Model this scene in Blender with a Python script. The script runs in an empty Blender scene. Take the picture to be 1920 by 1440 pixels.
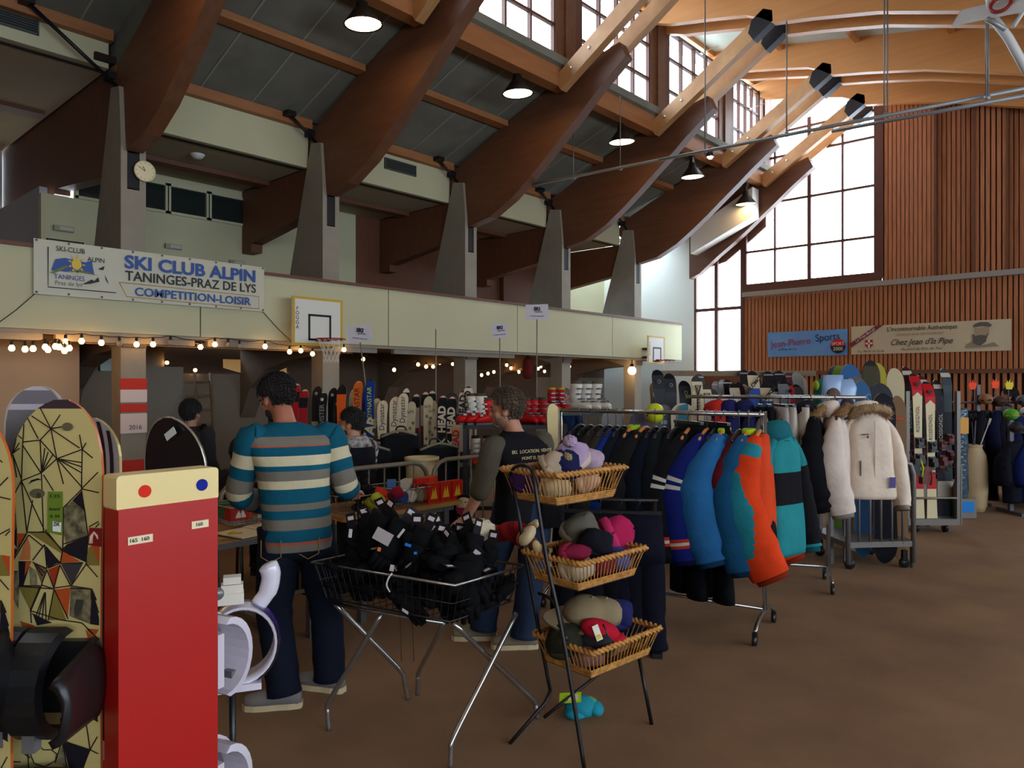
import bpy, math, random
from mathutils import Matrix, Vector
random.seed(7)
sc = bpy.context.scene
col = sc.collection
PI = math.pi
R = math.radians
# ---------------------------------------------------------------- camera, world, exposure
TH = R(42.2)                      # the hall's long axis (+y) lies 42.2 degrees to the right of the view
CT, ST = math.cos(TH), math.sin(TH)
FPX, EYE, HY = 1380.0, 1.68, 720.0
cam = bpy.data.cameras.new('camera')
cam.sensor_width = 36.0
cam.lens = 36.0 * FPX / 1920.0
cam.clip_start, cam.clip_end = 0.05, 200
co = bpy.data.objects.new('camera', cam)
co.location = (0, 0, EYE)
co.rotation_euler = (PI/2, 0, TH)
col.objects.link(co)
sc.camera = co
sc.view_settings.view_transform = 'Standard'
sc.view_settings.look = 'None'
sc.view_settings.gamma = 1
sc.view_settings.exposure = -0.03
sc.view_settings.use_curve_mapping = False
SKY = 13.0
w = bpy.data.worlds.new('overcast_sky')
sc.world = w
w.use_nodes = True
bg = w.node_tree.nodes['Background']
bg.inputs[0].default_value = (0.80, 0.90, 1.0, 1)
bg.inputs[1].default_value = SKY
LAMP_E, BULB_E = 17.0, 18.0

def portal(name, loc, rot, sx, sy):
    l = bpy.data.lights.new(name, 'AREA'); l.shape = 'RECTANGLE'; l.size = sx; l.size_y = sy
    l.cycles.is_portal = True
    o = bpy.data.objects.new(name, l); o.location = loc; o.rotation_euler = rot; col.objects.link(o)
portal('sky_portal', (-8.75, 5.0, 8.7), (0, R(-90), 0), 2.6, 31)
portal('sky_portal', (-8.0, 20.4, 5.5), (R(-90), 0, 0), 6, 8)
portal('sky_portal', (-12.8, 18.5, 6.25), (0, 0, 0), 2.2, 2.2)
portal('sky_portal', (7.3, 3.5, 3.2), (0, R(90), 0), 2.6, 24)

# ---------------------------------------------------------------- helpers
def lin(c):
    c = c / 255.0
    return c / 12.92 if c <= 0.04045 else ((c + 0.055) / 1.055) ** 2.4
def rgb(c): return (lin(c[0]), lin(c[1]), lin(c[2]), 1)
MATS = {}
def mat(name, c, rough=0.6, metal=0.0, var=0.0, vscale=6.0, bump=0.0, bscale=40.0, emit=0.0, stretch=None, alpha=1.0, coat=0.0, trans=0.0, c2=None, spec=None):
    """a procedural surface: base colour, an optional noise mottle towards c2 (or a darker tone) and an optional bump"""
    if name in MATS: return MATS[name]
    m = bpy.data.materials.new(name); m.use_nodes = True
    nt = m.node_tree; b = nt.nodes['Principled BSDF']
    b.inputs['Base Color'].default_value = rgb(c)
    b.inputs['Roughness'].default_value = rough
    b.inputs['Metallic'].default_value = metal
    b.inputs['Alpha'].default_value = alpha
    b.inputs['Coat Weight'].default_value = coat
    b.inputs['Transmission Weight'].default_value = trans
    if spec is not None: b.inputs['Specular IOR Level'].default_value = spec
    if emit:
        b.inputs['Emission Color'].default_value = rgb(c)
        b.inputs['Emission Strength'].default_value = emit
    if var or bump:
        tc = nt.nodes.new('ShaderNodeTexCoord'); mp = nt.nodes.new('ShaderNodeMapping')
        nt.links.new(tc.outputs['Object'], mp.inputs[0])
        if stretch: mp.inputs['Scale'].default_value = stretch
    if var:
        n = nt.nodes.new('ShaderNodeTexNoise'); n.inputs['Scale'].default_value = vscale; n.inputs['Detail'].default_value = 5
        nt.links.new(mp.outputs[0], n.inputs['Vector'])
        r = nt.nodes.new('ShaderNodeValToRGB')
        d = rgb(c2) if c2 else tuple(x * (1 - var) for x in rgb(c)[:3]) + (1,)
        r.color_ramp.elements[0].position = 0.32; r.color_ramp.elements[0].color = d
        r.color_ramp.elements[1].position = 0.68; r.color_ramp.elements[1].color = rgb(c)
        nt.links.new(n.outputs[0], r.inputs[0]); nt.links.new(r.outputs[0], b.inputs['Base Color'])
    if bump:
        n2 = nt.nodes.new('ShaderNodeTexNoise'); n2.inputs['Scale'].default_value = bscale; n2.inputs['Detail'].default_value = 3
        nt.links.new(mp.outputs[0], n2.inputs['Vector'])
        bp = nt.nodes.new('ShaderNodeBump'); bp.inputs['Strength'].default_value = bump; bp.inputs['Distance'].default_value = 0.02
        nt.links.new(n2.outputs[0], bp.inputs['Height']); nt.links.new(bp.outputs[0], b.inputs['Normal'])
    MATS[name] = m
    return m
def C(c, rough=0.75, **k):
    k.setdefault('spec', 0.12)
    return mat('tone_%d_%d_%d_%d' % (c[0], c[1], c[2], int(rough * 100)), c, rough, **k)

class MB:
    def __init__(s): s.v = []; s.f = []; s.mi = []; s.sm = []; s.M = None
    def add(s, vs, fs, m=0, smooth=False):
        o = len(s.v)
        for p in vs:
            p = Vector(p)
            s.v.append(tuple(s.M @ p) if s.M is not None else tuple(p))
        for f in fs: s.f.append([i + o for i in f]); s.mi.append(m); s.sm.append(smooth)
        return s
    def box(s, c, d, m=0, rz=0.0, rot=None, taper=1.0):
        x, y, z = d[0]/2, d[1]/2, d[2]/2; t = taper
        vs = [(-x,-y,-z),(x,-y,-z),(x,y,-z),(-x,y,-z),(-x*t,-y*t,z),(x*t,-y*t,z),(x*t,y*t,z),(-x*t,y*t,z)]
        Q = rot if rot is not None else Matrix.Rotation(rz, 3, 'Z')
        vs = [Q @ Vector(p) + Vector(c) for p in vs]
        return s.add(vs, [(0,3,2,1),(4,5,6,7),(0,1,5,4),(1,2,6,5),(2,3,7,6),(3,0,4,7)], m)
    def rbox(s, c, d, r, m=0, rz=0.0, axis='z'):
        """box with rounded corners seen along axis"""
        e = {'z': (0,1,2), 'y': (0,2,1), 'x': (1,2,0)}[axis]
        x, y, h = d[e[0]]/2, d[e[1]]/2, d[e[2]]/2
        pts = []
        for cx, cy, a0 in ((x-r,y-r,0),(-x+r,y-r,90),(-x+r,-y+r,180),(x-r,-y+r,270)):
            for k in range(5):
                a = R(a0 + 22.5*k); pts.append((cx + r*math.cos(a), cy + r*math.sin(a)))
        n = len(pts)
        vs = []
        for hh in (-h, h):
            for p in pts:
                q = [0,0,0]; q[e[0]] = p[0]; q[e[1]] = p[1]; q[e[2]] = hh; vs.append(tuple(q))
        fs = [tuple(range(n-1,-1,-1)), tuple(range(n,2*n))] + [(i,(i+1)%n,n+(i+1)%n,n+i) for i in range(n)]
        Q = Matrix.Rotation(rz, 3, 'Z')
        return s.add([Q @ Vector(p) + Vector(c) for p in vs], fs, m)
    def prism(s, poly, axis, lo, hi, m=0, smooth=False):
        """poly (two coordinates) extruded along axis: 'y' takes (x,z), 'x' takes (y,z), 'z' takes (x,y)"""
        n = len(poly)
        f = {'y': lambda p, t: (p[0], t, p[1]), 'x': lambda p, t: (t, p[0], p[1]), 'z': lambda p, t: (p[0], p[1], t)}[axis]
        vs = [f(p, lo) for p in poly] + [f(p, hi) for p in poly]
        s.add(vs, [tuple(range(n)), tuple(range(2*n-1, n-1, -1))], m)
        return s.add(vs, [(i, n+i, n+(i+1)%n, (i+1)%n) for i in range(n)], m, smooth)
    def tube(s, pts, r, n=8, m=0, closed=False, caps=True):
        pts = [Vector(p) for p in pts]; k = len(pts)
        rs = r if isinstance(r, (list, tuple)) else [r]*k
        vs = []; up = None
        for i, p in enumerate(pts):
            a = pts[i-1] if (i > 0 or closed) else p
            b = pts[(i+1) % k] if (i < k-1 or closed) else p
            t = (b - a)
            if t.length < 1e-9: t = Vector((0,0,1))
            t.normalize()
            if up is None:
                up = Vector((0,0,1)) if abs(t.z) < 0.9 else Vector((1,0,0))
            u = up - t * up.dot(t)
            if u.length < 1e-6: u = t.orthogonal()
            u.normalize(); up = u; q = t.cross(u)
            for j in range(n):
                an = 2*PI*j/n
                vs.append(p + (u*math.cos(an) + q*math.sin(an))*rs[i])
        fs = []
        for i in range(k if closed else k-1):
            i2 = (i+1) % k
            for j in range(n):
                fs.append((i*n+j, i*n+(j+1)%n, i2*n+(j+1)%n, i2*n+j))
        if caps and not closed: fs += [tuple(range(n-1,-1,-1)), tuple(range((k-1)*n, k*n))]
        return s.add(vs, fs, m, True)
    def lathe(s, prof, n=20, m=0, at=(0,0,0), rot=None):
        vs = []
        for r, z in prof:
            for j in range(n):
                a = 2*PI*j/n; p = Vector((r*math.cos(a), r*math.sin(a), z))
                if rot is not None: p = rot @ p
                vs.append(p + Vector(at))
        fs = [(i*n+j, i*n+(j+1)%n, (i+1)*n+(j+1)%n, (i+1)*n+j) for i in range(len(prof)-1) for j in range(n)]
        return s.add(vs, fs, m, True)
    def loft(s, rings, m=0, caps=True, smooth=True, closed=True):
        n = len(rings[0]); vs = [p for r in rings for p in r]; fs = []
        for i in range(len(rings)-1):
            for j in range(n if closed else n-1):
                fs.append((i*n+j, i*n+(j+1)%n, (i+1)*n+(j+1)%n, (i+1)*n+j))
        if caps and closed: fs += [tuple(range(n-1,-1,-1)), tuple(range((len(rings)-1)*n, len(rings)*n))]
        if isinstance(m, (list, tuple)):
            o = len(s.v); s.add(vs, fs, 0, smooth)
            base = len(s.f) - len(fs)
            k = n if closed else n-1
            for i in range(len(rings)-1):
                for j in range(k): s.mi[base + i*k + j] = m[i]
            if caps and closed: s.mi[-2] = m[0]; s.mi[-1] = m[-1]
            return s
        return s.add(vs, fs, m, smooth)
    def ball(s, c, r, nu=14, nv=9, m=0, rot=None, jit=0.0):
        if not isinstance(r, (tuple, list)): r = (r, r, r)
        vs = []
        for i in range(nv+1):
            t = PI*i/nv
            for j in range(nu):
                p = 2*PI*j/nu; k = 1 + (random.uniform(-jit, jit) if jit else 0)
                q = Vector((r[0]*math.sin(t)*math.cos(p)*k, r[1]*math.sin(t)*math.sin(p)*k, r[2]*math.cos(t)*k))
                if rot is not None: q = rot @ q
                vs.append(q + Vector(c))
        fs = [(i*nu+j, (i+1)*nu+j, (i+1)*nu+(j+1)%nu, i*nu+(j+1)%nu) for i in range(nv) for j in range(nu)]
        return s.add(vs, fs, m, True)
    def build(s, name, mats, parent=None, loc=None, rz=None, sub=0):
        me = bpy.data.meshes.new(name)
        me.from_pydata(s.v, [], s.f)
        if not isinstance(mats, (list, tuple)): mats = [mats]
        for m in mats: me.materials.append(m)
        me.polygons.foreach_set('material_index', [min(i, len(mats)-1) for i in s.mi])
        me.polygons.foreach_set('use_smooth', s.sm)
        me.validate(); me.update()
        o = bpy.data.objects.new(name, me); col.objects.link(o)
        if parent is not None: o.parent = parent
        if loc is not None: o.location = loc
        if rz is not None: o.rotation_euler = (0, 0, rz)
        if sub:
            md = o.modifiers.new('smooth', 'SUBSURF'); md.levels = sub; md.render_levels = sub
        return o

def tag(o, label, cat, group=None, kind=None):
    o['label'] = label; o['category'] = cat
    if group: o['group'] = group
    if kind: o['kind'] = kind
    return o
def struct(o): o['kind'] = 'structure'; return o
def W(X, Y, z=0.0):
    """metres to the right of and ahead of the photographer -> the hall's own axes"""
    return Vector((X*CT - Y*ST, X*ST + Y*CT, z))
def P(px, py, Y): return ((px-960.0)/FPX*Y, Y, EYE + (HY-py)/FPX*Y)
def F(px, py, z=0.0):
    Y = (EYE - z)*FPX/(py-HY); return ((px-960.0)/FPX*Y, Y, z)
def thing(name, label, cat, at, yaw=0.0, group=None):
    """an Empty at the thing's base; at = (X, Y, z) seen from the photographer, yaw about the vertical in the same frame"""
    o = bpy.data.objects.new(name, None); o.empty_display_size = 0.1; col.objects.link(o)
    o.location = W(*at); o.rotation_euler = (0, 0, TH + yaw)
    return tag(o, label, cat, group)
def place(o, at, yaw=0.0):
    o.location = W(*at); o.rotation_euler = (0, 0, TH + yaw); return o
KIDS = {}
def dup(root, at=None, yaw=0.0, label=None, group=None):
    r = root.copy(); col.objects.link(r)
    if at is not None: place(r, at, yaw)
    if label: r['label'] = label
    if group: r['group'] = group
    for ch in list(root.children):
        c = ch.copy(); col.objects.link(c); c.parent = r
        for g in list(ch.children):
            d = g.copy(); col.objects.link(d); d.parent = c
    return r
def words_on(text, size, m, parent, loc, rot=(PI/2, 0, 0), align='CENTER', name='lettering', depth=0.001, sx=1.0, shear=0.0, bold=0.0, fit=None):
    cu = bpy.data.curves.new(name, 'FONT'); cu.body = text; cu.size = size; cu.align_x = align; cu.align_y = 'CENTER'
    cu.extrude = depth; cu.shear = shear; cu.resolution_u = 3
    cu.offset = bold
    tmp = bpy.data.objects.new('t', cu); col.objects.link(tmp)
    me = bpy.data.meshes.new_from_object(tmp.evaluated_get(bpy.context.evaluated_depsgraph_get()))
    bpy.data.objects.remove(tmp); bpy.data.curves.remove(cu)
    me.materials.clear(); me.materials.append(m); me.name = name
    o = bpy.data.objects.new(name, me); col.objects.link(o); o.parent = parent
    if fit:                                    # stretch to a width in metres
        xs_ = [v.co.x for v in me.vertices]; sx = fit/(max(xs_)-min(xs_))
    o.location = loc; o.rotation_euler = rot; o.scale = (sx, 1, 1)
    return o
def curve_pts(pts, k=6):
    """Catmull-Rom through pts"""
    pts = [Vector(p) for p in pts]; out = []
    for i in range(len(pts)-1):
        p0 = pts[max(i-1,0)]; p1 = pts[i]; p2 = pts[i+1]; p3 = pts[min(i+2,len(pts)-1)]
        for j in range(k):
            t = j/k
            out.append(0.5*((2*p1) + (p2-p0)*t + (2*p0-5*p1+4*p2-p3)*t*t + (3*p1-p0-3*p2+p3)*t**3))
    out.append(pts[-1]); return out
# ---------------------------------------------------------------- surfaces of the hall
M_floor = mat('brown_carpet', (140,104,71), 0.95, var=0.32, vscale=1.3, bump=0.35, bscale=260, c2=(117,85,57))
M_glulam = mat('glulam_wood', (112,72,48), 0.55, var=0.3, vscale=2.0, stretch=(0.7,5,5), c2=(100,62,40))
M_glulam_lit = mat('skylit_glulam_wood', (204,142,82), 0.5, var=0.2, vscale=2.0, stretch=(0.4,5,7), c2=(196,132,74))  # upper rafters' glulam, lightened to put the clerestory daylight into its colour
M_glulam_pale = mat('pale_timber', (196,148,96), 0.55, var=0.25, vscale=3.0, stretch=(1,8,1), c2=(176,124,76))
M_panel = mat('brown_wood_panel', (112,66,40), 0.6, var=0.25, vscale=3, stretch=(8,8,1))
M_plaster = mat('cream_plaster', (198,194,158), 0.85, var=0.06, vscale=1.2)
M_soffit = mat('soffit_plaster', (176,160,132), 0.9, var=0.05, vscale=2)
M_concrete = mat('grey_concrete', (150,142,126), 0.85, var=0.12, vscale=3.5, bump=0.1, bscale=30)
M_deck = mat('grey_roof_board', (122,122,110), 0.75, var=0.22, vscale=2.2)
M_seam = mat('pale_seam', (150,148,134), 0.7)
M_whiteboard = mat('white_upper_deck', (205,212,200), 0.7, var=0.1, vscale=1.5)
M_steel_dark = mat('black_steel', (26,24,30), 0.45, 0.3)
M_white = mat('white_paint', (224,222,212), 0.6)
M_slat = mat('cedar_slat', (190,122,78), 0.6, var=0.3, vscale=2.5, stretch=(14,1,0.6), c2=(158,94,58))
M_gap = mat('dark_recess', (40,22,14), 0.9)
M_frame = mat('window_frame_brown', (92,52,38), 0.6)
M_beige = mat('beige_paint', (176,150,120), 0.85, var=0.08, vscale=1)
M_greywall = mat('grey_paint', (128,116,98), 0.85, var=0.1, vscale=1)
M_black = mat('matt_black', (16,15,18), 0.7)
def glass_mat():
    m = bpy.data.materials.new('clear_glass'); m.use_nodes = True; nt = m.node_tree
    for n in list(nt.nodes): nt.nodes.remove(n)
    o = nt.nodes.new('ShaderNodeOutputMaterial'); x = nt.nodes.new('ShaderNodeMixShader'); t = nt.nodes.new('ShaderNodeBsdfTransparent')
    g = nt.nodes.new('ShaderNodeBsdfGlossy'); g.inputs['Roughness'].default_value = 0.05
    t.inputs[0].default_value = (0.94,0.97,1,1)
    x.inputs[0].default_value = 0.06
    nt.links.new(t.outputs[0], x.inputs[1]); nt.links.new(g.outputs[0], x.inputs[2]); nt.links.new(x.outputs[0], o.inputs[0])
    return m
M_glass = glass_mat()

# ---------------------------------------------------------------- the hall (x across, y along, z up)
struct(MB().box((-4.5,6.0,-0.1), (29,36,0.2)).build('floor', M_floor))
AEND, ABACK, BR, BB = 20.0, -9.0, 7.5, -14.0
FR = [-5.7, -2.4, 0.85, 4.15, 7.45, 10.9, 14.15, 17.35, 19.72]
PHW = 0.17

# glulam arches standing on the concrete pillars
LOW = [(-11.0,4.98),(-10.4,5.08),(-9.8,5.36),(-9.3,5.70),(-8.9,6.00),(-8.5,6.32),(-8.1,6.63),(-7.75,6.92),(-7.4,7.18),(-7.12,7.38)]
TOP = [(-7.25,7.66),(-8.35,7.42),(-9.2,7.14),(-10.15,6.78),(-11.5,6.18),(-11.66,5.9),(-11.3,5.5),(-11.06,5.3)]
for i, a in enumerate(FR):
    prof_ = LOW + TOP if i < 8 else [(-10.72,4.78),(-10.4,4.9)] + LOW[2:] + TOP[:3] + [(-10.15,6.6),(-10.72,6.3)]
    o = MB().prism(prof_, 'y', a-0.11, a+0.11).build('roof_beam', M_glulam); struct(o)
# twin raking struts with black steel shoes, fixed either side of every arch
    for sgn in (-1, 1):
        y0 = a + sgn*0.30
        u = Vector((1, 0, 0.64)).normalized(); nrm = Vector((-u.z, 0, u.x))
        A = Vector((-8.42, y0, 7.16)); B = Vector((-5.98, y0, 8.68))
        m = MB()
        d = 0.15
        poly = [A - nrm*d, B - nrm*d, B + nrm*d, A + nrm*d]
        m.prism([(p.x, p.z) for p in poly], 'y', y0-0.085, y0+0.085)
        st = m.build('roof_strut', M_glulam_pale); struct(st)
        for bx in (-8.1, -7.7):
            zb = 7.16 + (bx+8.42)*0.62
            b = MB().lathe([(0,0.012),(0.03,0.012),(0.035,0.0)], 12, 0, (bx, y0 - 0.086, zb), Matrix.Rotation(R(90),3,'X'))
            b.build('bolt', mat('zinc', (190,200,200), 0.35, 0.8), st)
        c = MB()
        E0 = B - u*0.30; E1 = B + u*0.16
        c.prism([(p.x,p.z) for p in (E0 - nrm*0.175, E0 + nrm*0.02, B - u*0.12 + nrm*0.175, E1 + nrm*0.175, E1 + u*0.1, E1 - nrm*0.175)], 'y', y0-0.1, y0+0.1)
        c.build('steel_shoe', M_steel_dark, st)
# concrete pillars with the slot the arch sits in, and the pillar under the gallery
    m = MB()
    for s2 in (-1, 1):
        if i == 8: continue
        y0, y1 = (a-PHW, a-0.085) if s2 < 0 else (a+0.085, a+PHW)
        m.prism([(-11.05,0),(-11.05,5.05),(-11.06,5.3),(-11.12,5.9),(-11.42,5.95),(-12.2,3.4),(-12.2,2.4),(-11.4,2.2),(-11.4,0)], 'y', y0, y1)
    if i < 8: m.prism([(-11.05,0),(-11.05,4.45),(-11.1,4.45),(-11.7,4.45),(-12.2,3.4),(-12.2,2.4),(-11.4,2.2),(-11.4,0)], 'y', a-0.085, a+0.085)
    if i == 8: continue
    struct(m.build('pillar', M_concrete))
    struct(MB().box((-11.16,a,4.72),(0.2,0.16,0.5)).build('beam', M_black))  # black block gives the slot's inner shade as solid colour
# steel tie from the purlin down to the pillar top
    if i < 8:
        r0 = (-11.35,a-1.2,6.74) if i <= 3 else (-11.35,a-0.6,6.30)
        st = MB().tube([r0,(-11.35,a-0.08,5.95)], 0.028, 8).build('roof_beam', M_steel_dark); struct(st)
        MB().box((r0[0],r0[1]-.04,r0[2]+.03),(0.18,0.16,0.08)).build('bracket', M_steel_dark, st)
        MB().box((-11.5,a-0.16,6.14),(0.22,0.10,0.10)).build('bracket', M_steel_dark, st)
# timber leg running back from the pillar to the outer wall
    if i == 3:
        struct(MB().prism([(-11.4,6.3),(-17.4,6.4),(-17.4,5.1),(-14.8,4.98),(-14.8,4.9),(-14.1,4.9),(-14.1,4.98),(-11.6,4.75)], 'y', a-0.12, a+0.12).build('beam', M_panel))
    elif i > 3:
        struct(MB().prism([(-11.4,5.55),(-13.98,5.55),(-13.98,4.3),(-13.62,4.3),(-13.62,4.46),(-11.5,4.75)], 'y', a-0.12, a+0.12).build('beam', M_panel))
# concrete bracket under the gallery
    pts = [(-11.0,2.38),(-11.0,2.2),(-12.2,2.12),(-13.0,1.95),(-13.6,1.6),(-13.85,1.2),(-13.98,1.0),(-13.98,2.38)]
    struct(MB().prism(pts, 'y', a-0.16, a+0.16).build('beam', mat('shade_darkened_concrete', (104,88,74), 0.85, var=0.12, vscale=3)))  # bracket concrete darkened to hold the gallery's shade in its colour

M_purlin = mat('purlin_wood', (168,108,62), 0.55, var=0.2, vscale=2.5, stretch=(5,0.7,5))
# lower roof: boards between purlins, pale seams
def roofz(x): return 6.33 + (x+11.6)*0.352
for y0, y1, up in ((ABACK, 4.15, 0.45), (4.15, AEND, 0.0)):
    m = MB(); za, zb = roofz(-11.75)+up, roofz(-8.3)+up*0.3
    m.add([(-11.75,y0,za),(-8.3,y0,zb),(-8.3,y1,zb),(-11.75,y1,za),(-11.75,y0,za+.15),(-8.3,y0,zb+.15),(-8.3,y1,zb+.15),(-11.75,y1,za+.15)],
          [(0,1,2,3),(7,6,5,4),(0,4,5,1),(2,6,7,3),(1,5,6,2),(0,3,7,4)])
    struct(m.build('roof', M_deck))
struct(MB().prism([(-11.75,roofz(-11.75)-.02),(-8.3,roofz(-8.3)-.02),(-8.3,roofz(-8.3)+.35),(-11.75,roofz(-11.75)+.65)], 'y', 4.08, 4.2).build('roof', M_deck))
UP = lambda y, x: (0.45*(1-0.7*(x+11.75)/3.45) if y < 4.15 else 0.0)
for k in range(33):
    y = ABACK + 0.55 + k*0.86
    if min(abs(y-f) for f in FR) < 0.2: continue
    struct(MB().prism([(-11.6,roofz(-11.6)-.004+UP(y,-11.6)),(-8.55,roofz(-8.55)-.004+UP(y,-8.55)),(-8.55,roofz(-8.55)-.012+UP(y,-8.55)),(-11.6,roofz(-11.6)-.012+UP(y,-11.6))], 'y', y-0.014, y+0.014).build('roof_seam_strip', M_seam))
for x, hgt, wd in ((-11.5,0.16,0.14),(-9.98,0.11,0.22)):
    z = roofz(x)
    for i in range(len(FR)-1):
        struct(MB().box((x, (FR[i]+FR[i+1])/2, z-hgt/2+0.01+UP(FR[i],x)), (wd, FR[i+1]-FR[i]-0.26, hgt)).build('roof_beam', M_purlin))
# lintel under the clerestory, then the clerestory itself
for i in range(len(FR)-1):
    y0, y1 = FR[i]+0.40, FR[i+1]-0.40
    ym, L = (y0+y1)/2, y1-y0
    struct(MB().box((-8.5, ym, 7.34), (0.24, L+0.5, 0.46)).build('lintel', M_purlin))
    f = MB()
    zb, zt = 7.58, 9.62
    nc = 4
    f.box((-8.5,ym,zb+0.03),(0.09,L,0.06)); f.box((-8.5,ym,zt-0.03),(0.09,L,0.06))
    for r_ in (0.335, 0.69): f.box((-8.5,ym,zb+(zt-zb)*r_),(0.07,L,0.05))
    for k in range(nc+1): f.box((-8.5, y0+L*k/nc, (zb+zt)/2),(0.08,0.06 if k in (0,nc) else 0.05, zt-zb))
    wo = f.build('window_%d' % (i+1), M_frame); struct(wo)
    MB().box((-8.53,ym,(zb+zt)/2),(0.008,L,zt-zb)).build('pane', M_glass, wo)
    for k, zz in ((2.5,zb+(zt-zb)*.69),(2.5,zt-0.05)):
        MB().box((-8.44,y0+L*.62,zz),(0.04,0.12,0.04)).tube([(-8.44,y0+L*.62,zz),(-8.0,y0+L*.62,zz+.04)],0.007,6).build('opener', mat('brushed_aluminium', (190,190,180), 0.4, 0.6), wo)
for a in FR:
    struct(MB().box((-8.5, a, 8.6), (0.2, 0.30, 2.3)).build('pillar', M_glulam))
    for s2 in (-1,1):
        struct(MB().box((-8.5, a+s2*0.275, 8.55), (0.12, 0.25, 2.2)).build('pillar', M_frame if s2 > 0 else M_glulam))

# upper roof: deep twin glulam rafters falling away from the clerestory, white boards above
RB = [(-8.75,9.58),(-8.0,9.30),(-7.0,9.08),(-6.3,8.91),(-6.0,8.76),(-5.75,8.58),(-5.0,8.43),(-3.9,8.17),(-1.9,7.50),(0.5,6.75),(3.0,5.95),(5.5,5.2),(7.6,4.6)]
def rtop(x): return 9.62 - (x+7.5)*0.205 if x < -3 else 9.62-4.5*0.205 - (x+3)*0.30
RT = [(x, rtop(x)) for x in (7.6,5.0,2.0,-0.5,-3.0,-5.0,-7.0,-8.75)]
for i, a in enumerate(FR):
    for sgn in (-1, 1):
        if i == 8 and sgn > 0: continue
        struct(MB().prism(RB + [(7.6, rtop(7.6)+.35)] + [(x, z+.22) for x, z in RT[1:]], 'y', a+sgn*0.32-0.08, a+sgn*0.32+0.08).build('roof_beam', M_glulam_lit))
m = MB()
q = [(-9.6,rtop(-9.6)+.1)] + RT[::-1]
poly = [(x, z+.1) for x, z in q] + [(x, z+.5) for x, z in q[::-1]]
m.prism(poly, 'y', ABACK, AEND+0.3)
struct(m.build('ceiling', M_whiteboard))
for x in (-8.62,-6.9,-5.2,-3.4,-1.6,0.2,2.0,3.8,5.6):
    for i in range(len(FR)-1):
        struct(MB().box((x,(FR[i]+FR[i+1])/2,rtop(x)+.04),(0.1,FR[i+1]-FR[i]-.8,0.12)).build('roof_beam', M_glulam_lit))

# fascia over the gallery and its ceiling
for i in range(3, 7):
    y0, y1 = FR[i]+0.13, FR[i+1]-0.13
    f = MB().box((-11.62,(y0+y1)/2,5.92),(0.1,y1-y0,0.74)).build('wall_gallery_fascia', M_plaster); struct(f)
    struct(MB().box((-12.8,(y0+y1)/2,5.6),(2.4,y1-y0,0.08)).build('ceiling_gallery', M_soffit))
    if i < 6:
        struct(MB().box((-13.05,(y0+y1)/2,5.53),(0.28,y1-y0,0.1)).build('beam', M_panel))
struct(MB().box((-11.62,-2.5,6.54),(0.1,13.0,0.52)).build('wall_gallery_fascia', M_plaster))
struct(MB().box((-14.6,-2.5,6.32),(6.0,13.0,0.08)).build('ceiling_gallery', M_soffit))
struct(MB().box((-14.3,-2.4,6.27),(0.25,12.6,0.1)).build('beam', M_panel))
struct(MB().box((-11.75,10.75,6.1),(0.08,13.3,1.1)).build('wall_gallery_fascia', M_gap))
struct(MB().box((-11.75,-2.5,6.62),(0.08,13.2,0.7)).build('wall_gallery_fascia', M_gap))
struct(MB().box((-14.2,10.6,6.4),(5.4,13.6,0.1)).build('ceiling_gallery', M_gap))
f = MB()
for xx in (-11.75,-12.85,-14.0): f.box((xx,18.7,6.32),(0.08,2.7,0.1))
for yy in (17.5,18.7,19.95): f.box((-12.9,yy,6.32),(2.3,0.08,0.1))
wo = f.build('window_70', M_frame); struct(wo); MB().box((-12.9,18.7,6.33),(2.2,2.5,0.01)).build('pane', M_glass, wo)  # skylight added out of view to brighten the white end wall
# gallery floor, parapet panels and rail
struct(MB().box((-12.5,5.3,2.48),(3.1,28.6,0.2)).build('floor_gallery', mat('brown_grey_soffit', (96,80,66), 0.9)))
cuts = [-9.0,-3.7,1.3,5.05,8.6,12.2,15.9,19.5]
for i in range(len(cuts)-1):
    struct(MB().box((-10.94,(cuts[i]+cuts[i+1])/2,2.91),(0.08,cuts[i+1]-cuts[i]-0.02,1.04)).build('wall_gallery_parapet', M_plaster))
struct(MB().box((-10.97,5.25,2.9),(0.05,28.5,1.0)).build('wall_gallery_parapet', M_gap))
struct(MB().box((-10.96,5.25,3.455),(0.2,28.5,0.05)).build('trim_gallery_rail', M_panel))
struct(MB().box((-10.98,5.25,2.36),(0.12,28.5,0.05)).build('trim_gallery_edge', M_concrete))
for y0, y1 in ((1.5,3.0),(3.15,5.0),(5.2,8.4),(8.8,12.2)):
    struct(MB().box((-11.03,(y0+y1)/2,2.30),(0.1,y1-y0,0.10)).build('trim_gallery_edge', M_concrete))
# cable tray under the gallery edge
g = MB()
for k in range(44): g.box((-11.12, 3.6+k*0.1, 2.27),(0.02,0.012,0.06))
g.box((-11.12,5.75,2.30),(0.015,4.4,0.012)); g.box((-11.12,5.75,2.24),(0.015,4.4,0.012))
struct(g.build('trim_cable_tray', M_glulam_pale))

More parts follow.
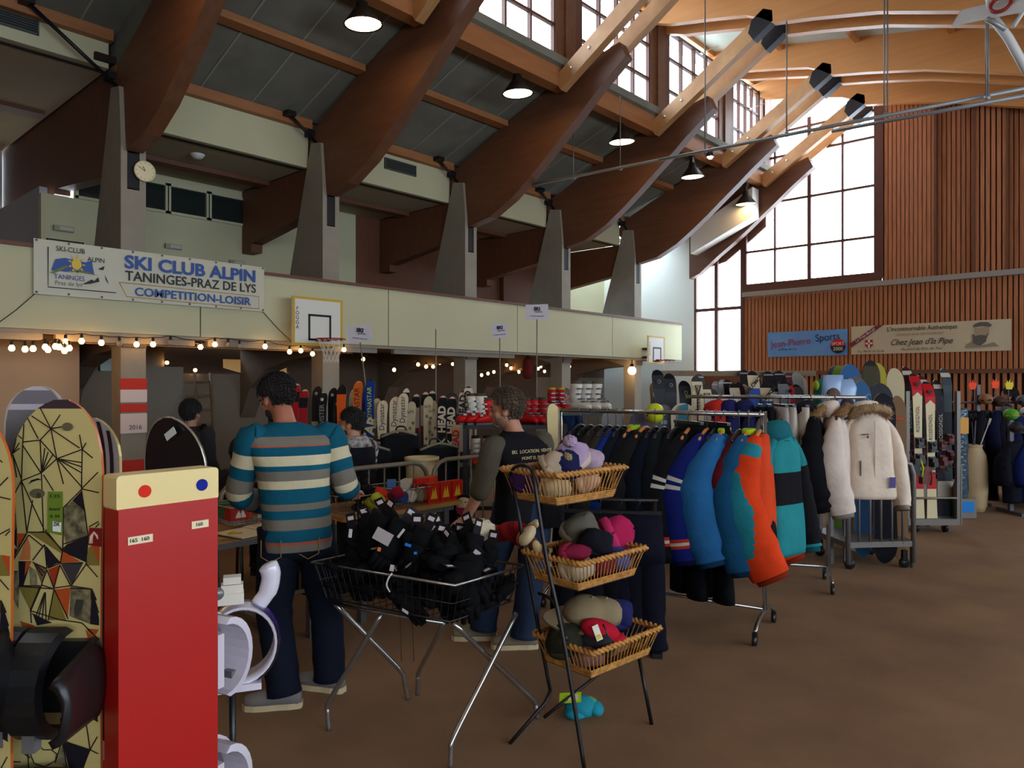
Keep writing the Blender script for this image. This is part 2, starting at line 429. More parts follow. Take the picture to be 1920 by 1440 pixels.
# walls behind the gallery
def wallx(name, x, y0, y1, z0, z1, m, t=0.15): return struct(MB().box((x-t/2,(y0+y1)/2,(z0+z1)/2),(t,y1-y0,z1-z0)).build(name, m))
wallx('wall_gallery', BB, 3.8, 10.1, 2.5, 4.86, M_plaster)
wallx('wall_gallery', BB, 4.3, 10.1, 5.42, 6.6, M_plaster)
wallx('wall_gallery', BB, 7.5, 10.1, 4.86, 5.42, M_plaster)
wallx('wall_gallery', BB, 10.1, 18.0, 3.30, 6.4, M_panel)
wallx('wall_gallery', BB, 10.1, 13.2, 2.5, 3.30, M_panel)
wallx('wall_gallery', BB, 16.6, 18.0, 2.5, 3.30, M_panel)
wallx('wall_gallery', BB, 18.0, 20.0, 2.5, 6.4, M_plaster)
wallx('wall_gallery', -17.2, ABACK, 4.0, 2.5, 6.6, mat('lilac_grey_paint', (170,168,172), 0.85))
struct(MB().box((-15.7,3.88,3.75),(3.06,0.12,2.5)).build('wall_gallery', mat('lilac_grey_paint', (170,168,172), 0.85)))
M_nightglass = mat('dark_window_glass', (34,42,40), 0.12, 0.0, spec=0.6)
for k in range(4):
    y0 = 4.32 + k*0.78
    f = MB()
    for dz in (-0.26,0.26): f.box((-13.99,y0+0.37,5.14+dz),(0.07,0.78,0.05))
    for dy in (0.0,0.74): f.box((-13.99,y0+dy,5.14),(0.07,0.06,0.56))
    wo = f.build('window_%d' % (20+k), M_plaster); struct(wo)
    MB().box((-14.02,y0+0.37,5.14),(0.02,0.74,0.5)).build('pane', M_nightglass, wo)
for k, (y0, y1) in enumerate(((13.25,14.75),(15.0,16.55))):
    f = MB(); ym = (y0+y1)/2
    for zz in (2.56,3.27): f.box((-14.0,ym,zz),(0.1,y1-y0,0.07))
    for yy in (y0,ym,y1): f.box((-14.0,yy,2.92),(0.09,0.07,0.7))
    wo = f.build('window_%d' % (30+k), M_glulam_pale); struct(wo)
    MB().box((-14.05,ym,2.92),(0.01,y1-y0,0.7)).build('pane', M_glass, wo)
wallx('wall_gallery', BB, 14.75, 15.0, 2.5, 3.3, M_panel)
for y in (13.0,15.0,16.7): struct(MB().box((-13.9,y,4.2),(0.12,0.16,2.4)).build('pillar', M_panel))
# under the gallery
M_dim = mat('shade_darkened_wall', (78,62,48), 0.85)  # wall colour darkened to carry the shade under the gallery
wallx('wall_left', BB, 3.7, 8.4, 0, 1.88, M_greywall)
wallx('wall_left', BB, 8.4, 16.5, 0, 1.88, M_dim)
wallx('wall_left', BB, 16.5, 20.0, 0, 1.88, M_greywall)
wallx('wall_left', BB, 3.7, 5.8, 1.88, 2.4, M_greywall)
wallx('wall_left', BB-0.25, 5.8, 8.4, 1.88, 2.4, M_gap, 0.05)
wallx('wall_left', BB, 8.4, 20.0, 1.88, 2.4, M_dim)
lit = MB().prism([(6.95,2.17),(6.95,2.0),(7.35,1.9),(8.32,1.9),(8.32,2.17)], 'x', -14.02, -13.97).build('window_40', mat('warm_lit_opening', (190,150,92), 0.7, emit=0.35)); struct(lit)
struct(MB().box((-13.0,1.0,1.2),(2.0,5.5,2.4)).build('wall_left_store', M_beige))
struct(MB().box((-13.9,5.6,1.0),(0.06,1.0,2.0)).build('door_1', mat('dull_grey_door', (122,112,96), 0.6)))
struct(MB().box((-13.93,4.95,2.02),(0.05,0.55,0.22)).build('window_41', mat('pale_green_glass', (110,130,116), 0.3)))
# outer shell
struct(MB().box((BR+0.1,5.5,1.0),(0.2,29.5,2.0)).build('wall_right', M_plaster))
struct(MB().box((BR+0.1,5.5,4.9),(0.2,29.5,1.4)).build('wall_right', M_plaster))
for y0, y1 in ((ABACK-.2,-8.2),(15.2,20.3)): struct(MB().box((BR+0.1,(y0+y1)/2,3.1),(0.2,y1-y0,2.4)).build('wall_right', M_plaster))
f = MB()
for k in range(13): f.box((BR+0.1,-8.2+k*1.95,3.1),(0.1,0.1,2.3))
for zz in (2.03,4.2): f.box((BR+0.1,3.5,zz),(0.1,23.4,0.08))
wo = f.build('window_50', M_frame); struct(wo)  # window run added out of view for soft daylight from this side
MB().box((BR+0.12,3.5,3.1),(0.01,23.4,2.2)).build('pane', M_glass, wo)
struct(MB().box((-4.8,ABACK-.1,4.8),(25.2,0.2,10.4)).build('wall_back', M_beige))
wallx('wall_outer', -17.3, ABACK, 4.2, 0, 2.6, M_greywall)
wallx('wall_outer', -14.2, 3.8, 20.2, 0, 7.2, M_gap, 0.1) if False else None

# ---------------------------------------------------------------- end wall
ZT = 4.24
def slat_wall(name, x0, x1, z0, z1, y, pitch=0.105, top=None):
    o = struct(MB().box(((x0+x1)/2, y+0.07, (z0+z1)/2), (x1-x0, 0.04, z1-z0)).build(name, M_gap))
    m = MB(); n = int((x1-x0)/pitch)
    for k in range(n):
        x = x0 + (k+0.5)*(x1-x0)/n
        zz = top(x) if top else z1
        m.box((x, y+0.025, (z0+zz)/2), (0.078, 0.05, zz-z0))
    m.build('cladding', M_slat, o)
    return o
slat_wall('wall_end', -9.2, 7.5, 2.02, ZT-0.09, AEND)
slat_wall('wall_end', -9.2, 7.5, 0, 1.93, AEND, 0.14)
struct(MB().box((-0.85,AEND-0.02,1.98),(16.7,0.1,0.1)).build('trim_1', M_glulam))
struct(MB().box((-0.85,AEND-0.06,ZT-0.03),(16.7,0.16,0.13)).build('trim_2', mat('grey_steel_trim', (150,142,132), 0.6)))
# upper panels: alternate bays stand forward
upper = lambda x: rtop(x) + 0.1
xs = [-5.5,-4.35,-3.55,-2.9,-1.3,-0.2,1.4,2.6,4.2,5.4,7.5]
for k in range(len(xs)-1):
    fwd = 0.0 if k % 2 == 0 else 0.16
    slat_wall('wall_end', xs[k], xs[k+1], ZT+0.03, min(upper(xs[k]),upper(xs[k+1])), AEND - 0.02 + fwd, 0.095)
    struct(MB().box((xs[k+1],AEND+0.06,(ZT+upper(xs[k+1]))/2),(0.05,0.24,upper(xs[k+1])-ZT)).build('pillar', M_panel))
struct(MB().box((-4.5,AEND+0.26,4.8),(25,0.06,10)).build('wall_end_backing', M_gap)) if False else None
struct(MB().box((1.0,AEND+0.24,5.0),(13.2,0.06,10)).build('wall_end_backing', M_gap))
struct(MB().box((-7.35,AEND+0.24,2.1),(3.6,0.06,4.2)).build('wall_end_backing', M_gap))
# the big window: follows the underside of the last arch
def archlow(x):
    L = LOW + [(-5.6,8.6),(-5.0,9.0)]
    for (x0,z0),(x1,z1) in zip(L, L[1:]):
        if x0 <= x <= x1: return z0 + (z1-z0)*(x-x0)/(x1-x0)
    return L[0][1] if x < L[0][0] else L[-1][1]
f = MB()
f.box((-7.42,AEND+0.02,4.40),(3.7,0.12,0.22))
f.box((-5.62,AEND+0.02,6.6),(0.22,0.14,4.5))
for x, w_ in ((-9.2,0.16),(-8.3,0.05),(-7.36,0.09),(-6.5,0.05)): f.box((x,AEND+0.02,6.6),(w_,0.09,4.5))
for zz in (5.42,6.72,7.95,8.62): f.box((-7.4,AEND+0.02,zz),(3.6,0.08,0.06))
wo = f.build('window_60', M_frame); struct(wo)
MB().box((-7.42,AEND+0.05,6.6),(3.5,0.01,4.4)).build('pane', M_glass, wo)
f = MB()
for x, w_ in ((-10.74,0.1),(-10.05,0.1),(-9.24,0.12)): f.box((x,AEND+0.02,3.85),(w_,0.1,3.8))
for zz in (2.0,3.87): f.box((-10.0,AEND+0.02,zz),(1.55,0.09,0.14 if zz < 3 else 0.09))
wo = f.build('window_61', M_frame); struct(wo)
MB().box((-10.0,AEND+0.05,3.9),(1.5,0.01,3.8)).build('pane', M_glass, wo)
struct(MB().box((-10.0,AEND+0.05,0.97),(1.6,0.14,1.95)).build('wall_end', M_panel))
# end wall of the gallery bay, white, and the wall above the window
struct(MB().box((-13.0,AEND+0.03,3.4),(4.5,0.16,6.8)).build('wall_end', mat('white_wall_paint', (232,236,226), 0.85)))
struct(MB().prism([(-11.6,5.0),(-11.0,5.0),(-9.8,5.25),(-9.0,5.8),(-8.6,6.1),(-8.6,7.5),(-11.6,6.5)], 'y', AEND+0.09, AEND+0.15).build('wall_end', M_panel))
# sloping white duct casing beside the last arch
dz = lambda x: 5.72 + (x+10.4)*0.40
struct(MB().prism([(-10.4,dz(-10.4)-.3),(-8.55,dz(-8.55)-.25),(-8.55,dz(-8.55)+.55),(-10.4,dz(-10.4)+.35)], 'y', 19.1, 19.5).build('wall_duct_casing_panel', M_white))
# ---------------------------------------------------------------- hall lamps
M_lampcase = mat('bronze_lamp_case', (52,44,38), 0.5, 0.5)
M_lampglow = mat('sodium_lamp_glow', (255,210,150), 0.5, emit=LAMP_E)
def hall_lamp(loc, tilt, label):
    t = bpy.data.objects.new('pendant_lamp', None); col.objects.link(t); t.location = loc
    t.rotation_euler = (tilt, 0, 0)
    tag(t, label, 'lamp', 'bell lamps under the clerestory beam')
    MB().lathe([(0.0,0.34),(0.07,0.34),(0.09,0.24),(0.13,0.2),(0.27,0.02),(0.28,0.0),(0.265,0.0),(0.12,0.18),(0.0,0.2)], 20).build('reflector', M_lampcase, t)
    MB().lathe([(0.0,0.03),(0.255,0.03),(0.26,0.012),(0.0,0.01)], 20).build('diffuser', M_lampglow, t)
    MB().box((0,0,0.42),(0.08,0.1,0.16)).box((0,0,0.52),(0.14,0.12,0.08)).build('hanger_bracket', M_lampcase, t)
    return t
for a, z, l in ((6.35,6.80,'glowing bell lamp highest under the timber ceiling, nearest the photographer'),(9.66,6.78,'glowing bell lamp hanging below the first fully visible clerestory window'),
                (12.92,6.72,'glowing bell lamp with a hanging rail passing just below it'),(15.93,6.62,'glowing bell lamp beside a bright round spot on the beam'),
                (18.85,6.5,'glowing bell lamp lighting the white sloping duct casing'),(3.1,6.8,'added bell lamp above the first gallery bay, out of view'),(-0.2,6.8,'added bell lamp behind the photographer near the gallery'),(-3.5,6.8,'rearmost added bell lamp near the back wall')):  # last three lamps are added out of view for extra light
    hall_lamp((-8.62,a,z), R(4), l)
for x, y, z, l in ((2.2,-4.6,5.55,'added bell lamp on the lower rafters near the back wall'),(2.2,-1.2,5.55,'added bell lamp on the lower rafters behind the photographer'),(2.6,6.6,5.3,'added bell lamp on the lower rafters beside the photographer'),(2.6,12.6,5.3,'added bell lamp on the lower rafters by the end wall')):  # unseen row of lamps, added to fill the foreground with light
    hall_lamp((x,y,z), 0, l)
t = MB().ball((0,0,0),0.07,12,8).build('spotlight', mat('white_spot_glow', (235,240,255), 0.5, emit=30)); t.location = (-8.3,16.2,7.12)
MB().lathe([(0.0,0.2),(0.05,0.2),(0.09,0.0),(0.09,-0.02)],14).build('spotlight_shade', M_lampcase, t)
tag(t, 'small white spotlight shining on the beam above the fourth bell lamp', 'spotlight')

# ---------------------------------------------------------------- festoon bulbs under the gallery
M_bulb = mat('warm_bulb_glow', (255,190,110), 0.4, emit=BULB_E)
M_bulboff = mat('unlit_bulb_glass', (150,140,125), 0.15)
M_socket = mat('black_socket', (24,22,20), 0.6)
def onplane(px, py, b):
    tt = (px-960)/FPX; a = -b*(CT + tt*ST)/(ST - tt*CT); Y = a*CT - b*ST
    return Vector((b, a, EYE + (HY-py)/FPX*Y))
def ell_(cx_, cy_, z, rx, ry): return [(cx_+rx*math.cos(2*PI*k/16), cy_+ry*math.sin(2*PI*k/16), z) for k in range(16)]
def bulb(p, lit=True, lab=None):
    t = bpy.data.objects.new('light_bulb', None); col.objects.link(t); t.location = p
    if lit: tag(t, lab or 'round glowing festoon bulb on a cable below the gallery edge', 'light bulb', 'glowing bulbs on the festoon cables')
    else: tag(t, 'unlit round festoon bulb between glowing ones below the gallery edge', 'light bulb', 'unlit bulbs on the festoon cables')
    g = MB().lathe([(0,-0.045),(0.022,-0.04),(0.036,-0.018),(0.036,0.004),(0.024,0.026),(0.014,0.038)], 12).build('glass', M_bulb if lit else M_bulboff, t)
    MB().lathe([(0.018,0.03),(0.02,0.08),(0.008,0.09),(0,0.09)], 10).build('socket', M_socket, t)
strings = [
 (-10.86, [(22,652),(47,654),(62,653),(85,650),(90,655),(104,649),(111,650),(121,657),(130,652)], ()),
 (-10.84, [(123,640),(153,639),(190,642),(224,644),(256,645),(287,645),(320,642),(376,650),(403,645),(428,646),(449,649),(497,649),(543,659),(564,657),(586,663),(645,655)], (224,320,428,449)),
 (-12.2, [(681,673),(739,693),(784,683),(799,687),(812,687),(824,680),(843,677),(849,682)], ()),
 (-12.6, [(879,698),(903,703),(915,700),(926,697),(950,684),(958,690),(973,697),(1009,691),(1014,687),(1021,696),(1041,687),(1044,701),(1063,684),(1068,687)], ()),
]
for n_, (b, pts, off) in enumerate(strings):
    q = [onplane(x, y, b + 0.05*math.sin(x*0.7)) for x, y in pts]
    for (x, y), p in zip(pts, q): bulb(p, x not in off)
    wpts = []
    for i in range(len(q)):
        wpts.append(q[i] + Vector((0,0,0.095)))
        if i < len(q)-1: wpts.append((q[i]+q[i+1])/2 + Vector((0,0,0.095 - 0.12*(q[i+1]-q[i]).length*0.35)))
    s = MB().tube(curve_pts(wpts, 3), 0.006, 5).build('festoon_cable', M_socket)
    tag(s, ['black festoon cable over the beige store wall','long black festoon cable under the gallery edge, under the big banner','black festoon cable sagging behind the orange and blue skis','black festoon cable deep under the gallery behind the vested man'][n_], 'cable')
for p_, l_ in (((313,680),'tiny lit lamp in the dark high opening by the ladder'),((366,694),'tiny lit lamp at the top of the wooden ladder')):
    o = MB().ball((0,0,0),0.035,10,7).build('signal_lamp', M_bulb); o.location = onplane(p_[0],p_[1],-13.95); tag(o, l_, 'lamp')
t = bpy.data.objects.new('globe_lamp', None); col.objects.link(t); t.location = onplane(1185,695,-10.94)
tag(t, 'large bright globe lamp under the gallery beside the far basketball hoop', 'lamp')
MB().ball((0,0,0),0.11,14,10).build('globe', mat('globe_glow', (255,205,140), 0.4, emit=28), t)
MB().lathe([(0.05,0.1),(0.05,0.18),(0.012,0.19),(0.012,0.42),(0,0.42)],12).build('holder', M_socket, t)

# ---------------------------------------------------------------- basketball hoops on the gallery parapet
M_yellow = mat('yellow_tape', (205,165,30), 0.6)
M_red = mat('red_metal', (150,28,24), 0.45)
M_net = mat('white_net_cord', (225,222,210), 0.8)
def hoop(y0, y1, z0, z1, label, inner, bracket_h):
    t = bpy.data.objects.new('basketball_hoop', None); col.objects.link(t); t.location = (-10.55,(y0+y1)/2,z0); tag(t, label, 'basketball hoop', 'basketball hoops on the gallery parapet')
    w_, h_ = y1-y0, z1-z0
    bd = MB().box((0,0,h_/2),(0.03,w_,h_)).build('backboard', M_white, t)
    f = MB()
    for s2 in (-1,1): f.box((0.017,s2*(w_/2-0.02),h_/2),(0.006,0.04,h_))
    for zz in (0.02,h_-0.02): f.box((0.017,0,zz),(0.006,w_-.08,0.04))
    f.build('border', M_yellow, bd)
    f = MB(); iw, ih, iz = inner
    for s2 in (-1,1): f.box((0.018,s2*iw/2+0.03,iz+ih/2),(0.006,0.035,ih))
    for zz in (iz,iz+ih): f.box((0.018,0.03,zz),(0.006,iw+0.035,0.035))
    f.build('target_square', M_black, bd)
    rz = 0.10; cx = 0.015+0.10+0.225
    rim = [(cx+0.225*math.cos(2*PI*k/24),0.03+0.225*math.sin(2*PI*k/24),rz) for k in range(24)]
    rr = MB().tube(rim,0.01,6,closed=True).box((0.07,0.03,rz),(0.12,0.14,0.06)).build('rim', M_red, t)
    nt_ = MB()
    def npt(k, j):
        zz = (0,-0.12,-0.22,-0.31,-0.38)[j]; rr_ = (0.222,0.17,0.13,0.115,0.12)[j]; an = 2*PI*(k+0.5*(j%2))/12
        return (cx+rr_*math.cos(an),0.03+rr_*math.sin(an),rz+zz)
    for k in range(12):
        for j in range(4):
            nt_.tube([npt(k,j),npt(k,j+1)],0.004,4,caps=False)
            nt_.tube([npt(k,j),npt(k-1 if j%2==0 else k+1,j+1)],0.004,4,caps=False)
    nt_.build('net', M_net, t)
    MB().box((-0.17,0,h_*0.55),(0.34,0.3,0.06)).box((-0.17,0,h_*0.25),(0.34,0.3,0.06)).build('wall_bracket', M_steel_dark, t)
    for k, ch in enumerate('FOGGA'):
        words_on(ch, 0.085, M_black, bd, (0.019,-w_/2+0.085,h_-0.2-k*0.075), (PI/2,0,PI/2), name='letter')
hoop(6.38,7.33,2.31,3.10,'near basketball hoop with yellow bordered white backboard, beside the ski club banner',(0.40,0.40,0.10),0)
hoop(17.04,17.9,2.22,2.98,'far basketball hoop with yellow bordered backboard, above the black skis',(0.38,0.36,0.08),0)

# ---------------------------------------------------------------- banners
def cloth(name, m, w_, h_, wave=0.006, nu=48, nv=8, seed=0, sag=0.0):
    """an upright sheet, width along x, facing -y"""
    vs = []; fs = []
    for j in range(nv+1):
        for i in range(nu+1):
            x = -w_/2 + w_*i/nu; z = h_*j/nv
            y = wave*(math.sin(x*5.1+seed)+0.7*math.sin(x*9.7+z*6+seed*2)+0.5*math.sin(z*9+seed))
            vs.append((x, y, z - (sag*4*(0.25-(x/w_)**2) if j == nv else 0)))
    n = nu+1
    for j in range(nv):
        for i in range(nu): fs.append((j*n+i,j*n+i+1,(j+1)*n+i+1,(j+1)*n+i))
    b = MB(); b.add(vs, fs, 0, True)
    return b
def banner_root(name, label, loc, rz):
    t = bpy.data.objects.new(name, None); col.objects.link(t); t.location = loc; t.rotation_euler = (0,0,rz); return tag(t, label, 'banner')
def disc(r, at, m, parent, name, y=0.0, n=24, sx=1.0):
    b = MB(); b.prism([(at[0]+r*sx*math.cos(2*PI*k/n), at[1]+r*math.sin(2*PI*k/n)) for k in range(n)], 'y', y-0.002, y); return b.build(name, m, parent)
def flat(poly, m, parent, name, y=-0.02, t=0.002): return MB().prism(poly, 'y', y-t, y).build(name, m, parent)
M_banner = mat('white_vinyl', (200,196,174), 0.45, var=0.05, vscale=2)
M_blue = mat('blue_ink', (24,72,150), 0.5); M_ink = mat('black_ink', (22,22,24), 0.6)
M_gold = mat('gold_ink', (205,160,70), 0.6); M_green = mat('olive_ink', (110,120,60), 0.6); M_sun = mat('sun_yellow_ink', (225,190,60), 0.6)
W1 = 3.2
t = banner_root('banner', 'white ski club banner with blue lettering hung on the gallery parapet', (-10.845,4.46,2.835), R(90))
t.rotation_euler = (0, 0, R(90))
cloth('b', M_banner, W1, 0.71, 0.004, seed=1).build('sheet', M_banner, t)
Yb = -0.016
words_on('SKI CLUB ALPIN', 0.25, M_blue, t, (0.47,Yb,0.535), name='blue_lettering', depth=0.002, bold=0.008, fit=1.95)
words_on('TANINGES-PRAZ DE LYS', 0.19, M_ink, t, (0.475,Yb,0.345), name='black_lettering', depth=0.002, bold=0.002, fit=1.95)
words_on('COMPETITION-LOISIR', 0.165, M_blue, t, (0.49,Yb,0.135), name='blue_lettering', depth=0.002, bold=0.003, fit=1.74)
MB().tube([(-0.58,Yb,0.25),(-0.48,Yb,0.06),(1.5,Yb,0.04),(1.5,Yb,0.235),(-0.58,Yb,0.25)],0.005,4).build('gold_border', M_gold, t)
MB().tube([(-1.44,Yb,0.62),(-1.44,Yb,0.10),(-0.62,Yb,0.10)],0.006,4).build('black_corner_rule', M_ink, t)
lx = lambda x: -1.11 + (x+.83)*.80
words_on('SKI-CLUB', 0.095, M_ink, t, (-1.18,Yb,0.61), name='black_lettering', fit=.34); words_on('ALPIN', 0.09, M_ink, t, (-0.87,Yb,0.515), name='black_lettering', fit=.21)
words_on('TANINGES', 0.09, mat('violet_ink', (70,80,150), 0.6), t, (-1.19,Yb,0.245), name='violet_lettering', fit=.36); words_on('Praz de lys', 0.075, mat('faded_ink', (120,110,120), 0.6), t, (-1.2,Yb,0.165), name='faded_lettering')
lp = lambda q: [(lx(x), z+.03) for x, z in q]
flat(lp([(-1.2,0.29),(-1.14,0.44),(-1.0,0.47),(-0.7,0.44),(-0.6,0.47),(-0.56,0.29),(-0.8,0.33),(-0.98,0.29)]), M_blue, t, 'logo_mountain', Yb+.002)
flat(lp([(-1.22,0.26),(-1.0,0.37),(-0.94,0.36),(-1.16,0.25)]), M_green, t, 'logo_slope', Yb-.002)
flat(lp([(-0.98,0.29),(-0.75,0.33),(-0.5,0.28),(-0.75,0.30)]), M_green, t, 'logo_slope', Yb-.002)
sb = MB(); cxs, czs = lx(-.83), .43
for k in range(9):
    a = 2*PI*k/9; c_, s_ = math.cos(a), math.sin(a)
    sb.prism([(cxs+0.07*c_-0.013*s_,czs+0.08*s_+0.013*c_),(cxs+0.12*c_,czs+0.14*s_),(cxs+0.07*c_+0.013*s_,czs+0.08*s_-0.013*c_)],'y',Yb-.004,Yb-.002)
sb.prism([(cxs+0.06*math.cos(2*PI*k/20),czs+0.07*math.sin(2*PI*k/20)) for k in range(20)],'y',Yb-.004,Yb-.002)
sb.build('logo_sun', M_sun, t)
for k, pp in enumerate(([(-0.75,0.14),(-0.6,0.22),(-0.56,0.2),(-0.5,0.26),(-0.48,0.2),(-0.62,0.16)],[(-0.5,0.37),(-0.4,0.42),(-0.42,0.36)],[(-0.4,0.3),(-0.35,0.22),(-0.34,0.18),(-0.38,0.24)])):
    flat(lp(pp), M_ink, t, 'skier_silhouette', Yb-.001)
for k, (yy, zz) in enumerate([(x, 0.69) for x in (-1.57,-1.2,-0.8,-0.4,0,0.4,0.8,1.2,1.57)] + [(x, 0.025) for x in (-1.57,-1.2,-0.8,-0.4,0,0.4,0.8,1.2,1.57)]):
    MB().lathe([(0.006,0),(0.014,0.002),(0.014,0.004),(0.006,0.005)],8,0,(yy,-0.012,zz),Matrix.Rotation(R(90),3,'X')).build('eyelet', M_steel_dark, t)
for p0, p1, l in (((-10.85,2.9,2.86),(-10.9,2.45,2.40),'cord tying the ski club banner down at its corner near the store'),((-10.86,6.04,2.84),(-10.88,6.6,2.36),'cord tying the ski club banner down beside the basketball hoop')):
    o = MB().tube([p0,((p0[0]+p1[0])/2,(p0[1]+p1[1])/2,(p0[2]+p1[2])/2-.02),p1],0.006,5).build('tie_cord', M_steel_dark); tag(o, l, 'cord')

ye = AEND - 0.035
t = banner_root('banner', 'light blue sports shop banner with red and blue lettering on the slatted end wall', (-7.43,ye,2.43), 0)
cloth('b', None, 2.12, 0.68, 0.006, seed=3).build('sheet', mat('sky_blue_vinyl', (92,142,205), 0.5, var=0.2, vscale=1.5, c2=(112,160,215)), t)
M_crim = mat('crimson_ink', (170,40,70), 0.6); M_navy = mat('navy_ink', (24,34,90), 0.6)
words_on('Jean-Pierre', 0.26, M_crim, t, (-0.42,-0.02,0.37), (PI/2,R(-4),0), name='crimson_lettering', sx=0.95)
words_on('Sports', 0.27, M_navy, t, (0.56,-0.02,0.48), (PI/2,R(-4),0), name='navy_lettering', sx=0.9)
words_on('au Praz de Lys', 0.09, M_navy, t, (-0.5,-0.02,0.2), (PI/2,R(-3),0), name='navy_lettering')
disc(0.19,(0.83,0.24),M_ink,t,'logo_disc',-0.02,sx=1.0)
flat([(0.83+0.185*math.cos(R(a)),0.245+0.185*math.sin(R(a))) for a in range(0,181,15)], mat('signal_red_ink', (200,30,34), 0.6), t, 'logo_half', -0.023)
words_on('SPORT', 0.11, M_white, t, (0.83,-0.028,0.30), name='white_lettering', sx=0.95); words_on('2000', 0.13, M_white, t, (0.83,-0.028,0.165), name='white_lettering', sx=0.95)

t = banner_root('banner', 'long cream restaurant banner with a bearded face drawing on the slatted end wall', (-4.55,ye,2.44), 0)
cloth('b', None, 3.46, 0.72, 0.008, seed=5).build('sheet', mat('cream_vinyl', (206,192,160), 0.5, var=0.1, vscale=1.2), t)
Yb = -0.024
flat([(-1.73,0.30),(-1.73,0.17),(-0.95,0.72),(-1.12,0.72)], mat('wine_ribbon', (130,34,52), 0.6), t, 'ribbon', Yb+.004)
words_on('Le Praz-de-Lys', 0.11, M_white, t, (-1.385,Yb-.004,0.485), (PI/2,R(-35),0), name='white_lettering', sx=0.85)
flat([(-1.38,0.36),(-1.2,0.36),(-1.2,0.22),(-1.24,0.17),(-1.29,0.145),(-1.34,0.17),(-1.38,0.22)], mat('shield_red', (180,30,40), 0.6), t, 'shield', Yb)
MB().box((-1.29,Yb-.004,0.26),(0.04,0.004,0.2)).box((-1.29,Yb-.004,0.27),(0.16,0.004,0.04)).build('shield_cross', M_white, t)
M_greyink = mat('grey_ink', (96,90,84), 0.6)
words_on("L'Incontournable Authentique", 0.155, M_ink, t, (-0.10,Yb,0.60), name='black_lettering', sx=0.82)
words_on('CHALET BAR RESTAURANT', 0.085, mat('tan_ink', (176,140,110), 0.6), t, (-0.12,Yb,0.46), name='tan_lettering')
words_on("Chez Jean d'la Pipe", 0.21, M_ink, t, (-0.12,Yb,0.27), name='script_lettering', sx=0.85, shear=0.4)
words_on('Au pied du Roc de Tavi', 0.095, M_greyink, t, (-0.1,Yb,0.1), name='script_lettering', shear=0.3)
words_on('Tel. 04 50 34 25 04', 0.08, M_greyink, t, (-1.25,Yb,0.065), name='grey_lettering')
flat([(0.98,0.56),(1.0,0.63),(1.12,0.68),(1.28,0.67),(1.36,0.6),(1.33,0.56),(1.16,0.58)], M_greyink, t, 'beret_drawing', Yb)
flat([(1.02,0.55),(1.3,0.56),(1.3,0.4),(1.24,0.28),(1.12,0.28),(1.03,0.4)], mat('face_wash', (170,150,122), 0.7), t, 'face_drawing', Yb+.003)
flat([(0.98,0.42),(1.03,0.36),(1.14,0.38),(1.24,0.36),(1.28,0.42),(1.24,0.22),(1.12,0.12),(0.98,0.2)], M_greyink, t, 'beard_drawing', Yb-.002)
flat([(0.85,0.16),(0.98,0.24),(1.1,0.12),(1.4,0.2),(1.5,0.1),(0.82,0.08)], mat('shoulder_wash', (150,136,116), 0.7), t, 'shoulder_drawing', Yb+.002)

# ---------------------------------------------------------------- clock, vents, small wall fittings
t = bpy.data.objects.new('wall_clock', None); col.objects.link(t); t.location = (-11.03,4.29,4.735); t.rotation_euler = (0,R(90),0)
tag(t, 'round cream wall clock on the nearest concrete pillar', 'clock')
MB().lathe([(0.0,0.0),(0.145,0.0),(0.15,0.015),(0.147,0.035),(0.135,0.035),(0.135,0.028),(0.0,0.028)],28).build('case', mat('cream_plastic', (222,205,160), 0.5), t)
MB().lathe([(0.0,0.03),(0.134,0.03)],28).build('dial', mat('dial_cream', (232,218,175), 0.5), t)
hb = MB()
for a_, l_, w_ in ((R(205),0.07,0.009),(R(240),0.1,0.006)):
    hb.box((l_/2*math.cos(a_),l_/2*math.sin(a_),0.033),(l_,w_,0.003),rz=a_)
hb.build('clock_hand', M_black, t)
tk = MB()
for k in range(12): tk.box((0.118*math.cos(k*PI/6),0.118*math.sin(k*PI/6),0.0315),(0.016,0.005,0.002),rz=k*PI/6)
tk.build('hour_marking', M_black, t)
M_grille = mat('grey_grille', (70,74,70), 0.6)
def vent(y, z, w_, h_, label):
    t = bpy.data.objects.new('air_vent', None); col.objects.link(t); t.location = (-11.55,y,z); tag(t, label, 'vent')
    f = MB().box((0,0,h_/2),(0.03,w_,0.02)).box((0,0,-h_/2),(0.03,w_,0.02))
    for s2 in (-1,1): f.box((0,s2*w_/2,0),(0.03,0.02,h_+.02))
    f.build('frame', M_grille, t)
    g = MB()
    for k in range(6): g.box((-0.005,0,-h_/2+h_*(k+.5)/6),(0.02,w_,0.012))
    g.build('slat', M_grille, t)
    MB().box((-0.012,0,0),(0.006,w_,h_)).build('duct_mouth', M_black, t)
vent(9.42,6.02,0.78,0.2,'dark air vent in the white fascia above the gallery, second bay')
vent(2.85,6.55,0.5,0.2,'dark air vent in the white fascia at the edge of the first bay')
def small(name, label, cat, loc, build):
    t = bpy.data.objects.new(name, None); col.objects.link(t); t.location = loc; tag(t, label, cat); build(t); return t
def emlight(t):
    MB().rbox((0.04,0,0),(0.3,0.1,0.06),0.02,axis='x').build('housing', M_white, t) if False else MB().box((0.04,0,0),(0.06,0.3,0.09)).build('housing', mat('grey_plastic', (150,150,130), 0.5), t)
    MB().box((0.075,0.03,0),(0.012,0.2,0.05)).build('lens', mat('clear_plastic', (190,190,170), 0.25), t)
for y, z, l in ((4.12,4.3,'small emergency light on the gallery wall above the framed notice'),(5.95,4.25,'small emergency light on the gallery wall beside the clock pillar'),(7.2,4.1,'small emergency light on the gallery wall under the brown beam')):
    small('emergency_light', l, 'emergency light', (-13.99,y,z), emlight)
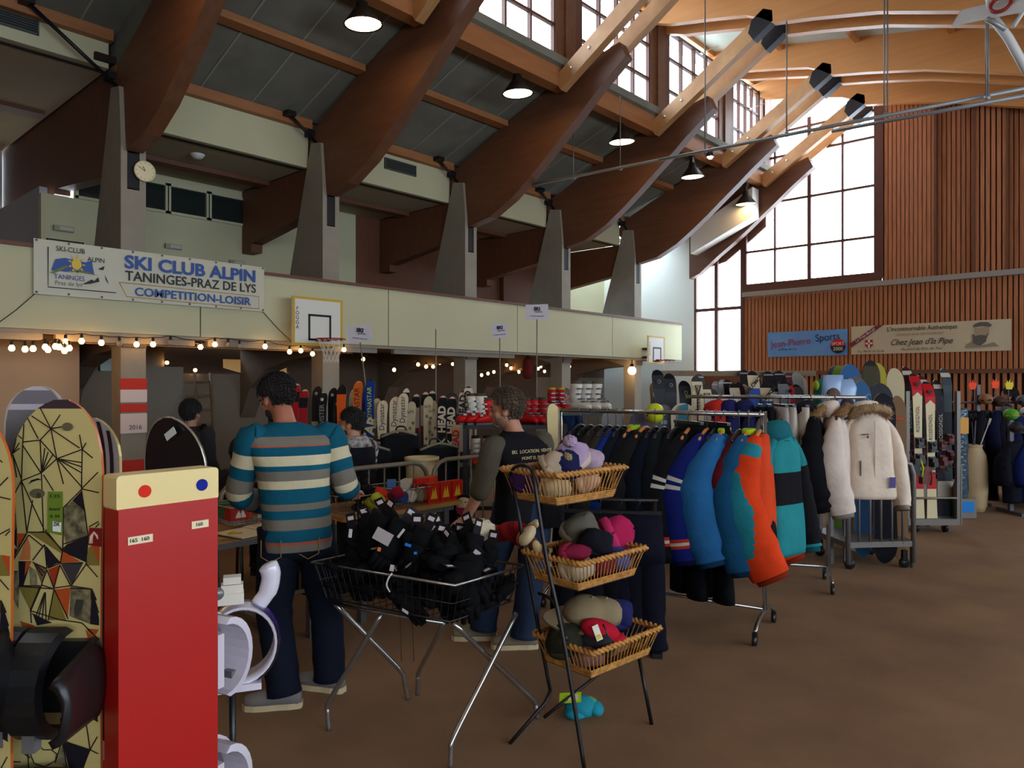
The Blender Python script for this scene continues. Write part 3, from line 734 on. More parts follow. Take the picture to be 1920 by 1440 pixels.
def notice(t):
    f = MB()
    for s2 in (-1,1): f.box((0.02,s2*0.27,0),(0.03,0.02,0.5)).box((0.02,0,s2*0.25),(0.03,0.56,0.02))
    f.build('frame', M_black, t); MB().box((0.01,0,0),(0.01,0.54,0.5)).build('notice_sheet', mat('notice_paper', (170,165,135), 0.8), t)
small('framed_notice', 'black framed notice on the gallery wall above the ski club banner', 'notice', (-13.99,4.15,3.85), notice)
def smoke(t):
    MB().lathe([(0,-0.06),(0.06,-0.055),(0.1,-0.02),(0.11,0.0)],18).build('cover', M_white, t); MB().lathe([(0.112,-0.01),(0.12,0.0),(0.12,0.015)],18).build('base', M_white, t)
small('smoke_detector', 'round white smoke detector on the gallery ceiling', 'smoke detector', (-12.3,5.65,5.545), smoke)
# benches of brown boards on the gallery seen over the parapet
def bench(t):
    MB().box((0,0,0.86),(0.35,2.4,0.08)).build('top_rail', M_panel, t)
    for y in (-1.15,-0.2,1.15): MB().box((0,y,0.41),(0.1,0.1,0.82)).build('post', M_panel, t)
    MB().box((0.0,0,0.45),(0.04,2.3,0.3)).build('board', M_glulam, t)
small('gallery_railing', 'brown timber railing on the gallery behind the second pillar', 'railing', (-12.9,8.2,2.98), bench).location.z = 2.58
small('gallery_railing', 'brown timber railing on the gallery in front of the wooden panels', 'railing', (-13.2,11.6,2.58), bench)

# ---------------------------------------------------------------- hanging rails on chains and the folded goal under the roof
M_rail = mat('painted_steel_rail', (150,150,150), 0.45, 0.4)
M_chain = mat('steel_chain', (130,128,124), 0.5, 0.5)
t = bpy.data.objects.new('hanging_rail', None); col.objects.link(t)
tag(t, 'long thin steel rail slung on chains beneath the rafters', 'rail')
A = W(*P(985,349,14.6)); Mid = W(*P(1290,290,12.9)); B = W(*P(1480,252,12.2)); Bz = W(*P(1960,165,10.6))
MB().tube([A, B], 0.028, 8).build('rail_tube', M_rail, t)
MB().tube([A + (B-A)*0.55, W(*P(1950,160,9.9))], 0.03, 8).build('rail_tube', M_rail, t)
MB().tube([W(*P(1560,246,11.6)), W(*P(1960,172,9.9))], 0.03, 8).build('rail_tube', M_rail, t)
for px, pt, pb, Y in ((1075,250,333,14.3),(1163,180,315,13.8),(1475,40,250,12.2),(1658,-10,212,11.2),(1664,-10,212,11.2),(1849,-30,183,10.2),(1853,-30,183,10.2),(1322,0,288,12.9)):
    MB().tube([W(*P(px,pt,Y)), W(*P(px,pb,Y))], 0.012, 5).build('chain', M_chain, t)
for px, pb, Y in ((1075,333,14.3),(1163,315,13.8),(1475,252,12.2),(1661,216,11.2),(1851,183,10.2)):
    MB().ball(W(*P(px,pb,Y)),0.045,8,6).build('clamp', M_rail, t)
M_goal = mat('white_painted_goal', (200,200,196), 0.5)
t = bpy.data.objects.new('folded_goal', None); col.objects.link(t)
tag(t, 'white basketball goal folded up beneath the roof with its red ring', 'basketball goal')
Y = 8.6
q = [W(*P(1783,50,8.9)),W(*P(1800,22,9.0)),W(*P(1980,-22,8.0)),W(*P(1980,10,7.9))]
qb = [p + Vector((0.02,0.03,0.03)) for p in q]
MB().add(q+qb,[(0,1,2,3),(7,6,5,4),(0,4,5,1),(1,5,6,2),(2,6,7,3),(3,7,4,0)]).build('backboard', M_goal, t)
MB().tube([W(*P(1855,25,Y)),W(*P(1890,70,Y)),W(*P(1935,150,Y))],0.05,10).build('arm', M_goal, t)
MB().tube([W(*P(1900,50,Y)),W(*P(1930,5,Y))],0.025,8).build('arm', M_goal, t)
MB().tube([W(*P(1850,35,Y-.1)),W(*P(1885,55,Y-.1))],0.03,8).build('hinge', M_rail, t)
c0 = W(*P(1876,8,Y-.15))
MB().tube([c0+Vector((0.1*math.cos(2*PI*k/18),0.05*math.sin(2*PI*k/18),0.1*math.sin(2*PI*k/18))) for k in range(18)],0.02,6,closed=True).build('ring', M_red, t)
for p0, p1 in (((1875,-10),(1873,10)),((1850,-20),(1858,30))): MB().tube([W(*P(p0[0],p0[1],Y)),W(*P(p1[0],p1[1],Y))],0.03,6).build('strut', M_goal, t)
# paper shop notices on canes above the ski racks
def stick_sign(label, c, w_, h_, Y, foot, roll, paper=True):
    x, y, z = P(c[0],c[1],Y); fx, fy, fz = P(foot[0],foot[1],Y)
    t = thing('paper_sign', label, 'sign', (x,y,z), 0, 'shop signs on canes')
    M = Matrix.Rotation(roll,3,'Y')
    if paper:
        s = MB(); s.box((0,0,0),(w_,0.006,h_),rot=M); s.build('paper_sheet', mat('white_paper', (198,190,196), 0.8), t)
        words_on('SKI', h_*0.30, M_ink, t, (0,-0.006,h_*0.2), (PI/2,-roll,0), name='lettering', bold=0.004)
        words_on('sports', h_*0.2, M_ink, t, (0.02,-0.006,h_*0.02), (PI/2,-roll,0), name='lettering')
        words_on('location vente neuf', h_*0.11, M_ink, t, (0,-0.006,-h_*0.27), (PI/2,-roll,0), name='lettering')
    MB().tube([(0,0.01,-h_*0.45 if paper else 0),(fx-x,0.01,fz-z),(fx-x,0.01,-z)],0.008,6).build('cane', mat('cane', (120,110,95), 0.6), t)
stick_sign('tilted paper shop sign on a cane above the orange ski',(675,626),0.28,0.2,8.6,(690,760),R(-8))
stick_sign('small creased paper shop sign on a pole above the vested man',(937,620),0.2,0.19,9.6,(938,770),R(5))
stick_sign('paper shop sign held highest, in front of the gallery rail',(1007,585),0.3,0.2,9.8,(1006,770),R(-2))
stick_sign('bare thin cane standing above the white skis',(817,617),0.2,0.2,9.2,(817,760),0,paper=False)
t = bpy.data.objects.new('rucksack', None); col.objects.link(t); t.location = onplane(990,690,-11.6); tag(t,'dark red rucksack hanging beneath the gallery above the red boots','rucksack')
MB().loft([ell_(0,0,z,rx,ry) for z,rx,ry in ((-.26,.08,.06),(-.2,.14,.10),(0,.16,.12),(.18,.13,.10),(.26,.06,.05))]).build('bag_body', mat('dark_red_cloth',(110,20,20),0.8), t)
MB().tube([(0,0,.25),(0,0,.5)],.012,6).build('strap', M_black, t)
# wooden ladder leaning under the gallery
t = bpy.data.objects.new('ladder', None); col.objects.link(t); tag(t, 'wooden ladder leaning on the grey wall under the gallery', 'ladder')
M_oldwood = mat('worn_wood', (120,98,70), 0.7, var=0.2, vscale=5)
l0, l1 = (W(*P(372,870,12.9)),W(*P(365,700,13.9))); r0, r1 = (W(*P(404,868,13.1)),W(*P(394,700,14.1)))
def down(a, b):                    # carry a rail on to the floor
    k = a.z/(b.z-a.z); return a - (b-a)*k
l0, r0 = down(l0,l1), down(r0,r1)
MB().tube([l0,l1],0.03,6).build('rail', M_oldwood, t); MB().tube([r0,r1],0.03,6).build('rail', M_oldwood, t)
for k in range(7):
    f_ = 0.08 + k*0.14
    MB().tube([l0.lerp(l1,f_), r0.lerp(r1,f_)],0.02,6).build('rung', M_oldwood, t)
# red and white notices taped round the gallery pillar
for z0, h_, c_, l in ((1.60,0.16,(200,60,48),'red tape band topmost on the near gallery pillar'),(1.42,0.18,(222,200,190),'white notice sheet below the top red band on the pillar'),(1.28,0.12,(200,60,48),'middle red tape band on the near gallery pillar'),(0.98,0.28,(222,200,190),'larger white notice sheet with black print on the pillar'),(0.3,0.3,(200,60,48),'lowest red paper band on the near gallery pillar')):
    o = MB().box((-11.04,4.15,z0+h_/2),(0.012,0.36,h_)).build('pillar_notice', C(c_,0.7)); tag(o, l, 'notice')
    if h_ == 0.28: words_on('2016', 0.09, M_ink, o, (-11.032,4.17,1.06), (PI/2,0,PI/2))
# ---------------------------------------------------------------- builders for the goods
def plank(stations, t, bands=None, x0=0.0):
    """a board standing up: stations (z, half width, how far it bends away from the viewer); front face -y. bands: (z from, z to, material)"""
    b = MB(); rings = []; ms = []
    for z, w_, y in stations: rings.append([(x0-w_,y,z),(x0+w_,y,z),(x0+w_,y+t,z),(x0-w_,y+t,z)])
    for (z0,_,_),(z1,_,_) in zip(stations, stations[1:]):
        zc = (z0+z1)/2; mi = 0
        for (a, c, k) in bands or ():
            if a <= zc < c: mi = k
        ms.append(mi)
    n = len(rings); vs = [p for r in rings for p in r]; fs = []; mi = []
    for i in range(n-1):
        for j in range(4):
            fs.append((i*4+j, i*4+(j+1)%4, (i+1)*4+(j+1)%4, (i+1)*4+j)); mi.append(ms[i] if j == 0 else (1 if j in (1,3) else 2))
    fs += [(3,2,1,0), tuple(range((n-1)*4, n*4))]; mi += [1,1]
    b.add(vs, fs); b.mi = mi; b.sm = [False]*len(fs)
    return b
def ski_stations(L, tip, waist, tail, nose=0.09, n=26, zc=()):
    out = []
    zs = sorted(set([L*i/n for i in range(n+1)] + [L-nose*f for f in (1,.8,.6,.42,.27,.15,.06,.0)] + [z for z in zc if 0 < z < L]))
    for z in zs:
        f = z/L
        w_ = tail/2 + (waist-tail)/2*min(1,f/0.45) if f < 0.45 else waist/2 + (tip-waist)/2*((f-0.45)/0.55)**1.4
        if z > L-nose: w_ *= math.sqrt(max(0.02, 1-((z-(L-nose))/nose)**2))
        y = 0.10*max(0,(f-0.86)/0.14)**2
        out.append((z, max(w_,0.004), y))
    return out
M_edge = mat('steel_ski_edge', (120,118,112), 0.35, 0.7); M_base = mat('black_ski_base', (26,26,30), 0.4)
M_bind = mat('black_binding', (24,23,25), 0.4); M_bind2 = mat('grey_binding', (120,120,122), 0.35, 0.4); M_bindred = mat('red_brown_binding', (96,38,36), 0.4)
def binding_toe(par, z, m=None, y=-0.005):
    b = MB().box((0,y-0.015,z),(0.07,0.03,0.12)).box((0,y-0.045,z+0.01),(0.06,0.04,0.07)).box((0,y-0.06,z-0.045),(0.075,0.03,0.02))
    b.ball((0,y-0.06,z+0.03),(0.025,0.018,0.022),8,6); return b.build('toe_binding', [m or M_bind], par)
def binding_heel(par, z, m=None, y=-0.005):
    b = MB().box((0,y-0.015,z),(0.068,0.03,0.15)).box((0,y-0.05,z+0.02),(0.058,0.06,0.08)).box((0,y-0.075,z-0.01),(0.05,0.05,0.05))
    b.tube([(-.028,y-.03,z-.07),(-.028,y-.075,z-.11),(.028,y-.075,z-.11),(.028,y-.03,z-.07)],0.006,6); return b.build('heel_binding', [m or M_bind], par)
def make_ski(label, L, colors, bands, text=None, tcol=None, tz=None, tsize=0.07, tip=0.115, waist=0.075, nose=0.09, bind=True, group=None, bm=None, deco=None, bold=0.0):
    """colors: face colour first, then band colours; bands in metres below the tip"""
    mats = [C(colors[0],0.45), M_edge, M_base] + [C(c,0.45) for c in colors[1:]]
    t = thing('ski', label, 'ski', (0,0,0), 0, group)
    bb = [(L-b, L-a, k+3) for a, b, k in bands]
    zc = [z for a, c, _ in bb for z in (a, c)]
    d = plank(ski_stations(L,tip,waist,tip*0.95,nose,zc=zc), 0.012, bb).build('ski_body', mats, t)
    if text: words_on(text, tsize, C(tcol,0.5), d, (0,-0.004,L-tz), (PI/2,R(-90),0), name='lettering', bold=bold)
    if deco: deco(d, L)
    if bind: binding_toe(t, L*0.52, bm); binding_heel(t, L*0.40, bm); 
    return t
def lean(o, at, yaw=0.0, tilt=0.06, roll=0.0, s=1.0):
    """stand a board at a point, leaning back by tilt and sideways by roll"""
    o.location = W(*at)
    o.rotation_euler = (Matrix.Rotation(TH+yaw,3,'Z') @ Matrix.Rotation(-tilt,3,'X') @ Matrix.Rotation(roll,3,'Y')).to_euler()
    if s != 1.0: o.scale = (1,1,s)
    return o
def board_stations(L, w_, waist=None, kick=0.05, n=30, endl=0.16):
    waist = waist or w_*0.86; out = []
    zs = sorted(set([L*i/n for i in range(n+1)] + [L-endl*f for f in (.7,.5,.35,.22,.12,.05,.015,0)] + [endl*f for f in (.7,.5,.35,.22,.12,.05,.015,0)]))
    for z in zs:
        f = abs(z/L-0.5)*2
        h = (waist + (w_-waist)*f**2)/2
        e = min(z, L-z)
        if e < endl: h *= math.sqrt(max(0.03, 1-((endl-e)/endl)**2))
        y = kick*max(0,(f-0.74)/0.26)**2
        out.append((z, max(h,0.01), y))
    return out
def soft_binding(par, z, m=None, hl=0.20):
    """a strap binding on a board's face at height z, heel loop towards +x"""
    m = m or M_bind; t = bpy.data.objects.new('strap_binding', None); col.objects.link(t); t.parent = par; t.location = (0,0,z)
    MB().rbox((0,-0.012,0),(0.23,0.13,0.02),0.05,axis='y').build('base_plate', m, t) if False else MB().box((0,-0.014,0),(0.23,0.026,0.13)).build('base_plate', m, t)
    hb = []
    for i in range(9):
        f = i/8; yy = -0.03-0.24*f; ww = 0.075 - 0.02*f
        hb.append([(0.12+0.02*math.sin(a)*0.6+0.03*f-0.03*math.cos(a)**2*0, yy, ww*math.cos(a)) if False else (0.115+0.035*math.sin(a)+0.03*f, yy, ww*math.cos(a)) for a in [PI*k/8 for k in range(9)]] +
                  [(0.105+0.03*math.sin(a)+0.03*f, yy, (ww-0.012)*math.cos(a)) for a in [PI*(8-k)/8 for k in range(9)]])
    MB().loft(hb).build('highback', m, t)
    for xx, up in ((0.02,0.14),(-0.075,0.10)):
        rr = []
        for k in range(13):
            a = PI*k/12
            rr.append((xx, -0.03-up*math.sin(a), 0.085*math.cos(a)))
        s = MB()
        rings = [[(xx-0.045,p[1],p[2]),(xx+0.045,p[1],p[2]),(xx+0.04,p[1]-0.024,p[2]*1.14),(xx-0.04,p[1]-0.024,p[2]*1.14)] for p in rr]
        s.loft(rings, smooth=False); s.build('strap', m, t)
        MB().box((xx,-0.03-up*0.75,-0.075),(0.03,0.03,0.05)).build('ratchet', M_bind2, t)
    return t

# garments --------------------------------------------------------------------------------------
def ell(cx, cy, z, rx, ry, n=20, pw=1.0, ph=0.0, amp=0.0):
    out = []
    for k in range(n):
        a = 2*PI*k/n; c_, s_ = math.cos(a), math.sin(a)
        f = 1 + amp*math.sin(5*a+ph) + amp*0.6*math.sin(9*a-ph*1.7)
        out.append((cx + rx*math.copysign(abs(c_)**pw, c_)*f, cy + ry*math.copysign(abs(s_)**pw, s_)*f, z))
    return out
def limb(path, radii, n=12, wr=0.0, sq=1.0, ph=0.0, k_=5):
    """tapered sleeve or leg along a path: list of rings with small creases"""
    pts = curve_pts(path, k_); k = len(pts); out = []; up = Vector((1,0,0.01))
    for i, p in enumerate(pts):
        a = pts[max(i-1,0)]; b = pts[min(i+1,k-1)]; t = (b-a).normalized()
        u = (up - t*up.dot(t)).normalized(); q = t.cross(u)
        f = i/(k-1)*(len(radii)-1); j = min(int(f), len(radii)-2); r = radii[j]+(radii[j+1]-radii[j])*(f-j)
        ii = i*5/k_; r *= 1 + wr*math.sin(ii*1.9+ph) * (0.5+0.5*math.sin(ii*0.7+ph))
        out.append([p + (u*math.cos(2*PI*m/n)*sq + q*math.sin(2*PI*m/n))*r for m in range(n)])
    return out
def fabric(c, rough=0.85): return mat('fabric_%d_%d_%d' % tuple(c), c, rough, var=0.16, vscale=7, bump=0.55, bscale=11, spec=0.12)
def make_jacket(label, body, sleeve=None, length=0.72, sl=0.74, thick=0.085, width=0.23, collar=None, hood=None, fur=None, quilt=False, yoke=None, bands=None, group=None, cuff=None, name='jacket', seed=0, elb=-.06, end=.04, sr=1.0, outer=None):
    """hangs from z = 0 (the rail): thickness along x, shoulders along y; front towards +x. yoke: (z0, z1, colour); bands: sleeve bands (from, to, colour) as shares of its length"""
    t = thing(name, label, 'jacket', (0,0,0), 0, group)
    sleeve = sleeve or body
    rnd = random.Random(seed)
    z0 = -0.12
    prof = [(0.0,0.05,0.055),(-0.015,0.06,0.085),(-0.045,thick*0.75,0.15),(-0.085,thick*0.92,0.20),(-0.16,thick*1.05,0.215),(-0.28,thick*1.1,0.22),(-0.42,thick*1.12,0.225),(-0.56,thick*1.15,0.235),(-length+0.03,thick*1.2,0.245),(-length,thick*1.1,0.24)]
    zs = [p[0] for p in prof]
    rings = []; m = []; cols = [body]
    def colr(z):
        for a, b, c in (yoke or ()):
            if b <= z <= a:
                if c not in cols: cols.append(c)
                return cols.index(c)
        return 0
    fine = []
    for (za,xa,ya),(zb,xb,yb) in zip(prof, prof[1:]):
        n_ = max(1, int((za-zb)/0.035))
        for k in range(n_):
            f = k/n_; fine.append((za+(zb-za)*f, xa+(xb-xa)*f, ya+(yb-ya)*f))
    fine.append(prof[-1])
    for i, (z, rx, ry) in enumerate(fine):
        puff = 1+ (0.12*abs(math.sin(z*PI/0.075)) if quilt else 0.0)
        rings.append(ell(0.01*math.sin(z*7+seed), 0, z0+z, rx*puff, ry*width/0.23, 22, 0.85, seed+z*3, 0.0 if quilt else 0.05))
    m = [colr((a[0]+b[0])/2) for a, b in zip(fine, fine[1:])]
    MB().loft(rings, m).build('body', [fabric(c) for c in cols], t)
    for s2 in (-1, 1):
        k_ = width/0.23; top = Vector((0, s2*0.12*k_, z0-0.02))
        elb_ = elb*.62; path = [top, (elb_*.45, s2*.225*k_, z0-0.16), (elb_, s2*.28*k_, z0-0.14-sl*0.30), ((elb_+end)*.5+.005, s2*.29*k_, z0-.10-sl*.72), (end, s2*.29*k_, z0-sl-0.04)]
        ns_ = 48 if outer else 16
        rr = limb(path, [0.022*sr,0.042*sr,0.066*sr,0.078*sr,0.078*sr,0.07*sr], ns_, 0.05 if not quilt else 0.12, 1.42, seed+s2, 20 if outer else 10)
        sc_ = [sleeve]; mm = []
        for i in range(len(rr)-1):
            f = (i+.5)/(len(rr)-1); k = 0
            for a, b, c in (bands or ()):
                if a <= f < b:
                    if c not in sc_: sc_.append(c)
                    k = sc_.index(c)
            mm.append(k)
        lo_ = MB().loft(rr, mm)
        if outer:
            for f0, f1, c in outer:
                if c not in sc_: sc_.append(c)
                for fi, f in enumerate(lo_.f[:(len(rr)-1)*ns_]):
                    i_ = fi//ns_; u_ = (i_+.5)/(len(rr)-1); ce_ = sum((Vector(p) for p in rr[i_]), Vector())/ns_; fc_ = sum((Vector(lo_.v[q_]) for q_ in f), Vector())/len(f)
                    if f0 <= u_ < f1 and fc_.x - ce_.x < .085 - .40*abs(u_-(f0+f1)/2): lo_.mi[fi] = sc_.index(c)
        so_ = lo_.build('sleeve', [fabric(c) for c in sc_], t)
        e_ = rr[-1]; ce = sum((Vector(p) for p in e_), Vector())/len(e_); dn = (ce - sum((Vector(p) for p in rr[-2]), Vector())/len(e_)).normalized()
        MB().loft([[ce+(Vector(p)-ce)*.86 for p in e_],[ce+(Vector(p)-ce)*.80+dn*.035 for p in e_],[ce+(Vector(p)-ce)*.6+dn*.03 for p in e_]]).build('cuff', fabric(cuff or tuple(int(x*.6) for x in sleeve)), so_)
    if collar:
        MB().loft([ell(0.0,0,z0-0.025,0.045,0.07,16),ell(0.0,0,z0+0.02,0.046,0.066,16),ell(0.005,0,z0+0.034,0.040,0.058,16),ell(0.005,0,z0+0.01,0.03,0.048,16)]).build('collar', fabric(collar), t)
    if hood:
        MB().loft([ell(-0.03,0,z0-0.03,0.09,0.12,16),ell(-0.05,0,z0+0.02,0.10,0.125,16),ell(-0.05,0,z0+0.07,0.085,0.11,16),ell(-0.03,0,z0+0.10,0.05,0.075,16),ell(-0.02,0,z0+0.11,0.01,0.02,16)]).build('hood', fabric(hood), t)
    if fur:
        fb = MB(); mfur = mat('fur_%d_%d_%d' % tuple(fur), fur, 0.95, var=0.45, vscale=25, bump=0.8, bscale=90)
        fr = random.Random(seed+5)
        ring = [(0.03+0.07*math.cos(a*1.0), 0.135*math.sin(a), z0+0.0+0.05*math.cos(a)) for a in [2*PI*k/26 for k in range(26)]]
        fb.tube(ring, 0.035, 8, closed=True)
        for p in ring:
            for _ in range(26):
                d = Vector((fr.gauss(0,1),fr.gauss(0,1),fr.gauss(0,1))).normalized()
                a = Vector(p)+d*0.025; b = Vector(p)+d*0.062+Vector((0,0,-0.008)); u = d.orthogonal().normalized()*0.004
                fb.add([a-u,a+u,b],[(0,1,2)])
        fb.build('fur_trim', mfur, t)
    return t
def make_hanger(label, m, group=None):
    t = thing('coat_hanger', label, 'hanger', (0,0,0), 0, group)
    MB().tube(curve_pts([(0,-0.19,-0.165),(0,-0.1,-0.125),(0,0,-0.10),(0,0.1,-0.125),(0,0.19,-0.165)],4),[0.008]+[0.012]*15+[0.008],8).build('shoulder_bar', m, t)
    hk = [(0,0,-0.10),(0,0,-0.015)] + [(0,-0.018*math.sin(a)+0.0,0.002+0.018*(1-math.cos(a))-0.0) for a in [R(x) for x in (20,60,100,140,180,220,250)]]
    MB().tube(hk,0.0028,6).build('hook', M_edge, t)
    return t
def make_trousers(label, c, length=1.0, group=None, w_=0.16, seed=0, side=None, thick=0.05):
    t = thing('ski_trousers', label, 'trousers', (0,0,0), 0, group)
    b = MB().loft([ell(0,0,-0.06,thick*.7,w_,18),ell(0,0,-0.12,thick,w_*1.03,18,1,seed,.04),ell(0,0,-0.26,thick*1.15,w_*1.1,18,1,seed+1,.05),ell(0,0,-0.36,thick*1.2,w_*1.12,18,1,seed+2,.05)])
    b.build('seat', fabric(c), t)
    for s2 in (-1,1):
        path = [(0,s2*w_*.55,-0.33),(0.012*math.sin(seed),s2*w_*.6,-0.55),(-0.01,s2*w_*.62,-0.8),(0,s2*w_*.66,-length)]
        MB().loft(limb(path,[0.088,0.088,0.085,0.088,0.098],14,0.06,0.62,seed+s2)).build('trouser_leg', fabric(c), t)
    MB().box((0,0,-0.05),(0.03,w_*2,0.02)).tube([(0,0,-0.04),(0,0,-0.01),(0,-0.018,0.012),(0,-0.01,0.032),(0,0.012,0.03)],0.003,6).build('clip_hanger', M_bind, t)
    return t
def set_hang(o, at, yaw): return place(o, at, yaw)

def garment_rail(label, A, B, ztop, foot=0.26, ext=0.0, mid=True):
    """chrome clothes rail on castors between floor points A and B (X, Y)"""
    A = Vector((A[0],A[1],0)); B = Vector((B[0],B[1],0)); d = (B-A); L = d.length; yaw = math.atan2(d.y,d.x)
    t = thing('garment_rail', label, 'clothes rail', ((A.x+B.x)/2,(A.y+B.y)/2,0), yaw)
    cr = mat('chrome_tube', (170,168,165), 0.22, 0.9)
    MB().tube([(-L/2-ext,0,ztop),(L/2+ext,0,ztop)],0.016,12).build('top_bar', cr, t)
    for s2 in (-1,1):
        MB().tube([(s2*L/2,0,0.16),(s2*L/2,0,ztop+.018)],0.015,12).build('upright', cr, t)
        f = MB().tube(curve_pts([(s2*L/2,-foot,0.085),(s2*L/2,-foot*.8,0.12),(s2*L/2,-foot*.4,0.15),(s2*L/2,0,0.155),(s2*L/2,foot*.4,0.15),(s2*L/2,foot*.8,0.12),(s2*L/2,foot,0.085)],3),0.014,10).build('foot', cr, t)
        for s3 in (-1,1):
            w_ = MB().tube([(s2*L/2-.012,s3*foot,0.035),(s2*L/2+.012,s3*foot,0.035)],0.034,14).box((s2*L/2,s3*foot,0.07),(0.03,0.03,0.03)); w_.build('castor', M_bind, f)
    if mid: MB().tube([(-L/2,0,0.165),(L/2,0,0.165)],0.012,10).build('base_bar', cr, t)
    return t, yaw, L

# people ----------------------------------------------------------------------------------------
def make_person(label, at, yaw, J, skin=(196,140,108), hair=(40,30,26), headyaw=0.0, headtilt=0.0, name='person', hands=True, beard=False, voxel=0.009, hairlen=0.0, hr=1.0, roll=0.0):
    """J: joints in the person's own frame (x right, y forward, z up). The body is one continuous skin; hair is a child. Returns the body and the head's rotation."""
    b = MB()
    def seg(pts, rs, n=14): b.tube(curve_pts(pts, 4), [rs[0]+(rs[-1]-rs[0])*0 if len(rs) == 1 else rs[min(int(i/((len(pts)-1)*4)*(len(rs)-1)),len(rs)-2)] + (rs[min(int(i/((len(pts)-1)*4)*(len(rs)-1)),len(rs)-2)+1]-rs[min(int(i/((len(pts)-1)*4)*(len(rs)-1)),len(rs)-2)])*((i/((len(pts)-1)*4)*(len(rs)-1))-min(int(i/((len(pts)-1)*4)*(len(rs)-1)),len(rs)-2)) for i in range((len(pts)-1)*4+1)], n)
    V = {k: Vector(v) for k, v in J.items()}
    b.loft([[tuple(Vector(p)) for p in ell(c.x,c.y,c.z,rx,ry,16)] for c, rx, ry in ((V['pelvis']+Vector((0,0,-.08)),.13,.09),(V['pelvis'],.15,.10),(V['pelvis'].lerp(V['chest'],.5),.13,.09),(V['chest'],.155,.10),(V['chest'].lerp(V['neck'],.5),.13,.08),(V['chest'].lerp(V['neck'],.8),.075,.06),(V['neck'],.06,.06))])
    for s in 'lr':
        if 'sh'+s in V and 'wr'+s in V:
            seg([V['chest'].lerp(V['neck'],.45),V['sh'+s]+Vector((0,0,-.03))],[.05,.035]); seg([V['sh'+s]+Vector((0,0,-.03)),V['el'+s],V['wr'+s]],[.038,.045,.042,.036,.028])
        if 'hip'+s in V: seg([V['hip'+s],V['kn'+s],V['an'+s]],[.085,.075,.055,.055,.042]); b.ball(V['an'+s]+Vector((0,0,-.02)),(.035,.035,.035))
    Rh = Matrix.Rotation(headyaw,3,'Z') @ Matrix.Rotation(roll,3,'Y') @ Matrix.Rotation(headtilt,3,'X')
    H = V['head']
    def hp(p): return H + Rh @ Vector(p)
    seg([V['neck']+Vector((0,0,-.04)), V['neck'].lerp(hp((0,-.02,-.07)),.5), hp((0,-.015,-.06))],[.064,.056,.056])
    hb = MB()
    # skull, jaw, brow, nose, lips, ears
    hb.ball((0,-.012,.03),(.076,.096,.092),18,12); hb.ball((0,.022,-.045),(.058,.066,.07),16,10); hb.ball((0,.058,-.088),(.03,.026,.024),10,8)
    hb.ball((0,.062,.022),(.056,.026,.018),12,8); hb.tube([(0,.078,.012),(0,.094,-.012),(0,.104,-.03),(0,.09,-.042)],[.010,.012,.016,.012],8)
    hb.ball((0,.078,-.062),(.024,.012,.007),10,6); hb.ball((0,.076,-.072),(.02,.012,.007),10,6)
    for s in (-1,1):
        hb.ball((s*.078,-.005,-.018),(.01,.022,.034),10,8); hb.ball((s*.045,.052,-.03),(.022,.02,.022),8,6); hb.ball((s*.031,.078,.004),(.013,.008,.008),8,6)
    for p in hb.v: pass
    b.add([hp(p) for p in hb.v], hb.f, 0, True)
    if hands:
        for s in 'lr':
            if 'wr'+s not in V: continue
            wv = V['wr'+s]; d = (wv - V['el'+s]).normalized() if 'hd'+s not in V else V['hd'+s].normalized()
            nrm = V.get('pn'+s, Vector((0,0,-1))); nrm = (nrm - d*nrm.dot(d)).normalized(); sd = d.cross(nrm)
            if s == 'l': sd = -sd
            seg([wv, wv+d*.05, wv+d*.09],[.028,.036,.036])
            b.add([wv + d*(.055+.035*q[0]) + sd*(.042*q[1]) + nrm*(.014*q[2]) for q in MB().ball((0,0,0),(1,1,1),12,8).v], MB().ball((0,0,0),(1,1,1),12,8).f, 0, True)
            for k, (o_, l_) in enumerate(((-.033,.062),(-.011,.075),(.011,.07),(.031,.055))):
                p0 = wv+d*.085+sd*o_; p1 = p0+d*l_*.5+nrm*.012; p2 = p1+(d*.75+nrm*.7).normalized()*l_*.32; p3 = p2+(d*.4+nrm*.9).normalized()*l_*.28
                b.tube([p0,p1,p2,p3],[.0095,.009,.0085,.007],8)
            p0 = wv+d*.03-sd*.03; b.tube([p0,p0+d*.03-sd*.025+nrm*.008,p0+d*.06-sd*.03+nrm*.022],[.014,.011,.009],8)
    o = b.build(name, mat('skin_%d_%d_%d' % tuple(skin), skin, 0.55, var=0.08, vscale=12))
    md = o.modifiers.new('one_skin', 'REMESH'); md.mode = 'VOXEL'; md.voxel_size = voxel; md.use_smooth_shade = True
    sm_ = o.modifiers.new('soft', 'SMOOTH'); sm_.factor = 0.5; sm_.iterations = 2
    place(o, at, yaw); tag(o, label, 'person')
    M_hair = mat('hair_%d_%d_%d' % tuple(hair), hair, 0.75, var=0.4, vscale=30, bump=0.6, bscale=120)
    h = MB(); rnd = random.Random(3)
    vs = []
    base = MB().ball((0,-.018,.036),(.087*hr,.104*hr,.098*hr),26,18)
    keep = []
    for p in base.v:
        k = 1 + rnd.uniform(-.02,.03); keep.append(Vector((p[0]*k,p[1]*k,p[2]*k)))
    fs = []
    for f in base.f:
        c = sum((keep[i] for i in f), Vector())/len(f)
        front = (c.y > .058 and c.z < .085) or (c.y > .012 and c.z < .042)
        low = c.z < (-.012 if c.y > -0.02 else -.065-hairlen)
        if abs(c.x) > .055 and -.03 < c.y < .03 and c.z < .0: low = True
        if not (front or low): fs.append(f)
    h.add([hp(p) for p in keep], fs, 0, True)
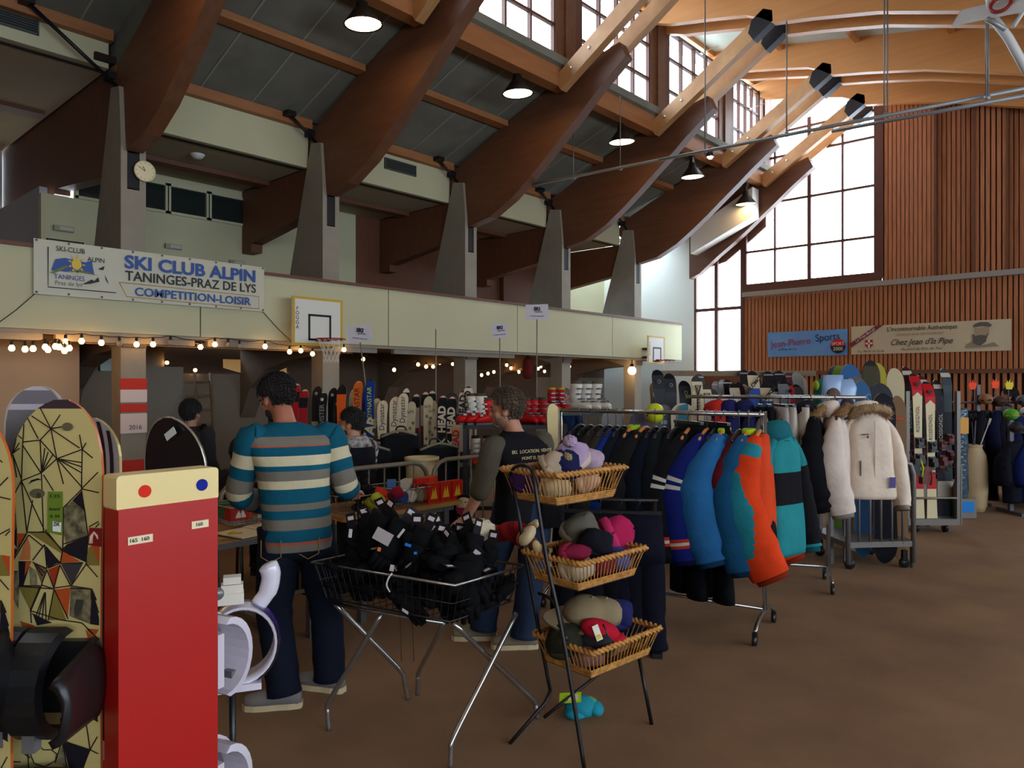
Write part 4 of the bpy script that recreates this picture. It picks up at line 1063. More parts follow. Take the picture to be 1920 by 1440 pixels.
    for _ in range(1500):
        f = rnd.choice(fs); c = sum((keep[i] for i in f), Vector())/len(f)
        nrm = (c-Vector((0,-.018,.036))).normalized(); dn = (Vector((rnd.gauss(0,.3),-.5+rnd.gauss(0,.3),-.9)) ); dn = (dn - nrm*dn.dot(nrm)*0.8).normalized()
        a = c + nrm*.002; tip = a + dn*(.02+hairlen*.3) + nrm*.009; u = nrm.cross(dn).normalized()*.0035
        h.add([hp(a-u),hp(a+u),hp(tip)],[(0,1,2)])
    ho = h.build('hair', M_hair, o)
    sol = ho.modifiers.new('thick', 'SOLIDIFY'); sol.thickness = 0.006
    e = MB()
    for s in (-1,1):
        e.ball((0,0,0),0.001,4,3)
    e2 = MB()
    for s in (-1,1): e2.add([hp(p) for p in MB().ball((s*.031,.0845,.004),(.0085,.004,.0055),10,6).v], MB().ball((0,0,0),1,10,6).f, 0, True)
    e2.build('eye', mat('dark_eye', (30,24,22), 0.2), o)
    br = MB()
    for s in (-1,1): br.add([hp(p) for p in MB().tube([(s*.014,.088,.022),(s*.03,.09,.027),(s*.05,.078,.022)],.004,6).v], MB().tube([(0,0,0),(0,0,1),(0,0,2)],.004,6).f, 0, True)
    br.build('eyebrow', M_hair, o)
    if beard:
        bb = MB()
        for c_, r_ in (((0,.060,-.092),(.034,.030,.026)),((.040,.034,-.068),(.020,.032,.030)),((-.040,.034,-.068),(.020,.032,.030))):
            q = MB().ball(c_, r_, 12, 8); bb.add([hp(p) for p in q.v], q.f, 0, True)
        bb.build('beard', mat('beard_%d_%d_%d' % tuple(hair), tuple(int(x*1.2) for x in hair), 0.9, bump=0.5, bscale=150), o)
    return o, V, hp
def torso(V, rings, bandf, mats, par, name, n=24, amp=0.012):
    """a top: rings = (share along pelvis-chest-neck, half width, half depth, offset y); bandf picks a material per ring"""
    sp = curve_pts([V['pelvis']+Vector((0,0,-.1)), V['pelvis'], V['pelvis'].lerp(V['chest'],.5), V['chest'], V['chest'].lerp(V['neck'],.55), V['neck']], 10)
    def at(f): k = f*(len(sp)-1); i = min(int(k), len(sp)-2); return sp[i].lerp(sp[i+1], k-i)
    sd = (V['shr']-V['shl']); sd.z = 0; sd.normalize(); fw = Vector((-sd.y, sd.x, 0))
    fine = []
    for (f0,*a),(f1,*b) in zip(rings, rings[1:]):
        k_ = max(1, int((f1-f0)/0.012))
        for k in range(k_): u = k/k_; fine.append([f0+(f1-f0)*u]+[x+(y-x)*u for x, y in zip(a,b)])
    fine.append(list(rings[-1])); rr = []
    for f, rx, ry, oy in fine:
        c = at(f) + fw*oy
        rr.append([c + sd*(rx*math.copysign(abs(math.cos(a))**.85,math.cos(a))*(1+amp*math.sin(7*a+f*9))) + fw*(ry*math.copysign(abs(math.sin(a))**.85,math.sin(a))*(1+amp*2*math.sin(5*a+f*23))) for a in [2*PI*k/n for k in range(n)]])
    m = [bandf((a[0]+b[0])/2) for a, b in zip(fine, fine[1:])]
    return MB().loft(rr, m).build(name, mats, par)
def sleeve(V, s, r, bandf, mats, par, f1=1.0, name='sleeve', n=14, wr=0.05):
    sh, el_, wr_ = V['sh'+s], V['el'+s], V['wr'+s]
    inn = V['chest'].lerp(V['neck'],.55).lerp(sh,.6)+Vector((0,0,-.02))
    end = el_.lerp(wr_, f1)
    rr = limb([inn, sh, sh.lerp(el_,.5), el_, el_.lerp(end,.5), end], r, n, wr, 1.0, ord(s))
    m = [bandf(i/(len(rr)-1)) for i in range(len(rr)-1)]
    return MB().loft(rr, m).build(name, mats, par)
def legs(V, m, par, r=(.105,.098,.082,.078,.078), waist=(.155,.105), name='trousers', cuffz=0.05):
    b = MB(); p = V['pelvis']
    sd = (V['hipr']-V['hipl']); sd.z = 0; sd.normalize(); fw = Vector((-sd.y,sd.x,0))
    def rg(z, rx, ry, oy=0.0): return [p + Vector((0,0,z)) + fw*oy + sd*rx*math.cos(a) + fw*ry*math.sin(a) for a in [2*PI*k/20 for k in range(20)]]
    b.loft([rg(.13,waist[0],waist[1]),rg(.05,waist[0]*1.05,waist[1]*1.1,-.01),rg(-.03,waist[0]*1.06,waist[1]*1.12,-.02),rg(-.11,waist[0]*1.05,waist[1]*1.1,-.01),rg(-.15,waist[0]*.8,waist[1]*.8)])
    for s in 'lr':
        b.loft(limb([V['hip'+s]+Vector((0,0,.04)), V['hip'+s].lerp(V['kn'+s],.5), V['kn'+s], V['kn'+s].lerp(V['an'+s],.5), V['an'+s]+Vector((0,0,-.02))], r, 16, 0.05, 1.0, ord(s)))
    return b.build(name, m, par)
def shoes(V, s, upper, sole, par, L=0.29):
    a = V['an'+s]; d = V['toe'+s]-a; d.z = 0; d.normalize(); sd = Vector((d.y,-d.x,0))
    rr = []
    for f, w_, h_ in ((-.30,.024,.055),(-.26,.036,.085),(-.1,.042,.10),(.1,.043,.09),(.3,.05,.068),(.5,.052,.052),(.64,.042,.044),(.70,.02,.034)):
        c = Vector((a.x,a.y,0.0)) + d*(f*L)
        rr.append([c + sd*(w_*math.cos(t)) + Vector((0,0,0.028+h_*max(0,math.sin(t)))) for t in [2*PI*k/14 for k in range(14)]])
    o = MB().loft(rr).build('shoe', upper, par)
    b = MB(); out = []
    for f, w_ in ((-.32,.02),(-.28,.034),(-.1,.044),(.1,.044),(.3,.052),(.5,.054),(.65,.044),(.72,.018)):
        c = Vector((a.x,a.y,0)) + d*(f*L); out.append([c - sd*w_, c + sd*w_, c + sd*w_ + Vector((0,0,.03)), c - sd*w_ + Vector((0,0,.03))])
    b.loft(out, smooth=False).build('sole', sole, o)
    return o
# ---------------------------------------------------------------- snowboards and the red rack by the photographer
CRM = (196,176,112); ORG = (168,72,30); OLV = (120,104,48); BLK = (32,28,34); ENG = (138,126,92)
M_cream = mat('cream_topsheet', CRM, 0.35, var=0.1, vscale=4, coat=0.3)
M_orange_edge = mat('orange_sidewall', (206,98,32), 0.35)
def cp(cx, cy, ox, oy, Xc, Y, z0, k=4.0):
    px, py = ox + cx/k, oy + cy/k
    return ((px-960)/FPX*Y - Xc, EYE + (HY-py)/FPX*Y - z0)
LINES = [(75,260,170,320),(190,240,175,520),(190,285,385,415),(180,280,290,490),(295,240,385,415),(385,415,455,310),(385,415,305,500),(385,415,600,560),(385,415,470,400),
 (175,515,305,500),(110,440,170,330),(110,440,75,400),(110,440,170,490),(305,500,430,640),(175,540,310,745),(305,500,315,745),(175,510,165,805),(430,640,315,745),(430,640,620,570),
 (430,640,615,668),(430,640,615,700),(430,640,615,745),(430,640,615,850),(315,745,340,560),(315,745,365,590),(315,745,400,610),(620,570,600,460),(620,570,650,520),(620,570,700,635),
 (620,570,615,865),(385,415,430,640),(430,640,480,830),(615,865,740,740),(615,865,770,900),(315,745,165,805),(315,745,330,1190),(165,805,205,1190),(165,805,110,910),(165,805,335,1170),
 (330,760,405,880),(205,1190,335,1190),(345,1170,470,1330),(485,1000,615,870),(205,1190,250,950),(100,600,130,470),(100,600,150,520),(100,600,152,560),(100,605,85,480),(100,605,165,790),
 (100,605,130,780),(100,605,75,700),(220,1210,80,1440),(220,1210,330,1300),(670,1150,780,1090),(720,1155,770,1100),(615,870,665,1215),(480,1000,475,1330),(330,1290,250,1400)]
LINES2 = [(305,75,230,260),(145,75,410,95),(320,60,235,260),(340,120,270,310),(340,120,290,320),(340,120,320,330),(345,120,350,345),(410,95,365,330),(410,95,515,320),(535,90,690,95),(240,260,450,325),(235,260,240,350),
 (245,280,390,350),(450,325,620,350),(620,350,760,490),(690,100,755,310),(660,400,755,480),(690,880,745,730),(700,900,745,800),(640,1030,740,1090),(640,1030,470,1230),(640,1030,680,1300),(470,1230,460,1060),(470,1230,680,1300),(680,1300,735,1200),
 (680,1300,740,1330),(680,1300,620,1440),(470,1230,510,1440),(470,1230,420,1400),(205,1110,220,1440),(320,1170,470,1230),(165,1310,230,1360),(80,1390,160,1390),(0,1370,90,1395),(90,1395,60,1440)]
FAC = [(ENG,[(485,1000),(545,955),(645,1040),(665,1215),(500,1290),(475,1190)]),(BLK,[(545,953),(613,880),(645,1040)]),(BLK,[(475,1310),(500,1285),(665,1215),(655,1420),(470,1340)]),(ORG,[(475,1335),(610,1412),(460,1420)]),
 (OLV,[(215,1193),(345,1180),(470,1330),(460,1350)]),(OLV,[(665,1310),(690,1290),(755,1440),(640,1440)]),(ORG,[(690,1290),(772,1300),(772,1440),(755,1440)]),(BLK,[(345,1300),(460,1420),(350,1440)]),
 (ORG,[(132,1200),(200,1200),(135,1310)]),(ENG,[(80,930),(105,850),(130,1160),(75,1200)]),(BLK,[(75,1190),(130,1160),(130,1310),(75,1260)]),((186,110,60),[(205,1215),(232,1300),(228,1400),(145,1400)]),((60,58,52),[(75,1320),(130,1310),(80,1440)])]
FAC2 = [(OLV,[(145,80),(305,75),(230,260)]),(OLV,[(410,100),(500,330),(365,330)]),(ORG,[(415,100),(530,90),(510,320)]),(ENG,[(532,80),(685,100),(680,360),(522,300)]),((60,56,48),[(590,90),(640,120),(620,250),(570,310),(555,250)]),
 (BLK,[(690,100),(758,310),(755,370),(677,360)]),(BLK,[(245,280),(390,350),(280,370)]),(ORG,[(150,335),(260,370),(240,440),(200,440)]),(ORG,[(640,390),(755,400),(720,440)]),(ORG,[(640,400),(750,480),(740,700)]),(ENG,[(80,0),(150,60),(140,250),(75,160)]),
 (BLK,[(465,1050),(640,1030),(470,1110)]),(BLK,[(470,1240),(680,1300),(630,1440),(520,1440)]),(BLK,[(690,930),(740,900),(735,1090),(660,1030)]),((90,84,70),[(230,1150),(320,1175),(300,1260),(225,1290)]),(ENG,[(430,1400),(470,1250),(510,1440)])]
DKG = (58,54,56)
FAC3 = [(DKG,[(665,565),(905,545),(780,790)]),((150,50,24),[(525,620),(655,570),(590,815)]),(ORG,[(600,840),(765,815),(755,952),(640,952)]),(ENG,[(780,810),(985,830),(985,952),(800,940)]),(BLK,[(985,830),(1000,840),(1040,952),(985,952)]),
 (BLK,[(500,360),(650,540),(520,605)]),(DKG,[(130,400),(185,390),(130,560)]),(ENG,[(130,650),(200,645),(205,820),(130,800)]),(BLK,[(205,530),(340,530),(260,790),(210,800)]),(ORG,[(280,535),(345,535),(270,690)]),(ENG,[(320,580),(400,640),(410,790),(330,790)]),(OLV,[(250,810),(440,795),(370,952),(290,952)]),((110,84,56),[(360,535),(510,610),(455,780)])]
LINES3 = [(665,550,525,605),(655,570,770,790),(905,545,665,555),(940,560,780,790),(940,560,1105,750),(515,620,590,820),(655,570,590,820),(590,820,770,795),(770,795,1000,830),(1000,830,1050,952),(455,785,590,830),(455,785,515,625),(360,540,515,610),(455,790,380,952),
 (205,795,440,795),(190,420,75,640),(75,640,200,640),(305,215,190,420),(490,350,360,520),(490,350,515,610),(490,205,685,410),(685,410,660,550),(690,345,960,255),(940,250,940,560),(380,560,470,690),(390,555,490,660)]
def printed_board(label, Xc, Y, z0, at_dx, sticker):
    t = thing('snowboard', label, 'snowboard', (Xc+at_dx, Y, z0))
    L = 1.545
    d = plank(board_stations(L,0.272,0.25,0.02,endl=0.215), 0.011, [(L-0.028,L,3)]).build('deck', [M_cream, M_orange_edge, M_black, C((60,46,52),0.3)], t)  # dark top band paints the shade inside the curled tip
    stn = board_stations(L,0.272,0.25,0.02,endl=0.215)
    def hw(z):
        for (z0_,w0,_),(z1_,w1,_) in zip(stn,stn[1:]):
            if z0_ <= z <= z1_: return w0+(w1-w0)*(z-z0_)/max(1e-9,z1_-z0_)-.003
        return 0.0
    ln = MB(); k = 0
    for lines, oy, ks in ((LINES,700,4),(LINES2,1080,4),(LINES3,960,5.77)):
        for x0,y0,x1,y1 in lines:
            a = Vector(cp(x0,y0,0,oy,Xc,Y,z0,ks)); b = Vector(cp(x1,y1,0,oy,Xc,Y,z0,ks)); dd = (b-a).normalized(); n = Vector((-dd.y,dd.x))*0.0017
            seg_ = [a.lerp(b,i/12) for i in range(13)]; seg_ = [q for q in seg_ if abs(q.x) <= hw(q.y)]
            if len(seg_) < 2: continue
            a, b = seg_[0], seg_[-1]
            y = -0.0022 - k*1e-5; k += 1
            ln.add([(p.x,y,p.y) for p in (a-n,b-n,b+n,a+n)],[(0,1,2,3)])
    ln.build('line_pattern', C((40,28,24),0.5), d)
    mats = []
    nf = 0
    for fac, oy, ks in ((FAC,700,4),(FAC2,1080,4),(FAC3,960,5.77)):
        fb = MB()
        for c, poly in fac:
            nf += 1
            m_ = C(c,0.4,var=0.5 if c == ENG else 0.0,vscale=40,c2=(60,54,40))
            if m_ not in mats: mats.append(m_)
            pts = [cp(x,y,0,oy,Xc,Y,z0,ks) for x,y in poly]
            fb.add([(max(-hw(p[1]),min(hw(p[1]),p[0])),-0.0012-nf*1e-5,p[1]) for p in pts],[tuple(range(len(pts)))],mats.index(m_))
        fb.build('facet_pattern', mats, d)
    # drawn eye and brow
    e = MB()
    for (cx,cy),(rx,rz) in (((285,900),(.022,.014)),((295,915),(.008,.008)),((510,400),(.016,.012))):
        x,z = cp(cx,cy,0,700,Xc,Y,z0); e.add([(x+rx*math.cos(2*PI*k/14),-0.0032,z+rz*math.sin(2*PI*k/14)) for k in range(14)],[tuple(range(14))])
    e.build('eye_pattern', C((96,86,62),0.5), d)
    e = MB(); pts = [cp(x,y,0,700,Xc,Y,z0) for x,y in ((215,835),(240,800),(290,785),(325,800),(290,800),(245,815))]
    e.add([(p[0],-0.0036,p[1]) for p in pts],[tuple(range(6))]); e.build('brow_pattern', C(BLK,0.5), d)
    if sticker:
        s = MB(); q = [cp(x,y,0,700,Xc,Y,z0) for x,y in ((365,885),(478,885),(478,1215),(360,1190))]
        s.add([(p[0],-0.0042,p[1]) for p in q],[(0,1,2,3)]); so = s.build('green_sticker', C((104,124,40),0.5), d)
        s = MB(); q = [cp(x,y,0,700,Xc,Y,z0) for x,y in ((403,1105),(468,1115),(465,1190),(403,1180))]
        s.add([(p[0],-0.005,p[1]) for p in q],[(0,1,2,3)]); s.build('price_label', M_white, so)
        x, z = cp(434,1138,0,700,Xc,Y,z0); words_on('25€', 0.018, M_ink, so, (x,-0.006,z+.004), name='lettering', fit=.018)
        for yy, tx in ((920,'135'),(1015,'board'),(1070,'A 54')):
            x, z = cp(420,yy,0,700,Xc,Y,z0); words_on(tx, 0.013, C((50,70,30),0.6), so, (x,-0.006,z), name='lettering', fit=.028)
        s = MB(); q = [cp(x,y,0,700,Xc,Y,z0) for x,y in ((675,1155),(772,1160),(770,1300),(665,1285))]
        s.add([(p[0],-0.0042,p[1]) for p in q],[(0,1,2,3)]); so = s.build('crimson_patch', C((120,28,30),0.4), d)
        arch = [cp(x,y,0,700,Xc,Y,z0) for x,y in ((690,1270),(695,1220),(715,1190),(735,1215),(742,1240))]
        MB().tube([(p[0],-0.006,p[1]) for p in arch],[.006,.005,.004,.003,.002],6).build('emblem', C((222,190,160),0.5), so)
        # drawn hand
        hl = [cp(x,y,0,1080,Xc,Y,z0) for x,y in ((250,1290),(300,1270),(330,1300),(390,1300),(430,1330),(420,1380),(340,1430),(260,1400),(235,1340),(250,1290))]
        MB().tube([(p[0],-0.003,p[1]) for p in hl],0.0016,5).build('hand_pattern', C((50,40,32),0.5), d)
    for zb, vis in (((EYE + (HY-1272)/FPX*Y) - z0, 1),(0.36,0)):
        b = soft_binding(t, zb + (0.07 if not sticker else .015)); b.scale = (1.12,1.0,1.55); b.location.x = -0.005
        if sticker and vis:
            MB().ball((0,0,0),(0.017,0.01,0.023),12,8).build('white_lever', C((226,210,186),0.4), b).location = (-0.035,-0.17,0.035)
    return t
printed_board('cream snowboard with black line drawing and a green price sticker, beside the red rack end', -1.300, 2.10, 0.09, 0.0, True)
printed_board('cream snowboard with black line drawing and no price sticker, cut by the picture edge', -1.300, 2.10, 0.05, -0.222, False).location = W(-1.478,1.985,0.05)
t = thing('snowboard', 'snowboard with violet and white printed tip in plastic film, standing behind the cream one', 'snowboard', (-1.425,2.19,0.09))
L = 1.583
d = plank(board_stations(L,0.17,0.16,0.02,endl=0.10),0.010,[(L-.012-.03*k,L-.03*k,2+k%2) for k in range(4)]).build('deck',[C((70,56,62),0.3),M_edge,C((186,170,178),0.3),C((112,88,122),0.3)],t)
fm = MB(); bands_ = []
plank([(z,w_+.004,y) for z,w_,y in board_stations(L,0.17,0.16,0.02,endl=0.10) if z > L-.25],0.016).build('plastic_film',mat('clear_film',(235,235,240),0.08,alpha=0.16),t).location = (0,-0.003,0)

M_rackred = mat('red_rack_panel', (176,22,14), 0.4, var=0.05, vscale=3)
ry = math.atan2(.775,.63)
t = thing('board_rack', 'tall red rack end panel with a cream header and coloured discs', 'rack', (-1.078,2.016,0), ry)
pn = MB().box((.1445,.045,.667),(.289,.09,1.335)).build('end_panel', M_rackred, t)
hd = MB().rbox((.1445,.045,1.378),(.297,.084,.098),.012,axis='y').build('header', mat('cream_plastic_header', (232,206,140), 0.4), t)
for x, m_, nm in ((.072,C((214,44,20),0.5),'red_disc'),(.24,C((16,30,140),0.5),'blue_disc')):
    MB().prism([(.0175*math.cos(2*PI*k/28),.0175*math.sin(2*PI*k/28)) for k in range(28)],'y',-.0015,.0015).build(nm,m_,hd).location = (x,0.0015,1.378)
for x, z, w_, tx in ((.058,1.245,.068,'165  160'),(.232,1.262,.052,'160')):
    lb = MB().box((x,-.002,z),(w_,.003,.022)).build('size_label', C((232,214,176),0.6), pn)
    words_on(tx,.0155,M_ink,lb,(x-.004,-.0045,z),name='lettering')
MB().box((.145,.35,.35),(.22,.5,.05)).box((.145,.35,.1),(.25,.5,.06)).build('cross_rail', M_rackred, t)

t = thing('snowboard', 'black snowboard with silver edge and small white sticker, behind the red rack', 'snowboard', (-1.17,2.55,0.04), -0.42)
L = 1.525
d = plank(board_stations(L,0.30,0.275,-0.03,endl=0.19),0.011).build('base',[mat('black_gloss_base',(20,20,26),0.22,coat=0.5),M_edge,M_black],t)
st_ = board_stations(L,0.30,0.275,-0.03,endl=0.19)
MB().tube([(w_,y+.002,z) for z,w_,y in st_]+[(-w_,y+.002,z) for z,w_,y in st_[::-1]],0.0035,6,closed=True).build('rim_edge',C((190,182,160),0.25,metal=0.7),d)
s_ = MB().box((0.02,-.034,L-.055),(.052,.002,.026),rot=Matrix.Rotation(R(-32),3,'Y')).build('white_sticker', C((205,205,196),0.5), d)
M_irid = mat('pearl_white_plastic',(220,212,222),0.2,coat=0.6); M_purp = mat('purple_gloss',(72,44,130),0.2,coat=0.6)
for z in (0.70,0.26):
    b = soft_binding(t, z, M_irid); b.rotation_euler = (0,0,PI); b.location = (0.04,0.011,z); b.scale = (1.3,1.05,1.4)
    ring = [(0.10+0.01*k,-0.05-0.13*math.sin(PI*k/12),0.10*math.cos(PI*k/12)) for k in range(13)]
    MB().loft([[(p[0]-.03,p[1],p[2]),(p[0]+.03,p[1],p[2]),(p[0]+.03,p[1]-.01,p[2]*1.06),(p[0]-.03,p[1]-.01,p[2]*1.06)] for p in ring],smooth=False).build('heel_loop', M_purp, b)
# second white binding that stands clear of the rack
t = thing('snowboard_binding', 'pearl white and purple snowboard binding sticking out beside the red rack', 'binding', (-0.98,2.72,0.57), 0.35)
ring = [[(0.125*math.sin(a)*r_-0.02, y, 0.16+0.125*math.cos(a)*r_*1.12) for a in [2*PI*k/28 for k in range(28)]] for r_, y in ((1.0,-.05),(1.05,.0),(1.0,.06),(.93,.06),(.95,0),(.93,-.05),(1.0,-.05))]
MB().loft(ring,caps=False).build('heel_loop', M_irid, t)
ring = [[(0.128*math.sin(a)*r_-0.02, y, 0.16+0.128*math.cos(a)*r_*1.12) for a in [R(20)+R(150)*k/16 for k in range(17)]] for r_, y in ((1.04,-.045),(1.085,.0),(1.04,.05))]
MB().loft(ring,caps=False,closed=False).build('purple_panel', M_purp, t)
MB().tube(curve_pts([(.04,0,.29),(.075,0,.34),(.085,0,.40),(.07,.0,.44)],4),[.03]*4+[.034]*4+[.036]*4+[.02],12).build('highback', M_irid, t)
MB().box((-.06,-.03,.335),(.1,.06,.04)).box((-.05,-.03,.37),(.075,.05,.03)).box((-.05,-.03,.40),(.06,.05,.025)).build('strap', C((226,216,200),0.35), t)
MB().lathe([(0,.012),(.02,.012),(.024,0)],14,0,(-.10,-.06,.36),Matrix.Rotation(R(90),3,'X')).build('ratchet', M_bind2, t)
MB().box((-.05,0,.012),(.2,.13,.024)).lathe([(0,.03),(.016,.03),(.02,.024)],12,0,(-.05,-.02,0)).build('base_plate', M_irid, t)
MB().tube([(-.05,.03,-.57),(-.05,.03,0)],.012,8).box((-.05,.03,-.56),(.16,.16,.02)).build('stand_rod', M_bind, t)

t = thing('snowboard', 'narrow looking snowboard with black and white lengthwise stripes', 'snowboard', (-1.655,2.95,0.06), -0.50)
L = 1.485
d = plank(board_stations(L,0.275,0.25,-0.03,endl=0.15),0.011).build('base',[C((206,200,206),0.3),C((190,170,110),0.4,metal=0.5),M_black],t)
sm_ = MB()
for x in (-.105,-.06,-.012,.036,.085): 
    zt = L - .15 + .15*math.sqrt(max(0,1-(abs(x)+.012)**2/.1375**2)) - .004
    for (z0,_,y0),(z1,_,y1) in zip(board_stations(L,0.275,0.25,-0.03,endl=0.15), board_stations(L,0.275,0.25,-0.03,endl=0.15)[1:]):
        if z0 < .15: continue
        z1_ = min(z1,zt)
        if z1_ <= z0: continue
        sm_.add([(x-.012,y0-.0015,z0),(x+.012,y0-.0015,z0),(x+.012,y1-.0015,z1_),(x-.012,y1-.0015,z1_)],[(0,1,2,3)])
sm_.build('stripe_pattern',C((58,46,60),0.35),d)

# ---------------------------------------------------------------- the shopper in the striped jumper
TEAL=(18,84,104); GRY=(120,112,100); CRE=(206,192,156); RED=(176,84,58)
mt = [fabric(c) for c in (TEAL,GRY,CRE,RED)]
J = dict(pelvis=(-.05,0,.90),chest=(-.075,.01,1.24),neck=(-.125,.05,1.475),shl=(-.265,-.075,1.405),shr=(.10,.125,1.405),ell=(-.345,-.03,1.10),wrl=(-.27,.20,.985),elr=(.185,.13,1.12),wrr=(.165,.36,1.06),
         hipl=(-.13,-.045,.88),hipr=(.03,.05,.88),knl=(-.15,-.055,.47),knr=(.085,.09,.47),anl=(-.085,-.10,.09),anr=(.10,.11,.09),toel=(-.36,-.13,.03),toer=(-.12,.19,.03),head=(-.195,.115,1.60))
p, V, hp = make_person('man in a striped teal, grey and cream jumper with jeans, back turned, head bowed', (-1.10,3.93,0), 0, J, (170,104,76), (34,24,22), R(52), -0.42, beard=True)
def stripes(f):
    for a, b, k in ((0,.13,1),(.13,.145,3),(.145,.235,0),(.235,.30,1),(.30,.345,0),(.345,.39,1),(.39,.475,0),(.475,.52,2),(.52,.585,1),(.585,.62,0),(.62,.69,2),(.69,.77,0),(.77,.785,3),(.785,.86,1),(.86,1,0)):
        if a <= f < b: return k
    return 0
torso(V,[(0.04,.178,.135,-.02),(.16,.182,.138,-.02),(.3,.178,.128,-.015),(.5,.185,.125,-.01),(.62,.20,.125,-.01),(.72,.222,.122,-.01),(.82,.240,.115,-.01),(.87,.236,.103,-.005),(.905,.20,.092,0),(.94,.145,.082,0),(.97,.10,.074,0),(1.0,.07,.066,0.0)],stripes,mt,p,'striped_jumper')
def sb_(f):
    for a, b, k in ((0,.17,0),(.17,.30,0),(.30,.40,2),(.40,.45,0),(.45,.55,1),(.55,.60,2),(.60,.68,0),(.68,.80,1),(.80,.86,0),(.86,1.01,1)):
        if a <= f < b: return k
    return 0
for s in 'lr': sleeve(V,s,[.055,.072,.074,.068,.064,.05],sb_,mt,p,0.86)
M_jean = fabric((22,26,40)); M_shoe = mat('grey_suede',(120,112,108),0.9); M_sole = mat('cream_rubber_sole',(196,176,138),0.7)
legs(V,M_jean,p,(.108,.104,.090,.086,.088),name='jeans')
pk = MB()
for s2,cx in ((-1,-.125),(1,.045)):
    pk.tube([(cx-.05,-.155-.0*s2+(cx+.05)*.45,.885),(cx-.05,-.158+(cx+.05)*.45,.80),(cx,-.166+(cx+.05)*.45,.775),(cx+.05,-.15+(cx+.05)*.5,.80),(cx+.05,-.148+(cx+.05)*.5,.885)],.0025,5)
pk.build('pocket_stitching',C((150,120,70),0.8),p)
for s in 'lr':
    o = shoes(V,s,M_shoe,M_sole,p)
    a = V['an'+s]; d_ = (V['toe'+s]-a).normalized(); sd_ = Vector((d_.y,-d_.x,0)).normalized()
    lc = MB()
    for k in range(4):
        c = Vector((a.x,a.y,.118-.012*k))+d_*(.05+.025*k); lc.tube([c-sd_*.03,c+Vector((0,0,.012)),c+sd_*.03],.004,6)
    lc.build('laces',M_bind,o)
# ---------------------------------------------------------------- the seller in the black vest
J = dict(pelvis=(.15,0,.86),chest=(.155,.0,1.13),neck=(.10,.02,1.375),shl=(-.035,-.13,1.285),shr=(.28,.12,1.30),ell=(-.115,-.20,1.03),wrl=(-.215,-.13,.835),elr=(.30,.28,1.05),wrr=(.10,.42,.92),hdl=(-.45,.25,-.55),pnl=(-.3,-.2,-1),
         hipl=(.06,.04,.84),hipr=(.24,-.02,.84),knl=(-.06,.09,.46),knr=(.20,-.04,.46),anl=(-.11,.10,.09),anr=(.155,-.06,.09),toel=(-.38,.10,.03),toer=(-.11,-.06,.03),head=(.035,.03,1.515))
p, V, hp = make_person('fair haired man in a black printed vest leaning on the goods table', (-.08,4.75,0), 0, J, (176,120,92), (92,74,54), R(84), -0.10, beard=True, hr=1.07)
vm = [fabric((24,22,26)), fabric((80,74,60))]
torso(V,[(0.02,.185,.135,-.0),(.15,.19,.14,0),(.35,.19,.14,0),(.5,.195,.135,0),(.65,.205,.13,0),(.76,.225,.12,0),(.83,.235,.11,0),(.87,.225,.10,0),(.91,.175,.088,0),(.95,.115,.078,0.0),(.98,.085,.075,0.005),(1.0,.078,.074,.01)],lambda f:0,vm,p,'vest')
for s in 'lr': sleeve(V,s,[.055,.074,.072,.066,.06,.058],lambda f:1,vm,p,0.22)
legs(V,fabric((40,52,74)),p,(.105,.10,.088,.086,.09),name='jeans')
for s in 'lr': shoes(V,s,C((130,116,96),0.9),M_sole,p)
vb = Vector((.235,-.125,1.21))
ay = math.atan2(.25,.315)
for k, (tx, sz) in enumerate((('SKI.  LOCATION. VENTE',.030),('MONT D. SKI',.028),('Taninges - Samoens',.018))):
    words_on(tx,sz,C((196,176,130),0.7),p,(.205,-.172+.005*k,1.262-.042*k),(PI/2,0,ay),name='lettering')
MB().tube([(.02,.17,.93),(.12,-.13,.90),(.33,-.02,.92),(.2,.18,.93)],.012,8,closed=True).rbox((.33,-.1,.86),(.16,.10,.16),.03).build('belt_bag',fabric((18,17,20)),p)
MB().ball(hp((-.081,-.004,-.052)),.006,8,6).build('earring',M_bind2,p)

# ---------------------------------------------------------------- wire basket on crossed legs, full of gloves
M_chrome = mat('chrome_tube',(170,168,165),0.22,0.9); M_wire = mat('dark_wire',(58,56,54),0.35,0.8)
cx, cy = -.47, 3.64
t = thing('wire_basket_stand','chrome wire dump basket on crossed legs heaped with black gloves','basket stand',(cx,cy,0))
rim = [Vector((x-cx,y-cy,.79)) for x,y in ((-1.0,3.67),(-.25,3.25),(.065,3.61),(-.685,4.03))]
low_ = [Vector((p.x*.88,p.y*.88,.615)) for p in rim]
MB().tube(rim,.0065,8,closed=True).build('rim',M_chrome,t)
g = MB()
for i in range(4):
    a, b, c, d = rim[i], rim[(i+1)%4], low_[i], low_[(i+1)%4]; n_ = 20 if i%2==0 else 11
    for k in range(n_): g.tube([a.lerp(b,(k+.5)/n_),c.lerp(d,(k+.5)/n_)],.0022,4,caps=False)
    g.tube([a.lerp(c,.5),b.lerp(d,.5)],.0022,4)
for k in range(12): g.tube([low_[0].lerp(low_[1],k/11),low_[3].lerp(low_[2],k/11)],.002,4,caps=False)
g.tube(low_,.005,6,closed=True); g.build('wire_mesh',M_wire,t)
def rel(q): return (q[0]-cx,q[1]-cy,q[2])
